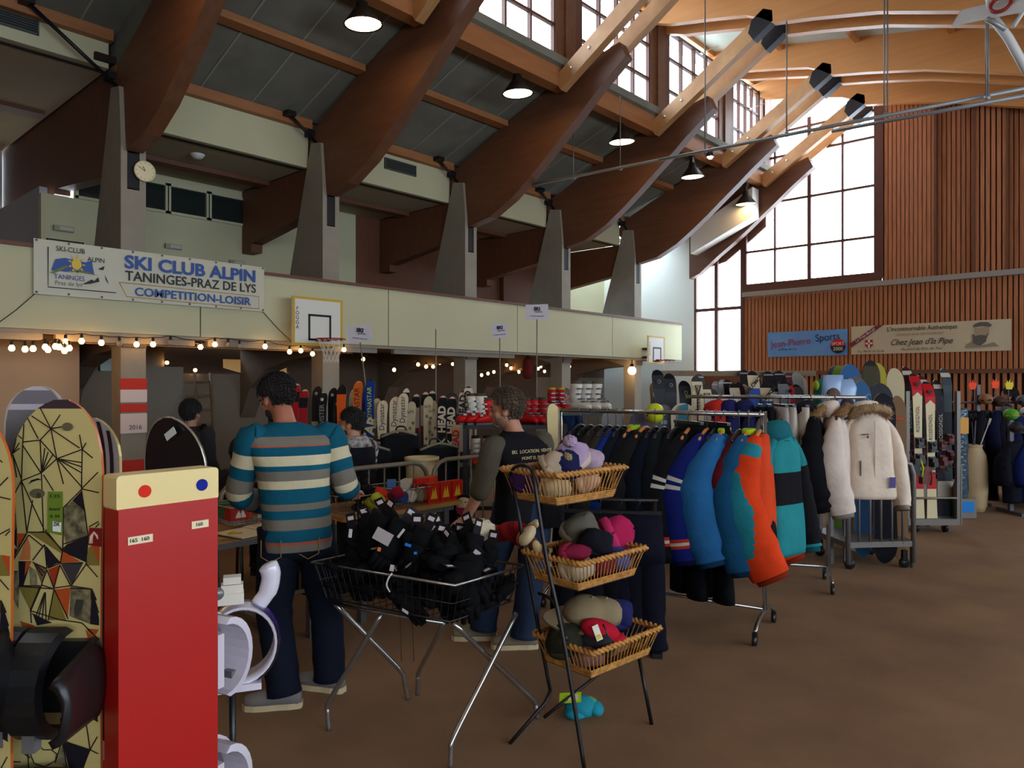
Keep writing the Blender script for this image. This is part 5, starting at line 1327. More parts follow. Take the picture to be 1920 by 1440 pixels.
for lg in (([P(628,1132,3.74),P(755,1262,3.91),F(765,1312)]),([P(716,1150,3.56),P(613,1322,3.58),F(617,1370)]),([P(832,1168,3.42),P(784,1262,3.96),F(783,1303)]),([P(850,1168,3.36),P(1004,1318,3.70),F(1008,1347)]),([P(968,1150,3.58),P(846,1392,3.24),F(845,1440)])):
    q = [Vector(rel(x)) for x in lg]
    MB().tube(curve_pts([q[0],q[0].lerp(q[1],.5),q[1].lerp(q[0],.04),q[1].lerp(q[2],.3),q[2]],4),.0125,10).build('leg',M_chrome,t)
MB().tube([Vector(rel(P(628,1132,3.74))),Vector(rel(P(716,1150,3.56))),Vector(rel(P(832,1168,3.42)))],.01,8).build('cross_bar',M_chrome,t)
for px in (750,773): MB().tube([Vector(rel(P(px,1160,3.6))),Vector(rel(P(px+3,1240,3.6)))],.002,4).build('loose_cord',C((70,52,34),0.8),t)
# ---------------------------------------------------------------- gloves in the basket
def make_glove(c, label, group, tagged=True, k=1.0, name='glove'):
    t = bpy.data.objects.new(name, None); col.objects.link(t); tag(t,label,'glove',group)
    m = fabric(c)
    b = MB().loft([ell(0,0,-.11,.055,.03,14,.9,1,.05),ell(0,0,-.05,.058,.034,14,.9,2,.06),ell(0,0,-.02,.046,.028,14),ell(0,0,.03,.054,.03,14,.9,3,.05),ell(0,0,.08,.052,.026,14)])
    for i,(x,l) in enumerate(((-.036,.065),(-.012,.08),(.013,.078),(.037,.06))):
        b.tube([(x,0,.07),(x*1.1,-.006,.07+l*.5),(x*1.15,-.022,.07+l)],[.0165,.016,.011],9)
    b.tube([(.045,-.005,.0),(.075,-.015,.04),(.082,-.02,.075)],[.02,.018,.012],9)
    b.build('shell',m,t)
    MB().loft([ell(0,0,-.032,.050,.031,14),ell(0,0,-.018,.050,.031,14)]).build('wrist_strap',fabric(tuple(max(0,int(x*.6)) for x in c)),t)
    if tagged:
        MB().box((0.01,-.01,-.15),(.055,.003,.10)).build('card_tag',C((24,17,19),0.5),t)
        MB().box((0.01,-.01,-.172),(.034,.008,.022)).build('price_label',C((196,182,184),0.7),t)
    return t
rg = random.Random(11)
GL = 'black gloves heaped in the wire basket'
gp = make_glove((11,11,13),'black padded ski glove with a price card, heaped in the chrome wire basket',GL)
gp2 = make_glove((13,12,13),'plain black ski glove without a card, heaped in the chrome wire basket',GL+' without cards',False)
def quadpt(u,v,z): 
    a = rim[0].lerp(rim[1],u); b = rim[3].lerp(rim[2],u); p = a.lerp(b,v); return (cx+p.x,cy+p.y,z)
def orient(o, at, e, s=1.0):
    o.location = W(*at); o.rotation_euler = (Matrix.Rotation(TH,3,'Z') @ e.to_matrix()).to_euler() if hasattr(e,'to_matrix') else (Matrix.Rotation(TH,3,'Z') @ e).to_euler()
    o.scale = (s,s,s); return o
from mathutils import Euler
n_ = 0
first = {0:True,1:True}
for layer, zc, cnt in ((0,.68,24),(1,.76,26),(2,.83,26),(3,.89,18)):
    for k in range(cnt):
        u = rg.uniform(.06,.94); v = rg.uniform(.14,.86)
        sp = 1-layer*.07; u = .5+(u-.5)*sp; v = .5+(v-.5)*sp
        z = zc + rg.uniform(-.03,.03) - .10*abs(u-.5)*(layer>1) + (.05 if u < .35 and layer > 1 else 0)
        w_ = 1 if (rg.random() < (.85 if layer < 2 else .22)) else 0
        src = gp2 if w_ else gp
        o = src if first[w_] else dup(src); first[w_] = False
        if w_: e = Euler((rg.uniform(-1.75,-1.35),rg.uniform(-.5,.5),rg.uniform(-PI,PI)))
        else: e = Euler((rg.choice([rg.uniform(2.2,3.4),rg.uniform(2.2,3.4),rg.uniform(-1.9,-1.1)]),rg.uniform(-.7,.7),rg.uniform(-.8,.8)))
        orient(o,quadpt(u,v,z),e,rg.uniform(.85,1.0))
for k,(u,v,z) in enumerate(((.93,.3,.74),(.9,.4,.76))):
    orient(dup(gp2),quadpt(u,v,z),Euler((PI,rg.uniform(-.2,.2),rg.uniform(-.4,.4))),1.12)
def loose(name,label,cat,at,yaw,b,m,group=None):
    o = b.build(name,m); place(o,at,yaw); return tag(o,label,cat,group)
x,y,z = P(897,993,3.72); 
fz = MB(); fz.ball((0,0,0),(.085,.07,.055),22,14,jit=.10)
loose('woolly_hat','fluffy cream hat lying on the heap of black gloves','hat',(x,y,z),0,fz,mat('cream_fleece',(214,196,164),0.95,bump=0.9,bscale=60))
for (px,py,w_,h_,r_,c,l) in ((718,1006,.085,.06,.5,(172,160,158),'large white price card standing among the black gloves'),(752,1000,.05,.012,-.9,(190,180,176),'narrow white card edge sticking up from the black gloves'),(657,1000,.016,.04,.1,(196,190,190),'small white card at the striped man end of the glove heap'),(765,1022,.03,.014,.3,(40,110,200),'shiny blue foil label among the black gloves'),(779,1037,.014,.012,0,(40,120,210),'tiny blue foil label deep in the black gloves'),(711,1030,.016,.018,.2,(214,120,60),'small orange price label among the black gloves'),(735,1065,.02,.03,.2,(190,180,176),'white triangular tag hanging at the basket rim')):
    b = MB().box((0,0,0),(w_,.002,h_),rot=Matrix.Rotation(r_,3,'Y')); x,y,z = P(px,py,3.45); loose('price_card',l,'card',(x,y,z),0,b,C(c,0.6))
o = MB().tube(curve_pts([rel_ for rel_ in [P(735,1075,3.38),P(728,1085,3.36),P(725,1098,3.36),P(731,1110,3.36)]],4),.004,6).build('tag_string',C((206,200,196),0.6)); place(o,(0,0,0)); tag(o,'white plastic loop hanging over the wire basket side','string')
# knitted mittens at the far corner of the heap
def make_mitten(name,label,cols,at,e,s=1.0):
    t = bpy.data.objects.new(name,None); col.objects.link(t); tag(t,label,'mitten')
    zs = [(-.09,.042,.026),(-.06,.044,.028),(-.03,.04,.026),(0,.048,.03),(.04,.052,.03),(.08,.048,.028),(.11,.034,.02),(.125,.012,.008)]
    MB().loft([ell(0,0,z,a,b,14) for z,a,b in zs],[i%len(cols) for i in range(len(zs)-1)]).build('palm',[fabric(c) for c in cols],t)
    MB().tube([(.04,0,.0),(.065,-.005,.035),(.068,-.008,.06)],[.018,.017,.01],9).build('thumb',fabric(cols[0]),t)
    orient(t,at,e,s); return t
make_mitten('mitten','red knitted mitten at the basket corner by the seller',[(120,22,26),(150,30,30)],P(952,998,3.78),Euler((1.2,.9,.5)),1.2)
make_mitten('mitten','cream and red patterned mitten beside the wicker stand',[(204,180,140),(150,40,32),(204,180,140)],P(985,1003,3.7),Euler((1.3,-.9,.3)),1.2)
make_mitten('mitten','beige and brown mitten beneath the patterned one',[(190,160,112),(90,60,50)],P(990,1020,3.7),Euler((1.4,1.2,.2)),1.1)

# ---------------------------------------------------------------- wicker stand with three baskets
M_blackiron = mat('black_iron',(24,18,17),0.45,0.2); M_wick = mat('honey_wicker',(206,146,64),0.6,var=0.35,vscale=30,c2=(150,98,40)); M_wickd = mat('dark_wicker',(104,66,34),0.65,var=0.3,vscale=30)
sx, sy = .40, 3.55
t = thing('wicker_stand','black iron stand holding three wicker baskets of hats and caps','display stand',(sx,sy,0))
def rs(q): return Vector((q[0]-sx,q[1]-sy,q[2]))
l1 = [P(1032,1296,3.60),P(1010,1180,3.60),P(985,1040,3.60),P(966,930,3.60),P(957,893,3.58),P(966,876,3.54),P(984,872,3.46),P(998,884,3.40),P(1006,930,3.36),P(1025,1050,3.33),P(1052,1175,3.28),P(1075,1310,3.23),F(1097,1450)]
MB().tube(curve_pts([rs(q) for q in l1],3),.0095,10).build('upright_hoop',M_blackiron,t)
MB().tube([rs(P(1032,1294,3.60)),rs(P(1022,1318,3.56)),rs(F(955,1395))],.0095,10).build('leg',M_blackiron,t)
MB().tube([rs(P(1198,1232,3.68)),rs(F(1222,1358))],.0095,10).build('leg',M_blackiron,t)
MB().tube([rs(P(1125,1262,3.8)),rs(P(1020,1345,3.62))],.0085,8).build('brace',M_blackiron,t)
MB().tube(curve_pts([rs(P(1010,1112,3.58)),rs(P(1035,1125,3.5)),rs(P(1050,1155,3.4)),rs(P(1062,1200,3.30))],4),.0085,8).build('brace',M_blackiron,t)
yw = math.atan2(.68,.73)
def basket(par, N, zr, zb, Lx, Ly, label):
    """N: near rim corner in view coordinates"""
    o = bpy.data.objects.new('wicker_basket',None); col.objects.link(o); o.parent = par; o.location = (N[0]-sx,N[1]-sy,0); o.rotation_euler = (0,0,yw)
    def ringp(z,ins,n=60):
        out = []; per = 2*(Lx+Ly-4*ins); 
        w_,h_ = Lx-2*ins, Ly-2*ins
        for k in range(n):
            s = k/n*2*(w_+h_)
            if s < w_: p = (ins+s,ins)
            elif s < w_+h_: p = (ins+w_,ins+s-w_)
            elif s < 2*w_+h_: p = (ins+w_-(s-w_-h_),ins+h_)
            else: p = (ins,ins+h_-(s-2*w_-h_))
            out.append(Vector((p[0],p[1],z)))
        return out
    n = 120
    A = ringp(zr,0,n); 
    br = MB()
    for ph in (0,PI): br.tube([p + Vector((0,0,.009*math.sin(i*PI/2.0+ph))) + (Vector((Lx/2,Ly/2,zr))-p).normalized()*(.009*math.cos(i*PI/2.0+ph)) for i,p in enumerate(A)],.0085,6,closed=True)
    br.build('braided_rim',M_wick,o)
    m_ = 64; T = ringp(zr-.008,.004,m_); Bq = ringp(zb,.045,m_); st = MB()
    for k in range(m_): st.tube([T[k],T[k].lerp(Bq[(k+1)%m_],.5)+Vector((0,0,.004)),Bq[(k+1)%m_]],.0028,4,caps=False)
    st.build('wicker_strand',M_wick,o)
    bb = MB()
    for j in range(4):
        ring = ringp(zb+.005+.009*j,.044-.0026*j,96); bb.tube([p + (Vector((Lx/2,Ly/2,p.z))-p).normalized()*(.003*math.sin(i*PI+j*PI)) for i,p in enumerate(ring)],.0042,5,closed=True)
    bb.build('woven_band',M_wick,o)
    MB().box((Lx/2,Ly/2,zb),(Lx-.09,Ly-.09,.008)).build('base',M_wickd,o)
    return o
BK = [((.206,3.35),1.262,1.118,.50,.38),((.305,3.33),.862,.728,.50,.37),((.36,3.30),.468,.338,.52,.38)]
for q in BK: basket(t,*q,'')
def inb(i,u,v,z): 
    (nx,ny),zr,zb,Lx,Ly = BK[i]; return (nx+math.cos(yw)*u*Lx-math.sin(yw)*v*Ly, ny+math.sin(yw)*u*Lx+math.cos(yw)*v*Ly, z)
def beanie(label,c,at,e=None,pom=None,brim=None,s=1.0,sq=0.75,group=None):
    o = bpy.data.objects.new('beanie',None); col.objects.link(o); tag(o,label,'hat',group)
    k = MB(); rings = []
    for z,r in ((0,.098),(.025,.10),(.06,.097),(.10,.082),(.135,.05),(.15,.014)): rings.append([(r*math.cos(2*PI*i/28)*(1+.03*(i%2)+.09*math.sin(3*2*PI*i/28+z*30+at[0]*40)),r*sq*math.sin(2*PI*i/28)*(1+.03*(i%2)+.09*math.sin(3*2*PI*i/28+z*30+at[0]*40)),z+.012*math.sin(2*2*PI*i/28+at[1]*30)*(z>.03)) for i in range(28)])
    k.loft(rings).build('crown',fabric(c),o)
    MB().loft([ell(0,0,-.03,.10,.10*sq,28),ell(0,0,-.025,.108,.108*sq,28),ell(0,0,.02,.108,.108*sq,28),ell(0,0,.025,.10,.10*sq,28)]).build('turn_up',fabric(brim or c),o)
    if pom: MB().ball((0,0,.165),(.04,.04,.036),18,12,jit=.14).build('pompom',mat('pompom_%d_%d_%d'%tuple(pom),pom,0.95,bump=0.9,bscale=70),o)
    orient(o,at,e or Euler((0,0,0)),s*.78); o.scale = (o.scale[0],o.scale[1],o.scale[2]*.82); return o
LIL=(168,142,170)
beanie('lilac knitted hat with a pompom on the top wicker basket',LIL,inb(0,.58,.45,1.30),Euler((.5,-.35,.3)),(176,150,178),(196,176,160),1.15)
beanie('lilac hat lying flat at the wall side of the top basket',(176,152,168),inb(0,.82,.5,1.28),Euler((1.2,.3,.6)),None,(200,180,160),1.05)
beanie('beige ribbed hat with a ragged tassel top in the top basket',(176,152,128),inb(0,.31,.5,1.262),Euler((.35,.9,.2)),(150,130,84),None,1.0)
beanie('navy blue hat between the beige and lilac hats',(26,28,66),inb(0,.42,.42,1.255),Euler((.3,0,0)),None,None,1.1)
beanie('cream hat tucked low in the top basket',(196,170,130),inb(0,.35,.5,1.17),Euler((1.3,0,.4)),None,None,1.0)
beanie('pink and cream hat pressed against the wicker strands of the top basket',(206,160,130),inb(0,.75,.5,1.18),Euler((1.2,0,1.4)),None,None,1.0)
beanie('dark purple hat under the iron hoop of the top basket',(60,30,70),inb(0,.12,.75,1.20),Euler((1.0,.4,.4)),None,None,0.9)
# middle basket
beanie('crimson folded hat lying in the middle basket',(120,24,52),inb(1,.25,.5,.865),Euler((1.45,.2,1.2)),None,(140,34,56),1.15,.5)
beanie('grey tweed flat hat at the back of the middle basket',(98,92,78),inb(1,.62,.75,.92),Euler((.5,.2,.2)),None,(120,112,96),1.25,.8)
beanie('black hat sunk in the middle of the second basket',(22,22,30),inb(1,.55,.4,.88),Euler((.6,.2,.2)),None,None,1.1)
beanie('cherry pink hat drooping over the wall side rim of the middle basket',(172,28,76),inb(1,.93,.55,.885),Euler((.3,1.2,.5)),None,(186,44,90),1.35,.7)
beanie('mustard and pale hat low in the middle basket',(190,176,150),inb(1,.3,.45,.79),Euler((1.3,.2,.6)),None,None,1.1)
beanie('blue hat behind the strands of the middle basket',(70,84,150),inb(1,.85,.4,.79),Euler((1.3,.2,.6)),None,(150,40,40),1.0)
beanie('wine red hat behind the strands of the middle basket',(110,30,44),inb(1,.6,.4,.78),Euler((1.2,.2,.6)),None,None,1.0)
def cap_hat(label,c,at,e,peak=None,s=1.0):
    o = bpy.data.objects.new('peaked_cap',None); col.objects.link(o); tag(o,label,'cap')
    MB().loft([ell(0,0,0,.092,.105,24),ell(0,0,.03,.094,.107,24),ell(0,.005,.065,.085,.095,24),ell(0,.01,.09,.06,.07,24),ell(0,.01,.103,.02,.02,24)]).build('crown',fabric(c),o)
    pk_ = [[(.085*math.sin(a)*f_,-.085*math.cos(a)*f_-.06*f_*f_*math.cos(a)*(1 if f_>.99 else .3),-.006*f_) for a in [R(-70+140*k/12) for k in range(13)]] for f_ in (.95,1.15,1.35)]
    up = [[(p[0],p[1],p[2]+.006) for p in r] for r in pk_]
    MB().loft(pk_,closed=False,caps=False).loft(up,closed=False,caps=False).build('peak',fabric(peak or c),o)
    MB().ball((0,.01,.104),.009,8,6).build('button',fabric(c),o)
    orient(o,at,e,s); return o
cap_hat('pale khaki cap resting on top of the bottom basket',(134,116,86),inb(2,.38,.6,.53),Euler((-.15,.3,-.9)),None,1.1)
cap_hat('beige cap further along the bottom basket beside the dark blue hat',(140,122,92),inb(2,.62,.6,.51),Euler((-.2,.1,-1.6)),None,1.0)
beanie('round brown hat peeping out at the back of the bottom basket',(110,86,58),inb(2,.62,.82,.54),Euler((.2,0,0)),None,None,.7)
beanie('dark blue fleece hat at the wall side of the bottom basket',(34,34,84),inb(2,.83,.6,.49),Euler((.5,.5,.2)),None,None,1.15)
beanie('dark olive hat at the hoop side of the bottom basket',(44,42,30),inb(2,.10,.55,.455),Euler((.6,-.4,.2)),None,(56,54,40),1.15)
beanie('charcoal hat below the red pouch in the bottom basket',(44,42,44),inb(2,.32,.3,.45),Euler((.7,.2,.2)),None,None,1.1)
beanie('tan hat low in the bottom basket behind the strands',(150,110,80),inb(2,.6,.45,.40),Euler((1.2,.2,.6)),None,(190,90,50),1.05)
beanie('dusty pink hat low at the hoop end of the bottom basket',(130,90,84),inb(2,.25,.4,.39),Euler((1.2,.2,.6)),None,None,1.05)
t = thing('fleece_pouch','red folded fleece with a white and yellow price tag in the bottom basket','fleece',inb(2,.30,.22,.52),0.2)
MB().ball((0,0,0),(.10,.055,.05),20,12,rot=Matrix.Rotation(.35,3,'Y')).ball((.075,0,-.045),(.05,.05,.03),14,9).build('cloth',fabric((176,22,44)),t)
MB().tube([(.0,-.04,.04),(.015,-.055,0),(.0,-.052,-.05)],.004,6).build('black_band',M_bind,t)
tg = MB().box((-.035,-.06,.01),(.03,.002,.075),rot=Matrix.Rotation(-.35,3,'Y')).build('price_tag',C((226,222,200),0.6),t)
MB().box((-.028,-.062,-.008),(.018,.002,.02),rot=Matrix.Rotation(-.35,3,'Y')).build('yellow_label',C((222,190,50),0.6),tg)
# turquoise gloves dropped on the floor
x,y,_ = F(1090,1345)
t = thing('turquoise_gloves','turquoise fleece gloves with a lime card, fallen on the carpet under the wicker stand','gloves',(x,y,0),-.1)
MB().ball((0,0,.055),(.085,.06,.055),20,12,jit=.03).ball((.07,0,.05),(.045,.05,.035),14,9,rot=Matrix.Rotation(.4,3,'Y')).ball((-.03,-.02,.03),(.06,.05,.03),14,9).build('fleece',fabric((38,140,158)),t)
MB().ball((.055,.01,.085),(.035,.03,.012),12,8,rot=Matrix.Rotation(.5,3,'Y')).build('cuff',fabric((90,160,110)),t)
cd = MB().box((-.055,-.02,.105),(.11,.06,.003),rot=Matrix.Rotation(.5,3,'X') @ Matrix.Rotation(-.15,3,'Y')).build('lime_card',C((176,206,40),0.5),t)
MB().box((-.04,-.024,.109),(.05,.035,.002),rot=Matrix.Rotation(.5,3,'X') @ Matrix.Rotation(-.15,3,'Y')).build('cream_print',C((222,206,150),0.6),cd)
# ---------------------------------------------------------------- tables, barriers and goods behind the shopper
M_top = mat('varnished_table_top',(178,126,62),0.4,var=0.2,vscale=2,stretch=(1,10,1)); M_leg = mat('grey_table_leg',(92,90,88),0.45,0.4); M_galv = mat('galvanised_tube',(132,124,108),0.45,0.6)
AX = R(90)-TH          # the long axis of the hall seen from the photographer
def table(label, A, L, D, z=.76):
    t = thing('folding_table',label,'table',(A[0],A[1],0),AX)
    MB().rbox((L/2,D/2,z-.015),(L,D,.03),.06).build('tabletop',M_top,t)
    MB().box((L/2,.06,z-.05),(L-.2,.02,.05)).box((L/2,D-.06,z-.05),(L-.2,.02,.05)).build('apron',M_leg,t)
    for x in (.18,L-.18):
        for y in (.07,D-.07): MB().box((x,y,(z-.03)/2),(.05,.05,z-.03)).build('leg',M_leg,t)
    return t
def ontable(A, u, v, z=.76): return (A[0]+math.cos(AX)*u-math.sin(AX)*v, A[1]+math.sin(AX)*u+math.cos(AX)*v, z)
TA, TB = (-1.80,4.42), (-1.13,5.02)
TA = (TB[0]-1.30*math.cos(AX),TB[1]-1.30*math.sin(AX))
table('wooden folding table with an open notebook, behind the red rack',TA,1.25,.62)
table('wooden folding table with wire baskets, between the shopper and the seller',TB,1.15,.62)
def barrier(label, at, L=1.9, H=1.0, n=12):
    t = thing('crowd_barrier',label,'barrier',(at[0],at[1],0),AX)
    r = .16; pts = [(0,0,.12),(0,0,H-r)] + [(r-r*math.cos(a),0,H-r+r*math.sin(a)) for a in (R(30),R(60))] + [(r,0,H),(L-r,0,H)] + [(L-r+r*math.sin(a),0,H-r+r*math.cos(a)) for a in (R(30),R(60))] + [(L,0,H-r),(L,0,.12)]
    MB().tube(pts,.02,10,closed=True).build('frame',M_galv,t)
    for k in range(1,n): MB().tube([(L*k/n,0,.12),(L*k/n,0,H)],.008,6).build('bar',M_galv,t)
    for x in (.2,L-.2): MB().box((x,0,.055),(.05,.5,.03)).box((x,0,.09),(.03,.03,.06)).box((x,-.24,.02),(.05,.03,.04)).box((x,.24,.02),(.05,.03,.04)).build('foot',M_galv,t)
    return t
def vx(px, Y): return ((px-960)/FPX*Y, Y)
ex = vx(797,6.45); bx_ = (ex[0]-1.9*math.cos(AX)+.02, ex[1]-1.9*math.sin(AX)+.02)
barrier('grey crowd barrier behind the wire baskets, ending at the cream bucket',bx_)
barrier('grey crowd barrier standing nearest the seller, behind the red packets',(ex[0]+.06,ex[1]+.06))
barrier('grey crowd barrier behind the notebook table, mostly hidden by the red rack',(bx_[0]-1.97*math.cos(AX),bx_[1]-1.97*math.sin(AX)))
def wire_tray(label, at, L, D, h=.13):
    t = thing('wire_tray',label,'wire basket',at,AX)
    top = [Vector(p) for p in ((0,0,h),(L,0,h),(L,D,h),(0,D,h))]; bot = [Vector(p) for p in ((.04,.04,.008),(L-.04,.04,.008),(L-.04,D-.04,.008),(.04,D-.04,.008))]
    MB().tube(top,.005,6,closed=True).build('rim',M_chrome,t)
    g = MB()
    for i in range(4):
        n_ = int((L if i%2==0 else D)/.04)
        for k in range(n_): g.tube([top[i].lerp(top[(i+1)%4],(k+.5)/n_),bot[i].lerp(bot[(i+1)%4],(k+.5)/n_)],.0018,4,caps=False)
    for k in range(6): g.tube([bot[0].lerp(bot[3],k/5),bot[1].lerp(bot[2],k/5)],.0018,4,caps=False)
    g.tube(bot,.003,6,closed=True); g.build('wire_mesh',M_chrome,t); return t
wire_tray('chrome wire tray of dark gloves on the table beside the shopper',ontable(TB,.04,.06),.46,.42)
wire_tray('chrome wire tray of bright socks further along the same table',ontable(TB,.52,.06),.30,.42)
wire_tray('chrome wire tray of red packets on the notebook table',ontable(TA,.60,.24),.42,.34)
rg = random.Random(5)
tray_gl = make_glove((30,28,26),'dark ski glove in the wire tray beside the shopper','gloves in the wire tray on the table',False)
for k in range(9):
    o = tray_gl if k == 0 else dup(tray_gl)
    orient(o,ontable(TB,.12+.04*k+rg.uniform(-.03,.03),.12+rg.random()*.3,.82+rg.random()*.13),Euler((-1.3+rg.uniform(-.5,.4),rg.uniform(-.6,.6),rg.uniform(-3,3))),.95)
for k,(c,l,u,v,z) in enumerate((((206,52,34),'bright red glove lying across the wire tray rim',.34,.07,.87),((190,196,60),'lime green glove cuff in the wire tray',.27,.06,.84),((150,30,50),'dark pink glove at the tray divide',.46,.10,.86),((60,56,52),'olive grey glove on top of the tray by the shopper',.10,.2,.96))):
    orient(make_glove(c,l,None,False),ontable(TB,u,v,z),Euler((-2.2,.5+k*.2,.4*k)),.85)
def packet(label, c, c2, at, d, yaw=0.0, group=None):
    t = thing('packet',label,'packet',at,AX+yaw,group)
    MB().box((0,0,d[2]/2),d).build('carton',C(c,0.35),t)
    MB().prism([(-d[0]*.3,d[2]*.2),(-d[0]*.1,d[2]*.75),(0,d[2]*.45),(d[0]*.12,d[2]*.8),(d[0]*.3,d[2]*.2)],'y',-d[1]/2-.002,-d[1]/2).build('printed_flame',C(c2,0.4),t)
    return t
for k in range(3):
    packet('red glove packet with a yellow print, %s in the row on the table' % ('first','second','third')[k],(178,36,20),(210,160,40),ontable(TB,.86+.125*k,.10),(.115,.06,.15),0.0,None)
for k,(c,u,v,l) in enumerate((((196,40,26),.90,.28,'red packet behind the printed row'),((206,60,30),1.02,.30,'orange red packet lying behind the printed row'),((200,190,170),.78,.3,'white packet behind the socks tray'),((70,110,160),.66,.34,'pale blue packet at the rear of the socks tray'))):
    packet(l+' on the goods table',c,(60,40,36),ontable(TB,u,v),(.13,.07,.17),.3*k)
for k,(c,u,l) in enumerate((((40,72,130),.58,'blue rolled socks in the socks tray'),((190,180,160),.66,'cream patterned rolled socks in the socks tray'),((120,110,90),.74,'grey camouflage rolled socks in the socks tray'),((130,60,40),.79,'brown striped rolled socks at the end of the socks tray'))):
    loose('rolled_socks',l,'socks',ontable(TB,u,.14,.83),AX,MB().tube([(0,-.05,0),(0,.06,0)],.045,12).ball((0,-.05,0),(.045,.012,.045),12,6),fabric(c))
t = thing('animal_mitten','cream and crimson animal face mitten hanging off the table end','mitten',ontable(TB,1.14,.02,.70),-.2)
MB().ball((0,0,0),(.085,.04,.10),18,12).build('palm',fabric((28,24,30)),t); MB().ball((0,-.02,.02),(.07,.03,.06),16,10).build('face',fabric((206,180,150)),t)
MB().prism([(-.06,.0),(.06,.0),(.05,-.04),(0,-.075),(-.05,-.04)],'y',-.052,-.03).build('muzzle',fabric((140,36,60)),t)
for s in (-1,1): MB().ball((s*.022,-.052,.045),.006,8,6).build('eye',M_black,t)
loose('tumbler','clear plastic cup with a brown base on the goods table by the seller','cup',ontable(TB,1.05,.42),0,MB().lathe([(.0,0),(.05,.0),(.055,.12),(.06,.14),(.055,.14),(.05,.02),(0,.02)],18),mat('pinkish_plastic',(190,150,150),0.25))
# notebook and trinkets on the other table
t = thing('notebook','open white notebook on the wooden table behind the red rack','notebook',ontable(TA,.66,.04,.762),AX+.15)
MB().box((-.1,0,.006),(.2,.27,.012)).box((.1,0,.009),(.2,.27,.018)).build('pages',C((222,206,172),0.7),t); MB().box((0,0,.003),(.41,.28,.004)).build('cover',M_steel_dark,t)
for k in range(7): MB().box((.1,.1-.03*k,.0185),(.15,.003,.001)).build('writing_line',M_greyink,t)
loose('key_ring','small yellow and black trinket on the notebook table edge','trinket',ontable(TA,.5,.03,.775),.3,MB().ball((0,0,0),(.03,.02,.012),10,6).box((.04,0,0),(.03,.02,.01)),C((190,160,40),0.5))
for k,(c,u,v,z,l) in enumerate((((176,40,34),.68,.32,.80,'red packet in the tray on the notebook table'),((196,60,40),.78,.36,.82,'orange packet in the tray on the notebook table'),((186,180,176),.88,.32,.80,'white and grey packet in the tray on the notebook table'),((30,50,120),.86,.46,.82,'blue packet upright in the tray on the notebook table'),((60,120,80),.70,.47,.8,'green packet in the tray on the notebook table'))):
    packet(l,c,(220,210,190),ontable(TA,u,v,z),(.13,.09,.09),.5*k)
# bags and boxes behind the barrier
t = thing('carton','black carton with a red oval mark behind the barrier bars','box',ontable(TB,.52,.95,0),AX); MB().box((0,0,.45),(.5,.35,.9)).build('carton_body',C((30,22,22),0.6),t)
MB().lathe([(0,.003),(.05,.003),(.05,0)],20,0,(.1,-.176,.83),Matrix.Rotation(R(90),3,'X')).build('red_oval',C((190,40,40),0.5),t).scale=(1,1,.6)
t = thing('bucket','tall cream bucket by the rounded end of the barrier','bucket',(ex[0]-.08,ex[1]+.42,0),0)
MB().lathe([(0,0),(.12,0),(.15,.95),(.155,1.0),(.14,1.0),(.11,.03),(0,.03)],22).build('tub',C((206,186,140),0.5),t)
MB().lathe([(.156,1.0),(.162,1.0),(.162,.97),(.156,.97)],22).build('lip',C((206,186,140),0.5),t)

# ---------------------------------------------------------------- people further in
def stander(label, X, Y, hz, yaw, skin, hair, top, leg, headyaw=0.0, lean_=0.0, name='person', hl=0.0, beard=False, vox=.013):
    k = hz/1.60; 
    J = {n:(a*k,b*k+lean_*max(0,c-.9),c*k) for n,(a,b,c) in dict(pelvis=(0,0,.92),chest=(0,0,1.24),neck=(0,.01,1.46),shl=(-.19,0,1.40),shr=(.19,0,1.40),ell=(-.25,-.03,1.10),elr=(.25,-.03,1.10),wrl=(-.22,.16,.92),wrr=(.22,.16,.92),hipl=(-.09,0,.90),hipr=(.09,0,.90),knl=(-.1,.02,.48),knr=(.1,.02,.48),anl=(-.1,0,.09),anr=(.1,0,.09),toel=(-.13,.2,.03),toer=(.13,.2,.03),head=(0,.04,1.60)).items()}
    p, V, hp = make_person(label,(X,Y,0),yaw,J,skin,hair,headyaw,-.05,name,True,beard,vox,hl)
    m = [fabric(top)]
    torso(V,[(.05,.175,.13,0),(.4,.18,.13,0),(.7,.21,.125,0),(.82,.225,.112,0),(.87,.215,.10,0),(.91,.16,.088,0),(.95,.105,.078,0),(1.0,.07,.066,0)],lambda f:0,m,p,'jacket',20)
    for s in 'lr': sleeve(V,s,[.06,.08,.074,.066,.06,.05],lambda f:0,m,p,.95)
    legs(V,fabric(leg),p); 
    for s in 'lr': shoes(V,s,C((40,36,36),0.8),C((60,56,52),0.7),p)
    return p, V, hp
stander('grey haired man in a blue top far behind the red boots',.90,12.2,1.47,R(150),(176,120,96),(150,146,140),(30,50,90),(30,30,40))
stander('grey haired person in a navy fleece half hidden behind the red and black skis',-.79,9.6,1.42,R(10),(150,100,80),(96,92,88),(40,48,84),(30,30,40))
stander('dark haired visitor whose head shows above the black snowboard',-3.07,7.0,1.40,R(-8),(150,100,76),(26,20,18),(40,36,38),(30,30,36))
stander('reddish haired visitor beside the beige store wall',-4.52,7.6,1.31,R(20),(160,104,76),(70,30,22),(60,40,40),(30,30,36),hl=.06)
stander('brown haired visitor in a grey jumper bending over the far clothes',7.0,10.75,1.50,R(60),(170,120,96),(52,36,30),(96,92,94),(24,24,30),0,-.35)
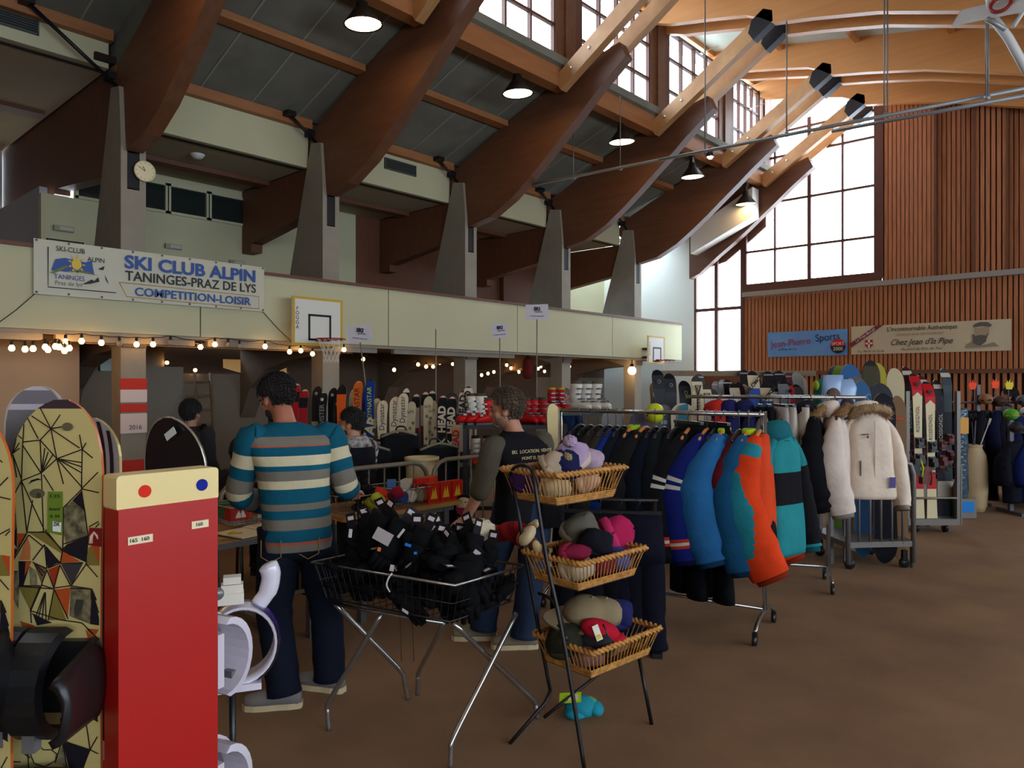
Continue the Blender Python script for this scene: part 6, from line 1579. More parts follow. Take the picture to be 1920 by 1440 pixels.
def sitter(label, X, Y, hz, yaw, skin, hair, top, leg, headyaw, stoolz=.45, sl_=None, bands=None, hood=None, tilt=-.05, beard=False, hl=0.0):
    d = hz-1.15
    J = dict(pelvis=(0,0,stoolz+.12),chest=(0,.03,.80+d),neck=(0,.06,1.0+d),shl=(-.19,.04,.93+d),shr=(.19,.04,.93+d),ell=(-.24,.10,.68+d),elr=(.24,.10,.68+d),wrl=(-.12,.30,.66+d),wrr=(.12,.30,.66+d),hipl=(-.09,.02,stoolz+.10),hipr=(.09,.02,stoolz+.10),knl=(-.12,.42,stoolz+.06),knr=(.12,.42,stoolz+.06),anl=(-.12,.42,.09),anr=(.12,.42,.09),toel=(-.14,.62,.03),toer=(.14,.62,.03),head=(0,.10,hz))
    p, V, hp = make_person(label,(X,Y,0),yaw,J,skin,hair,headyaw,tilt,'person',True,beard,.012,hl)
    m = [fabric(top)]; torso(V,[(.05,.18,.135,0),(.4,.18,.13,0),(.7,.21,.125,0),(.82,.225,.112,0),(.87,.215,.10,0),(.91,.165,.09,0),(.95,.11,.08,0),(1.0,.075,.07,0)],lambda f:0,m,p,'jacket',20)
    ms = [fabric(sl_ or top), fabric((70,64,62))]
    for s in 'lr': sleeve(V,s,[.06,.08,.074,.066,.06,.05],bands or (lambda f:0),ms,p,.95)
    legs(V,fabric(leg),p)
    for s in 'lr': shoes(V,s,C((40,36,36),0.8),C((60,56,52),0.7),p)
    if hood:
        n_ = V['neck']; q = MB(); q.loft([[n_+Vector((.075*math.cos(a)*k,.075*math.sin(a)*k-.01,z)) for a in [2*PI*i/18 for i in range(18)]] for z,k in ((-.05,2.0),(-.01,1.9),(.035,1.5),(.05,1.25),(.03,1.05),(0,1.0))]); q.build('hood',hood,p)
    t = thing('stool','low black stool under the seated %s' % label.split(' sitting')[0].split(' in ')[0],'stool',(X,Y,0),yaw); MB().rbox((0,.03,stoolz-.015),(.34,.34,.03),.05).build('seat',M_bind,t)
    for x in (-.13,.13):
        for y in (-.1,.16): MB().tube([(x,y,stoolz-.03),(x*1.15,y*1.1,0)],.012,8).build('leg',M_bind,t)
    return p
mh = mat('speckled_hood',(190,182,176),0.85,var=0.7,vscale=26,c2=(70,64,62))
sitter('bearded man with striped sleeves and speckled hood sitting by the orange ski',-1.33,6.4,1.335,R(62),(190,128,92),(38,30,26),(22,20,26),(30,30,36),R(20),.62,(196,190,184),lambda f: 1 if int(f*40)%4==0 else 0,mh,-.1,True)
sitter('dark haired seated visitor in a dark jacket sitting behind the barrier near the red rack',-2.28,6.1,1.10,R(-20),(150,98,74),(26,18,16),(36,30,30),(24,24,30),R(-15),.45,hl=.03)

# ---------------------------------------------------------------- skis in the row beside the seated man
def hdeco(c, z0=.02):
    return lambda d, L: MB().box((0,-.004,L-z0-.03),(.045,.003,.03)).build('tip_mark',C(c,0.4),d)
G2 = None
row = []
WH=(206,190,160); 
def skirow(label, px, tipy, Y, col_, bands, yaw=0.0, s=None, **k):
    X = (px-960)/FPX*Y; L = EYE + (HY-tipy)/FPX*Y - 0.02
    o = make_ski(label, max(.9,L), col_, bands, **k)
    lean(o,(X,Y,0.01),yaw,0.035,rg.uniform(-.015,.015)); return o
BLKs=(26,24,28)
def swirl(c):
    def f(d, L):
        m = MB()
        for k in range(6): m.ball((rg.uniform(-.03,.03),-.003,L-.2-.09*k-rg.uniform(0,.05)),(.017,.002,.019),10,5)
        m.build('floral_pattern',C(c,0.5),d)
    return f
def logo(c):
    return lambda d, L: MB().lathe([(0,.002),(.02,.002),(.02,0)],14,0,(0,-.0055,L-.09),Matrix.Rotation(R(90),3,'X')).build('round_mark',C(c,0.4),d)
DY = 'DYNASTAR'
skirow('dark ski with a lime green tip just above the shopper\'s head',508,702,8.7,[(40,44,30),(150,160,60)],[(0,.06,0)])
skirow('dark green ski with a pale tip beside the shopper\'s head',530,712,8.65,[(34,44,28),(160,166,90)],[(0,.05,0)])
skirow('red ski with a black side patch, taller of the red pair',548,717,8.6,[(160,26,24),BLKs,(196,180,150)],[(0,.02,1),(.10,.22,0)])
skirow('red ski with a black side patch, shorter of the red pair',569,728,8.6,[(156,26,34),BLKs,(196,180,150)],[(0,.02,1),(.10,.22,0)])
skirow('black ski with a grey skeletal hand print',587,722,8.65,[(34,28,28),(150,140,116)],[(.42,.52,0)],deco=logo((130,124,116)))
skirow('black ski with vertical grey lettering',605,733,8.55,[BLKs,(190,180,150)],[(0,.012,0)],text='TWISTER',tcol=(140,136,130),tz=.30,tsize=.075,deco=logo((190,180,160)))
skirow('black ski tip with a round mark standing behind the grey lettered one',619,725,8.85,[(30,26,28)],[],deco=logo((170,160,150)))
skirow('dark ski with a grey lower print beside the orange ski',628,742,8.55,[(36,30,32),(110,100,92)],[(.5,.8,0)],deco=logo((150,140,130)))
skirow('plain bright orange ski with a black tip',641,719,8.5,[(206,84,24),BLKs],[(0,.115,0)])
skirow('thin white ski edge between the two orange skis',656,727,8.75,[(170,160,130)],[],tip=.08,waist=.06)
skirow('orange yellow ski with black outlined lettering',669,712,8.5,[(200,96,34),(216,140,60)],[(0,.02,0)],text=DY,tcol=(70,40,24),tz=.30,tsize=.085)
skirow('dark blue ski half hidden behind the tall blue one',682,730,8.65,[(24,44,104)],[],text=DY,tcol=(150,160,70),tz=.40,tsize=.06)
skirow('tall blue ski with lime lettering and a big white letter print',695,709,8.45,[(22,52,122),(20,20,30)],[(0,.012,0)],text=DY,tcol=(186,196,60),tz=.27,tsize=.07,deco=lambda d,L: words_on('STAR',.16,C((206,190,150),0.5),d,(0.0,-.0045,L-.62),(PI/2,R(-75),0),name='big_lettering',bold=.006))
skirow('narrow white ski with a grey flank beside the blue ski',706,745,8.5,[(186,172,140),(110,100,84)],[(.3,.6,0)])
for k,(px,ty,l) in enumerate(((717,749,'shortest of the three white skis with script lettering'),(735,742,'middle one of the three white skis with script lettering'),(756,735,'tallest of the three white skis with script lettering'))):
    skirow(l,px,ty,8.35,[WH,(40,28,30),(150,50,40),(206,100,50),(120,108,130)],[(.44,.47,0),(.50,.515,1),(.535,.56,1),(.60,.61,3),(.415,.425,2)],text='Dynastar',tcol=(70,56,48),tz=.19,tsize=.085,tip=.125,waist=.085)
skirow('white ski tip peeping above the tallest script lettered ski',757,726,8.6,[(36,26,28),WH],[(0,.05,0)],tip=.09)
for k,(px,ty,l) in enumerate(((772,751,'white floral ski closest to the script lettered skis'),(798,741,'tallest white floral ski'),(813,749,'white floral ski beside the red and black lettered skis'))):
    skirow(l,px,ty,8.35,[(186,170,138)],[],deco=swirl((110,98,72)),text='S',tcol=(120,108,84),tz=.12,tsize=.1)
for k,(px,ty,l) in enumerate(((778,737,'red and black ski tip behind the first floral ski'),(793,733,'red and black ski tip behind the tallest floral ski'),(811,731,'red and black ski tip behind the last floral ski'))):
    skirow(l,px,ty,8.6,[(120,26,30),BLKs,(196,170,150)],[(0,.03,1),(.03,.16,0),(.16,.4,1)],tip=.1)
for k,(px,ty,l) in enumerate(((827,740,'red and black ski with tall white lettering, first of the two'),(843,742,'red and black ski with tall white lettering, second of the two'))):
    skirow(l,px,ty,8.3,[(110,24,26),BLKs,(206,190,160)],[(.03,.12,0),(0,.02,1),(.12,.75,0)],text='HEAD',tcol=(220,206,180),tz=.27,tsize=.115,deco=lambda d,L: words_on('K',.1,C((220,206,180),0.5),d,(0,-.0045,L-.52),(PI/2,R(-90),0),name='lettering',bold=.004),bold=.005)
skirow('short white ski with red lettering under the tall lettered pair',854,790,8.1,[(196,160,130)],[],text='HEAD',tcol=(176,50,40),tz=.22,tsize=.10,bold=.004,tip=.1)
for k,(px,ty,l) in enumerate(((866,730,'white ski with black lettering, shorter of the pair above the boots'),(880,722,'white ski with black lettering, taller of the pair above the boots'))):
    skirow(l,px,ty,8.45,[(204,190,164),(50,44,40)],[(.0,.02,0)],text='HEAD',tcol=(40,34,34),tz=.2,tsize=.11,bold=.004)
def ski_rack(label, x0, x1, Y0, Y1, zs=(.55,1.05)):
    a = Vector((x0,Y0,0)); b = Vector((x1,Y1,0)); d = b-a
    t = thing('ski_rack',label,'ski rack',(x0,Y0,0),math.atan2(d.y,d.x)); L = d.length
    for z in zs: MB().box((L/2,0,z),(L,.05,.06)).build('rail',M_oldwood,t)
    n_ = max(2,int(L/1.2)+1)
    for k in range(n_): MB().box((L*k/(n_-1),.06,.6),(.06,.06,1.2)).build('post',M_oldwood,t)
    for k in range(n_): MB().box((L*k/(n_-1),.06,.03),(.08,.6,.06)).build('foot',M_oldwood,t)
ski_rack('low timber ski rack behind the seated man, full of skis',-2.95,-.48,8.98,8.85)
# black holdalls in front of the white skis
for k,(px,py,Y,r,l) in enumerate(((752,832,7.6,(.2,.14,.22),'black boot bag with a pale piped edge before the white skis'),(700,862,7.2,(.17,.13,.16),'black boot bag beside the seated man\'s shoulder'),(815,855,7.6,(.22,.15,.2),'black boot bag in front of the lettered skis'))):
    x,y,z = P(px,py,Y); t = thing('boot_bag',l,'bag',(x,y,0),.2*k); 
    MB().rbox((0,0,z*.5+.05),(r[0]*2,r[1]*2,z+.1),.06).build('bag_body',fabric((24,24,28)),t)
    MB().tube(curve_pts([(-r[0]*.9,-r[1],z+.08),(0,-r[1],z+.14),(r[0]*.9,-r[1],z+.10)],5),.012,7).build('piped_edge',C((130,124,104),0.8),t)
    MB().tube(curve_pts([(-.06,0,z+.09),(-.04,0,z+.17),(.04,0,z+.17),(.06,0,z+.09)],4),.01,6).build('handle',M_bind,t)
# ---------------------------------------------------------------- ski boots on their shelf
def make_boot(label, shell, cuff, at, yaw, s=1.0, group=None, liner=(40,38,40)):
    t = thing('ski_boot',label,'ski boot',at,yaw,group); t.scale = (s,s,s)
    b = MB(); b.loft([[(x-.01,.052*math.cos(a)*w_,.02+h*(.5+.5*math.sin(a))) for a in [2*PI*k/14 for k in range(14)]] for x,w_,h in ((-.10,.6,.08),(-.08,.95,.13),(-.02,1,.14),(.05,1,.12),(.11,1,.095),(.16,.9,.075),(.185,.5,.05))]); b.build('shell',C(shell,0.3),t)
    MB().loft([[(-.035+dx+.07*sx_*math.cos(a),.055*math.sin(a)*sx_,z) for a in [2*PI*k/16 for k in range(16)]] for z,sx_,dx in ((.10,1,.0),(.18,1.02,.0),(.26,1.04,.012),(.31,1.08,.02),(.318,.9,.02),(.26,.85,.01))]).build('cuff',C(cuff,0.3),t)
    MB().loft([ell(-.012,0,.30,.062,.048,14),ell(-.005,0,.345,.066,.05,14),ell(-.005,0,.345,.05,.036,14),ell(-.01,0,.30,.045,.03,14)]).build('liner',fabric(liner),t)
    for k,(x,z) in enumerate(((.10,.115),(.06,.145),(.035,.2),(.045,.26))): MB().box((x,-.02,z),(.05,.075,.014)).box((x,.045,z),(.04,.02,.02)).build('buckle',M_bind2,t)
    MB().box((.03,0,.01),(.28,.075,.02)).build('sole',M_bind,t); return t
def shelf(label, A, L, D, zs, yaw=0.0):
    t = thing('boot_shelf',label,'shelf',(A[0],A[1],0),yaw)
    for z in zs: MB().box((L/2,D/2,z-.02),(L,D,.04)).build('board',M_bind,t)
    for x in (.02,L-.02):
        for y in (.02,D-.02): MB().box((x,y,zs[-1]/2),(.04,.04,zs[-1])).build('post',M_bind,t)
    return t
Ysh = 7.4; zs1 = EYE + (HY-797)/FPX*Ysh
x0 = (868-960)/FPX*Ysh
shelf('black boot shelf between the lettered skis and the jackets',(x0,Ysh),1.05,.42,(.45,.86,zs1))
for k,(px,l) in enumerate(((882,'red and white ski boot at the ski end of the black shelf'),(898,'second red and white ski boot on the black shelf'),(912,'red ski boot half hidden by the vested man\'s face'),(989,'red ski boot directly behind the vested man\'s neck'),(1003,'dark red ski boot beyond the vested man'),(1020,'red ski boot at the far end of the black shelf'))):
    make_boot(l,(186,24,24),(206,196,176) if k < 2 else ((150,22,24) if k%2 else (176,24,26)),((px-960)/FPX*Ysh,Ysh+.12,zs1),R(-150) if k < 3 else R(-40),.92 if k < 2 else .8,None,(70,66,56))
for k in range(4): make_boot('red and orange ski boot, %s along the lower board of the black shelf' % ('first','second','third','fourth')[k],(180,40,28),(190,170,150),(x0+.12+.12*k,Ysh+.1,.86),R(-90),.85)
Yw = 7.9; zs2 = EYE + (HY-772)/FPX*Yw
shelf('narrow black shelf of white boots behind the clothes rail end',((1030-960)/FPX*Yw,Yw),.72,.4,(.6,zs2))
for k,(px,l) in enumerate(((1085,'white ski boot beneath the first black hanger'),(1103,'white ski boot in the middle of the white row'),(1122,'white ski boot at the end of the white row'))): make_boot(l,(200,190,172),(206,198,184),((px-960)/FPX*Yw,Yw+.1,zs2),R(-35),.95,None,(90,86,76))
for k,(px,l) in enumerate(((1037,'red ski boot on the white boot shelf'),(1054,'red and yellow ski boot on the white boot shelf'))): make_boot(l,(176,26,28),(170,30,30),((px-960)/FPX*Yw,Yw+.15,zs2),R(-60),.75,None,(190,160,50))
t = thing('snowboard','pale narrow board tip standing at the end of the clothes rail','snowboard',((1041-960)/FPX*6.2,6.2,0),.9); d = plank(board_stations(EYE+(HY-757)/FPX*6.2,.24,.2,.03,endl=.16),.012).build('deck',[C((206,184,134),0.4),M_edge,C((46,38,34),0.4)],t)

# ---------------------------------------------------------------- first clothes rail
RA, RBp, RZ = Vector((.376,5.77)), Vector((1.70,4.95)), 1.475
rail1, yw1, L1 = garment_rail('chrome clothes rail of dark and coloured ski jackets, its upright by the orange jacket',RA,RBp,RZ,.27)
d1 = (RBp-RA).normalized(); n1 = Vector((-d1.y,d1.x))
def s_at(px, off, A=RA, d=d1, n=n1):
    tt = (px-960)/FPX; o = A + n*off
    return (tt*o.y - o.x)/(d.x - tt*d.y)
M_hang = mat('varnished_hanger',(196,120,56),0.4); M_hangb = mat('black_hanger',(22,20,22),0.4)
def hang1(label, px, off=0.0, yaw=0.0, wood=False, drop=0.0, **k):
    s = max(.03,min(L1-.02,s_at(px,off))); q = RA + d1*s
    o = make_jacket(label, **k); place(o,(q.x,q.y,RZ-.01-drop),yw1+yaw)
    h = make_hanger('%s hanger holding the %s' % ('orange wooden' if wood else 'black', label.split(' on ')[0].split(' with a lime')[0].split(',')[0].replace(' with a round white badge','').replace('with white sleeve bands and a red cuff stripe','with white bands')),M_hang if wood else M_hangb,'hangers on the first clothes rail'); place(h,(q.x,q.y,RZ-.012),yw1+yaw)
    return o
NV=(20,20,36)
hang1('dark purple jacket at the seller end of the first rail',1088,body=(28,22,44),seed=1,length=.66,sl=.6)
hang1('black jacket second along the first rail',1104,body=(18,18,20),seed=2,length=.66,sl=.62)
hang1('brown black jacket third along the first rail',1122,body=(44,36,30),seed=3,length=.68,sl=.6)
hang1('charcoal jacket with a grey shoulder on the first rail',1140,body=(36,34,32),sleeve=(52,48,40),seed=4,length=.68)
hang1('royal blue jacket glimpsed between dark ones on the first rail',1155,body=(22,46,128),seed=5,length=.62,sl=.6)
hang1('dark teal black jacket beside the royal blue one',1168,body=(16,26,36),seed=6,length=.68)
hang1('navy jacket with a lime collar before the puffer',1188,body=NV,seed=7,length=.7,collar=(160,190,40),wood=True)
hang1('black quilted puffer jacket with a round white badge',1210,body=(26,24,25),seed=8,length=.74,sl=.74,quilt=True,wood=True,elb=-.18,end=-.08,sr=1.25)
hang1('ink blue jacket just past the black puffer',1228,body=(14,18,32),seed=9,length=.74)
hang1('dark jacket with a grass green sleeve',1244,body=(20,24,28),sleeve=(20,24,28),seed=10,length=.74,sl=.68,elb=.05,yoke=((-.2,-.8,(56,108,38)),))
st1 = ((.42,.44,(206,200,190)),(.48,.50,(206,200,190)),(.78,.80,(186,50,36)),(.80,.825,(206,190,170)),(.825,.85,(186,50,36)))
hang1('plain black jacket just before the white banded one',1268,body=(16,16,19),seed=11,length=.78,sl=.78,sr=.9)
hang1('black jacket with white sleeve bands and a red cuff stripe',1294,body=(20,20,23),seed=12,length=.8,sl=.8,bands=st1,wood=True,elb=-.20,end=-.07,sr=1.15)
hang1('royal blue jacket with white sleeve bands and a red cuff stripe',1326,body=(20,32,106),seed=13,length=.8,sl=.8,bands=st1,wood=True,elb=-.20,end=-.05,sr=1.15)
hang1('deep blue jacket pressed behind the striped royal blue one',1342,body=(16,32,90),seed=14,length=.72,sl=.6)
hang1('sky blue ski jacket with a lime collar, widest on the first rail',1358,body=(40,104,160),seed=15,length=.80,sl=.78,thick=.10,collar=(170,206,36),wood=True,elb=-.15,end=.02,sr=1.35)
hang1('dark red jacket between two blue jackets',1386,body=(100,20,28),seed=16,length=.62,sl=.5,sr=.8)
hang1('petrol blue jacket with a lime collar next to the orange sleeve',1404,body=(24,84,126),seed=17,length=.84,sl=.82,collar=(176,206,36),wood=True,elb=-.08,end=.05,sr=1.25)
hang1('orange and turquoise ski jacket beside the rail upright',1426,body=(206,66,28),sleeve=(214,62,22),seed=18,length=.70,sl=.84,thick=.09,outer=((.12,.24,(34,124,136)),(.36,.80,(34,124,136))),wood=True,elb=-.10,end=.13,sr=1.25)
q = RBp + d1*.05
o = make_jacket('turquoise ski jacket with a broad black chest band, hung outside the rail upright',(36,128,132),(34,120,126),length=.80,sl=.74,thick=.08,width=.19,hood=(26,96,104),yoke=((-.25,-.45,(20,18,21)),),bands=((.30,.95,(20,18,21)),),seed=19)
place(o,(q.x+.10,q.y+.10,RZ-.03),R(-55))
MB().tube([(0,0,.0),(0,0,-.06)],.004,6).build('loop',M_bind,o)
for k,(px,off,l) in enumerate(((1282,-.05,'black ski trousers under the black striped jacket'),(1335,.0,'black ski trousers under the sky blue jacket'))):
    s = s_at(px,off); qq = RA + d1*s + n1*.05
    t = make_trousers(l,(11,11,15),1.28,None,.17,k); place(t,(qq.x,qq.y,RZ-.02),yw1+.9)
# trousers on a stand beside the wicker baskets
t = thing('trouser_stand','dark stand carrying navy ski trousers beside the wicker baskets','stand',(.62,4.62,0),-.1)
MB().tube([(-.30,.08,.94),(.30,.08,.94)],.012,8).build('top_bar',M_blackiron,t)
for x in (-.28,.28): MB().tube([(x,.08,0),(x,.08,.94)],.012,8).box((x,.08,.015),(.06,.36,.03)).build('upright',M_blackiron,t)
for k,(x,c,l) in enumerate(((-.2,(10,10,18),'navy black ski trousers nearest the iron hoop'),(-.07,(9,9,16),'navy black ski trousers in the middle of the stand'),(.06,(12,12,22),'dark navy ski trousers hanging behind the pink hat'),(.17,(14,13,28),'indigo ski trousers at the jacket end of the stand'))):
    make_trousers(l,c,.90,None,.15,k,None,.07).location = W(.62+x,4.70-.02*k,.92)
for o in col.objects:
    if o.name.startswith('ski_trousers') and abs(o.location.z-.92) < 1e-6: o.rotation_euler = (0,0,TH+1.35)

# ---------------------------------------------------------------- second clothes rail with the white jackets
A2, B2, Z2 = Vector((1.78,6.34)), Vector((2.62,6.10)), 1.57
rail2, yw2, L2 = garment_rail('chrome clothes rail of white and fur trimmed jackets',A2,B2,Z2,.24,.28)
d2 = (B2-A2).normalized(); n2 = Vector((-d2.y,d2.x))
def hang2(label, s, yaw=0.0, drop=0.0, wood=False, dx=(0,0), **k):
    q = A2 + d2*s + Vector(dx); o = make_jacket(label, **k); place(o,(q.x,q.y,Z2-.012-drop),yw2+yaw)
    h = make_hanger('hanger of the %s' % label.replace(' hanging full length','').replace(', front towards the room','').replace(', seen from the side','').replace(' with fur hood',' with fur hood'),M_hang if wood else M_hangb,None); place(h,(q.x,q.y,Z2-.012),yw2+yaw); return o
hang2('scarlet jacket top showing above the first rail',.02,body=(170,34,26),seed=31,length=.55,hood=(180,40,30),drop=.0)
hang2('navy hooded jacket on the second rail beside the scarlet one',.12,body=(30,30,76),seed=32,hood=(30,30,80),length=.6)
hang2('dark navy hooded jacket with a pale lining on the second rail',.25,body=(26,28,66),seed=33,hood=(28,30,72),length=.6,collar=(196,186,150))
hang2('grey and charcoal quilted jacket on the second rail',.36,body=(58,56,60),sleeve=(120,112,108),quilt=True,seed=34,length=.62,sl=.55)
for k,(s,c,l) in enumerate(((.34,(11,11,16),'black ski trousers hanging full length on the second rail'),(.41,(14,14,20),'second black ski trousers hanging full length on the second rail'),(.50,(176,164,158),'grey white ski trousers beside the black ones'),(.56,(196,184,172),'white ski trousers under the black fur trimmed jacket'),(.66,(206,192,176),'white ski trousers under the white jackets'))):
    qq = A2 + d2*s; t = make_trousers(l,c,1.2,None,.16,k,None,.055); place(t,(qq.x,qq.y,Z2-.02),yw2+(.0 if k<2 else .25))
FUR = (156,116,74)
hang2('black padded jacket with a brown fur collar',.74,.05,body=(16,15,19),seed=35,length=.74,sl=.70,quilt=True,fur=FUR,hood=(30,28,34))
hang2('white padded jacket with a brown fur collar, seen from the side',.93,-.1,body=(214,196,182),seed=36,length=.68,sl=.74,fur=FUR,hood=(214,196,182),thick=.10)
o = hang2('white padded jacket with fur hood, front towards the room',1.10,R(-78),0.0,dx=(.06,-.06),body=(222,202,182),seed=37,length=.68,sl=.70,fur=(176,142,104),hood=(224,206,186),thick=.10,width=.195,sr=.85)
zp = MB()
zp.box((.117,0,-.45),(.006,.006,.55)).build('front_zip',C((190,170,150),0.5),o)
MB().box((.112,-.07,-.28),(.012,.05,.008)).box((.117,-.055,-.30),(.01,.01,.02)).build('chest_zip',C((70,60,56),0.5),o)
MB().box((.117,-.11,-.55),(.01,.008,.12)).build('pocket_zip',C((90,80,76),0.5),o)
tg = MB().box((.135,.13,-.66),(.003,.045,.085)).build('purple_swing_tag',C((84,76,128),0.5),o)
for k,(px,py,c,l) in enumerate(((1367,772,(196,170,150),'beige hat hanging behind the first rail'),(1390,775,(206,170,130),'peach coloured mitten hanging behind the first rail'),(1345,770,(60,56,60),'grey cap hanging behind the first rail'))):
    x,y,z = P(px,py,6.35)
    t = thing('hanging_hat',l,'hat',(x,y,z)); MB().ball((0,0,-.03),(.055,.05,.09),14,10).build('crown',fabric(c),t); MB().tube([(0,0,.05),(0,0,Z2-z+.0)],.004,5).build('loop',M_bind,t)

# ---------------------------------------------------------------- long ski row before the end wall
RW=(200,184,150); SIL=(150,148,146)
def pair(labels, px, tipy, Y, dx, dy, *a, **k):
    skirow(labels[0],px,tipy,Y,*a,**k); skirow(labels[1],px+dx,tipy+dy,Y+.12,*a,**k)
xm = lambda d,L: MB().tube([(-.03,-.004,L-.10),(0,-.004,L-.20),(.0,-.004,L-.75)],.006,4).tube([(.03,-.004,L-.10),(0,-.004,L-.20)],.006,4).build('cross_print',C((60,50,44),0.5),d)
gd = lambda d,L: MB().lathe([(.012,.002),(.022,.002),(.022,0)],16,0,(0,-.0055,L-.13),Matrix.Rotation(R(90),3,'X')).build('grey_oval',C((110,110,112),0.4),d)
for px,ty,l in ((1238,690,'tallest of the three black skis with a grey oval'),(1263,697,'middle black ski with a grey oval'),(1285,711,'shortest black ski with a grey oval')): skirow(l,px,ty,7.7,[(24,23,27),(50,50,54)],[(.06,.5,0)],tip=.135,waist=.1,deco=gd)
skirow('pale ski edge behind the tallest black ski',1231,715,7.85,[(170,156,120)],[],tip=.09); skirow('pale ski edge between the black skis',1251,735,7.85,[(160,146,110)],[],tip=.09)
for px,ty,l in ((1307,702,'tallest white ski with black sideways lettering'),(1325,717,'second white ski with black sideways lettering'),(1339,727,'third white ski with black sideways lettering')): skirow(l,px,ty,7.6,[RW,(60,56,58)],[(0,.06,0)],tip=.12,text='Rossignol',tcol=(40,34,32),tz=.24,tsize=.075,deco=xm)
for px,ty,c,l in ((1317,698,(70,70,76),'dark grey ski tip behind the tallest white one'),(1350,712,(126,126,128),'silver ski with a round tip'),(1360,709,(140,140,142),'paler silver ski next to it'),(1371,709,(30,30,36),'black ski beside the silver pair'),(1358,722,(48,48,52),'black ski with a silver band low in the row')): skirow(l,px,ty,7.95,[c,(170,170,170)],[(.03,.045,0)],tip=.125)
skirow('white ski with large black letters down its length',1384,716,7.7,[(186,172,146),(30,28,32)],[(0,.05,0)],text='NAXO',tcol=(30,26,28),tz=.45,tsize=.12,bold=.004)
skirow('maroon black ski beside the white lettered one',1396,713,7.75,[(50,26,34)],[],tip=.1); skirow('grey ski with large dark letters',1405,718,7.8,[(140,130,116)],[],text='AVEL',tcol=(40,34,36),tz=.5,tsize=.12,tip=.1,bold=.003)
for k,(px,ty,l) in enumerate(((1414,692,'tall cream and blue ski with slanted lettering'),(1438,716,'short cream and blue ski with slanted lettering'))):
    skirow(l,px,ty,7.65,[(196,178,146),(30,28,34),(36,72,150)],[(0,.05,0),(.19,.42,1)],tip=.125,waist=.09,deco=lambda d,L: words_on('SALOMON',.055,C((40,34,32),0.5),d,(0,-.0045,L-.14),(PI/2,R(-50),0),name='lettering',bold=.002))
for k,(px,ty,c,l) in enumerate(((1402,690,(34,32,36),'black ski tip above the maroon ski'),(1424,700,(60,58,60),'grey black ski tip between the cream and blue skis'),(1450,693,(30,28,32),'black ski tip under the wooden top rail'),(1461,697,(46,40,46),'violet black ski tip under the wooden top rail'),(1472,692,(36,30,36),'black ski tip with a pink mark'),(1485,696,(90,44,56),'dull pink ski tip'),(1499,694,(130,128,126),'silver ski tip with a dark ring'),(1510,700,(160,152,136),'pale grey ski tip by the teal glove'))): skirow(l,px,ty,8.1,[c,(140,136,130)],[(.035,.05,0)],tip=.13)
for k,(px,ty,c,l) in enumerate(((1463,727,(170,160,140),'short pale ski with a black tip'),(1450,735,(60,70,110),'short blue black ski'),(1484,715,(160,40,40),'short crimson ski with a dark round mark'),(1501,718,(60,58,56),'short dark ski with a cream slash'),(1474,712,(110,112,114),'short silver ski behind the crimson one'))): skirow(l,px,ty,7.7,[c,BLKs],[(0,.03,0)],tip=.13,deco=logo((30,26,30)) if k == 2 else None)
ski_rack('long timber ski rack in front of the slatted end wall',(1225-960)/FPX*8.3,(1530-960)/FPX*8.3,8.32,8.32,(.55,1.0,1.80))
def sboard(label, px, tipy, Y, w_, col_, edge=None, yaw=0.0, bands=None, cols=(), deco=None, endl=.17, bind=False):
    L = EYE+(HY-tipy)/FPX*Y-.04; t = thing('snowboard',label,'snowboard',(0,0,0)); 
    d = plank(board_stations(L,w_,w_*.88,.03,endl=endl),.012,[(L-b,L-a,3+k) for k,(a,b) in enumerate(bands or ())]).build('deck',[C(col_,0.6),C(edge or (120,100,70),0.4),M_black]+[C(c,0.35) for c in cols],t)
    if deco: deco(d,L)
    if bind: soft_binding(t,L*.42).scale = (.9,.7,1)
    lean(t,((px-960)/FPX*Y,Y,.03),yaw,.03); return t
stc = lambda d,L: MB().box((0,-.016,L-.16),(.06,.003,.035)).build('size_sticker',C((150,170,190),0.5),d)
sboard('grass green snowboard with a grey tip behind the plastic bags',1580,683,7.6,.19,(96,126,44),(60,60,60))
sboard('dark grey snowboard tip just behind the green one',1571,684,7.75,.19,(70,72,76))
sboard('tall steel blue snowboard with a cream edge',1600,680,7.4,.22,(44,84,130),(190,170,120),deco=stc)
sboard('shorter steel blue snowboard with a pale sticker',1621,712,7.0,.19,(46,86,128),(190,170,120),deco=stc)
sboard('brown grey snowboard tip behind the shorter blue one',1614,704,7.3,.2,(92,84,78),(170,140,100))
sboard('tall olive snowboard with a white feather mark',1639,673,7.5,.19,(60,54,34),(50,46,36),bands=((0,.05),),cols=((30,28,32),),deco=lambda d,L: MB().prism([(.0,L-.55),(.05,L-.62),(.055,L-.72),(.02,L-.8),(-.01,L-.82),(.03,L-.72),(.01,L-.62)],'y',-.004,-.002).build('feather_mark',C((206,196,180),0.5),d))
sboard('mustard snowboard edge beside the olive one',1653,678,7.7,.17,(150,140,44))
sboard('black snowboard with a cream edge and small sticker, in the grey trolley',1662,735,6.75,.23,(14,12,20),(186,146,92),deco=stc,endl=.2)
sboard('charcoal snowboard just behind the black one in the trolley',1657,716,7.0,.24,(44,44,50),(50,48,50))
sboard('plain brown snowboard with an orange red mark',1690,740,6.9,.15,(112,82,54),(90,66,44),deco=lambda d,L: MB().ball((0,-.006,L-.22),(.04,.003,.014),12,6).build('red_mark',C((176,60,34),0.5),d))
sboard('pale grey snowboard behind the brown one',1684,688,7.9,.2,(176,160,126),(60,54,50))
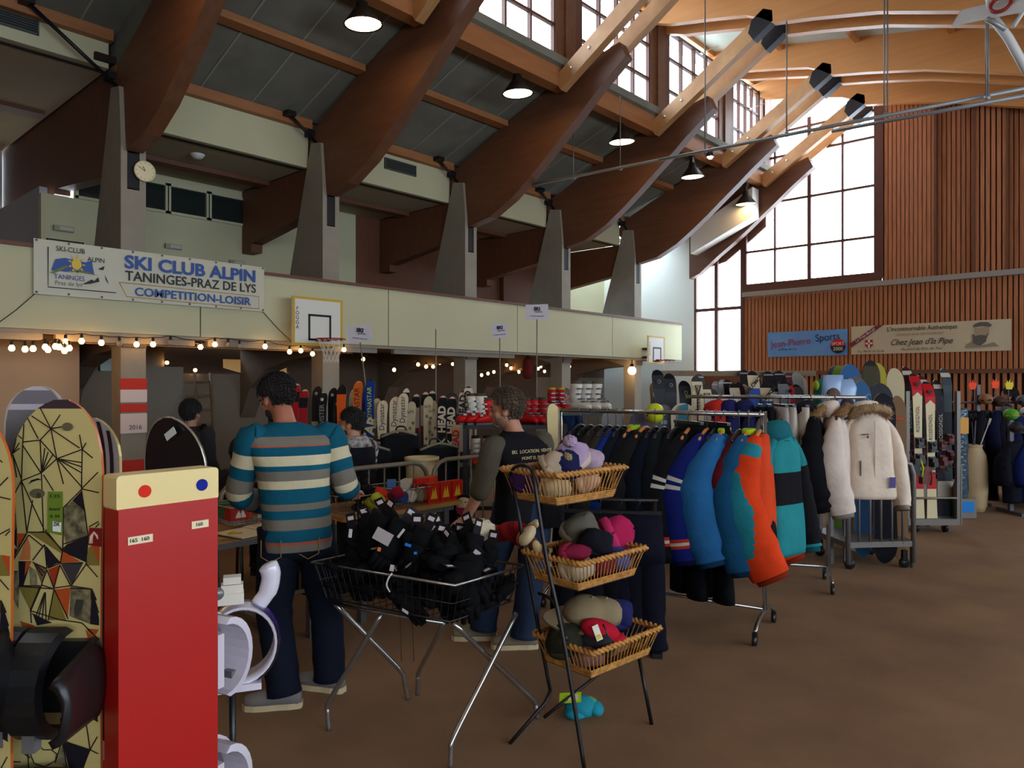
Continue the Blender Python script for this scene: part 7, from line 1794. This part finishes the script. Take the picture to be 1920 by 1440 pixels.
for px,ty,c,l in ((1150,765,(120,116,116),'grey snowboard tip in film behind the first rail'),(1202,771,(96,90,116),'lilac grey snowboard tip behind the first rail'),(1246,757,(104,104,112),'silver snowboard tip with blue sticker behind the first rail')): sboard(l,px,ty,6.7,.21,c,(150,150,150),deco=stc if px > 1240 else None,endl=.11)
def tealstripe(d, L): MB().prism([(-.045,L-.02),(.035,L-.004),(.045,L-.3),(-.07,L-.3)],'y',-.020,-.0185).build('teal_stripe_pattern',C((58,122,140),0.4),d)
sboard('cream and teal striped snowboard tip behind the first rail',1284,754,6.6,.24,(206,196,170),(180,170,150),deco=tealstripe,endl=.12)
x,y,z = P(1228,775,6.55); t = thing('ski_helmet','acid yellow ski helmet hooked behind the first rail','helmet',(x,y,z)); MB().ball((0,0,0),(.085,.1,.09),20,12).build('shell',C((200,206,40),0.3),t); MB().tube([(-.085,-.03,-.02),(0,-.1,.0),(.085,-.03,-.02)],.008,6).build('goggle_band',M_bind,t); MB().tube([(0,0,.09),(0,.1,.18)],.006,5).build('strap',M_bind,t)
t = thing('card_panel','pale grey display panel behind the second rail','panel',P(1352,800,7.0)[:2]+(0,)); zt = EYE+(HY-742)/FPX*7.0; MB().box((0,0,zt/2+.3),(.32,.02,zt-.6)).build('board',C((172,164,156),0.6),t); MB().box((-.1,.03,.3),(.03,.03,.6)).box((.1,.03,.3),(.03,.03,.6)).build('post',M_bind2,t); MB().box((0,.03,.01),(.4,.3,.02)).build('foot',M_bind2,t)
# bags of hats and a teal glove
M_bag = mat('pale_blue_polythene',(150,176,212),0.3,alpha=0.8)
for k,(px,l) in enumerate(((1559,'pale blue plastic bag with a brown hat, nearer the teal hood'),(1585,'pale blue plastic bag with a dark hat above the white jacket'))):
    x,y,z = P(px,735+8*k,6.9); t = thing('plastic_bag',l,'bag',(x,y,z)); 
    MB().loft([ell(0,0,-.15,.08,.04,18,1,k,.05),ell(0,0,-.05,.09,.05,18,1,k,.06),ell(.01,0,.08,.095,.04,18,1,k+2,.07),ell(.02*(-1)**k,0,.16,.09,.015,18,1,k,.1)]).build('polythene',M_bag,t)
    MB().ball((0,-.045,-.03-.05*k),(.065,.03,.07),16,10).build('hat_inside',fabric((96,76,70) if k == 0 else (56,48,58)),t)
    MB().box((0,.0,-.15-(z-.15)/2),(.03,.03,z-.15)).build('stand',M_bind2,t)
x,y,z = P(1540,742,7.2); t = thing('hooded_top','teal hooded top hung on the wooden ski rack end','top',(x,y,z)); MB().ball((0,0,0),(.07,.05,.17),16,12,jit=.05).build('cloth',fabric((28,124,112)),t); MB().ball((-.06,-.02,.1),(.03,.03,.05),12,8).build('lime_cuff',fabric((176,190,50)),t); MB().box((0,.02,-z/2-.08),(.03,.03,z-.17)).build('stand',M_bind2,t)

# ---------------------------------------------------------------- grey platform trolley and the ski trolley
M_trol = mat('grey_trolley_steel',(112,106,100),0.5,0.4)
Y0 = 6.62; xa, xb = (1590-960)/FPX*Y0, (1706-960)/FPX*6.75
t = thing('platform_trolley','grey steel platform trolley with a barred end, under the white jackets','trolley',(xa,Y0,0),.10)
Lw = xb-xa; zt_ = EYE+(HY-1022)/FPX*Y0
MB().box((Lw/2,.32,zt_),(Lw+.04,.66,.05)).build('platform',M_trol,t)
h_ = .98
MB().tube([(0,0,.06),(0,0,h_-.12),(.03,0,h_-.03),(.12,0,h_),(Lw-.12,0,h_),(Lw-.03,0,h_-.03),(Lw,0,h_-.12),(Lw,0,.06)],.022,10).build('end_frame',M_trol,t)
for k in range(1,6): MB().tube([(Lw*k/6,0,zt_),(Lw*k/6,0,h_)],.011,8).build('bar',M_trol,t)
for x in (.05,Lw-.05):
    for y in (.06,.58): MB().tube([(x,y-.015,.045),(x,y+.015,.045)],.045,14).box((x,y,.11),(.04,.04,.10)).build('castor',M_bind,t)
MB().tube([(Lw+.02,.05,.0),(Lw+.02,.05,zt_)],.018,8).build('leg',M_galv,t)
Y1 = 8.3; xa, xb = (1702-960)/FPX*Y1, (1790-960)/FPX*Y1
t = thing('ski_trolley','grey ski trolley on castors holding red, white and black skis','trolley',(xa,Y1,0),0)
Lw = xb-xa
MB().box((Lw/2,.2,.13),(Lw+.04,.5,.07)).build('platform',M_trol,t); MB().tube([(0,-.04,.40),(Lw,-.04,.40)],.012,8).build('front_rail',M_galv,t)
for x in (-.02,Lw+.02): MB().box((x,-.02,.85),(.04,.05,1.5)).build('post',M_trol,t)
MB().prism([(-.05,.1),(.3,.1),(.12,.5),(-.05,.75)],'x',Lw+.04,Lw+.055).build('side_plate',M_trol,t)
MB().box((Lw/2,.32,1.0),(Lw,.03,.05)).build('rear_rail',M_trol,t)
for x in (.12,Lw-.08):
    for y in (.05,.4): MB().tube([(x-.015,y,.05),(x+.015,y,.05)],.05,14).box((x,y,.09),(.04,.04,.04)).build('castor',M_bind,t)
ROSS='ROSSIGNOL'
for px,ty,l in ((1724,699,'tall red and white ski in the ski trolley'),(1748,714,'shorter red and white ski in the ski trolley')):
    L = EYE+(HY-ty)/FPX*8.28-.17
    o = make_ski(l,L,[(206,190,150),(176,24,30),(176,40,44),(40,34,36)],[(.0,.03,2),(.03,.26,0),(L-.52,L-.33,1)],tip=.125,waist=.085,text=ROSS,tcol=(90,80,70),tz=.52,tsize=.055,bm=M_bind,deco=lambda d,L: (MB().prism([(0,L-.155),(.025,L-.125),(.025,L-.105),(.0125,L-.095),(0,L-.105),(-.0125,L-.095),(-.025,L-.105),(-.025,L-.125)],'y',-.006,-.004).build('dark_mark',C((56,20,26),0.4),d), MB().prism([(-.05,L-.262),(.05,L-.262),(0,L-.215)],'y',-.0045,-.003).build('chevron',C((206,190,150),0.32),d)))
    lean(o,((px-960)/FPX*8.28,8.28,.168),0,.03)
for px,ty,c,tx,l in ((1708,686,(60,24,28),'ROSSIGNOL','dark red and black ski at the inner end of the ski trolley'),(1766,712,(40,38,44),'ROSSIGNOL','black ski with white lettering at the outer end of the ski trolley'),(1780,690,(50,60,64),None,'black and teal ski tip at the outer end of the ski trolley'),(1737,703,(70,30,36),None,'dark ski tip between the red and white skis')):
    L = EYE+(HY-ty)/FPX*8.4-.17; o = make_ski(l,L,[c,(170,160,146),(26,24,28)],[(.05,.10,0),(L-.4,L-.2,0),(.5,.8,1)],text=tx,tcol=(190,180,166),tz=.55,tsize=.06,bm=M_bindred); lean(o,((px-960)/FPX*8.42,8.42,.168),0,.02)
for k,(px,py,l) in enumerate(((1716,880,'black and lime ski boot binding hung on the trolley rail'),(1733,895,'brown red binding block hung on the trolley rail'))):
    x,y,z = P(px,py,8.1); t = thing('ski_binding',l,'binding',(x,y,z)); MB().box((0,0,0),(.08,.08,.14)).box((0,-.03,.09),(.06,.06,.06)).build('heel_piece',[M_bind,M_bindred][k],t); MB().tube([(.03,-.04,.12),(.06,-.05,.02),(.05,-.04,-.08)],.012,6).build('lever',C((180,190,40) if k == 0 else (120,60,50),0.4),t); MB().tube([(0,.03,.1),(0,.12,.18)],.006,5).build('tie',M_bind,t)
# wrapped skis, jar of poles, wooden tower
x,y,_ = F(1803,968); t = thing('wrapped_skis','bundle of skis wrapped in blue grey film with an orange label','skis',(x,y,0)); zt = EYE+(HY-765)/FPX*y
MB().loft([ell(0,0,z,.075*(1+.06*math.sin(z*23)),.05,14,.8,z*9,.06) for z in [.12+k*(zt-.12)/30 for k in range(31)]]).build('film',mat('blue_grey_film',(62,84,98),0.18,var=0.5,vscale=9,bump=0.5,bscale=22),t); MB().box((0,-.058,zt-.22),(.1,.012,.2)).build('orange_label',C((206,150,70),0.6),t)
MB().box((0,0,.06),(.22,.26,.12)).box((0,-.12,.18),(.20,.02,.12)).build('stand_box',M_trol,t); MB().box((0,-.133,.14),(.15,.01,.13)).build('blue_patch',C((40,120,190),0.5),t)
x,y,_ = F(1826,958); t = thing('stoneware_jar','tall beige jar holding ski poles','jar',(x,y,0))
MB().lathe([(0,0),(.12,0),(.15,.08),(.165,.3),(.16,.6),(.14,.75),(.10,.82),(.09,.87),(.105,.88),(.10,.86),(.085,.8),(0,.7)],26).build('body',mat('beige_stoneware',(178,152,112),0.6,var=0.15,vscale=4),t)
for k in range(6):
    a = 2*PI*k/6; o = thing('ski_pole',('white ski pole','grey ski pole','black ski pole','pale ski pole with a cream grip','dark ski pole with a white strap','short black ski pole')[k]+' standing in the beige jar','ski pole',(x+.03*math.cos(a),y+.03*math.sin(a),.72)); 
    e = Vector((.16*math.cos(a),.1*math.sin(a),.42+.05*(k%3))); MB().tube([(0,0,0),e],.008,6).build('shaft',C(((190,188,186),(110,110,112),(40,38,40),(190,180,160),(60,58,60),(30,30,32))[k],0.4),o); MB().tube([e,e*1.2],.014,8).build('grip',C((206,200,190) if k in (0,3) else (26,26,30),0.5),o)
x,y,_ = F(1858,928); t = thing('wooden_tower','open slatted wooden tower stand beside the jar','stand',(x,y,0))
for dx in (-.085,.085):
    for dy in (0,.2): MB().box((dx,dy,.42),(.04,.04,.84)).build('post',M_oldwood,t)
for z in (.05,.25,.45,.65,.82): MB().box((0,.1,z),(.2,.24,.03)).build('shelf',M_oldwood,t)
MB().box((0,-.012,.10),(.15,.02,.16)).build('panel',M_oldwood,t)
# far racks of dark clothes
M_gpost = mat('grey_rack_post',(82,80,86),0.5,0.3)
def far_rail(label, x0, x1, Y, z, posts):
    t = thing('garment_rail',label,'clothes rail',(x0,Y,0)); MB().tube([(0,0,z),(x1-x0,0,z)],.016,8).build('top_bar',M_gpost,t)
    for px_ in posts: MB().box((px_,0,(z+.25)/2),(.05,.05,z+.25)).build('upright',M_gpost,t); MB().box((px_,0,.02),(.06,.5,.04)).build('foot',M_gpost,t)
    return t
far_rail('tall grey rail of navy coats in front of the slatted wall',5.75,8.1,10.35,1.42,(.0,.8,1.6,2.3)); far_rail('low grey rail of dark clothes below the navy coats',6.45,8.0,9.55,1.05,(.02,1.5))
for k in range(12):
    c = ((14,16,36),(12,14,26),(18,24,62),(10,10,16),(20,18,28),(14,16,44),(16,15,18),(16,28,70),(12,12,22),(18,18,40),(10,14,30),(24,22,30))[k]
    o = make_jacket(('navy','ink blue','royal navy','black','slate','deep blue','charcoal','bright navy','blue black','indigo','midnight blue','grey black')[k]+' coat on the tall grey rail by the end wall',c,seed=50+k,length=.95,sl=.62,elb=-.02,end=0); place(o,(5.95+.175*k,10.35,1.43),R(-62+9*(k%3)))
for k in range(7):
    c = ((14,15,26),(22,36,96),(14,13,16),(30,29,32),(11,11,16),(34,22,28),(16,18,30))[k]
    o = make_jacket(('dark navy','cobalt blue','black','grey','jet black','plum','dusky blue')[k]+' garment on the low grey rail at the picture edge',c,seed=70+k,length=.8,sl=.5,elb=-.02,end=0); place(o,(6.55+.2*k,9.55,1.07),R(-66+8*(k%2)))
for k,(px,py,c,l) in enumerate(((1823,722,(230,70,30),'small orange size flag on the tall rail'),(1866,720,(236,74,30),'large orange hand shaped flag on the tall rail'),(1892,722,(206,190,50),'yellow size flag on the tall rail'))):
    x,y,z = P(px,py,10.33); t = thing('size_flag',l,'flag',(x,y,z)); MB().prism([(-.04,-.06),(.04,-.06),(.06,.0),(.05,.05),(.02,.02),(.01,.08),(-.01,.03),(-.03,.07),(-.04,.02),(-.06,.03)],'y',-.004,.004).build('card',C(c,0.5),t); MB().tube([(0,.006,-.05),(0,.01,1.42-z)],.006,5).build('clip',M_gpost,t)
for k,(px,py,Y,c,l) in enumerate(((1884,776,9.5,(76,150,50),'black and green helmet with an orange visor'),(1915,772,9.5,(190,184,184),'white helmet at the picture edge'),(1893,800,9.5,(50,46,52),'dark grey helmet below the green one'),(1862,752,10.35,(70,48,36),'brown cap on top of the far coats'),(1838,748,10.35,(140,100,70),'tan cap on top of the far coats'),(1908,750,10.35,(90,88,90),'grey cap beside the bending visitor'))):
    x,y,z = P(px,py,Y); t = thing('ski_helmet',l,'helmet',(x,y-.12,z)); MB().ball((0,0,0),(.085,.095,.075),18,12).build('shell',C(c,0.5),t); MB().tube([(-.085,-.03,-.02),(0,-.1,-.01),(.085,-.03,-.02)],.011,6).build('visor',C((206,120,50) if k == 0 else (26,26,30),0.5),t); MB().tube([(0,.05,-.04),(0,.14,-.06),(0,.16,.04)],.006,5).build('strap',M_bind,t)
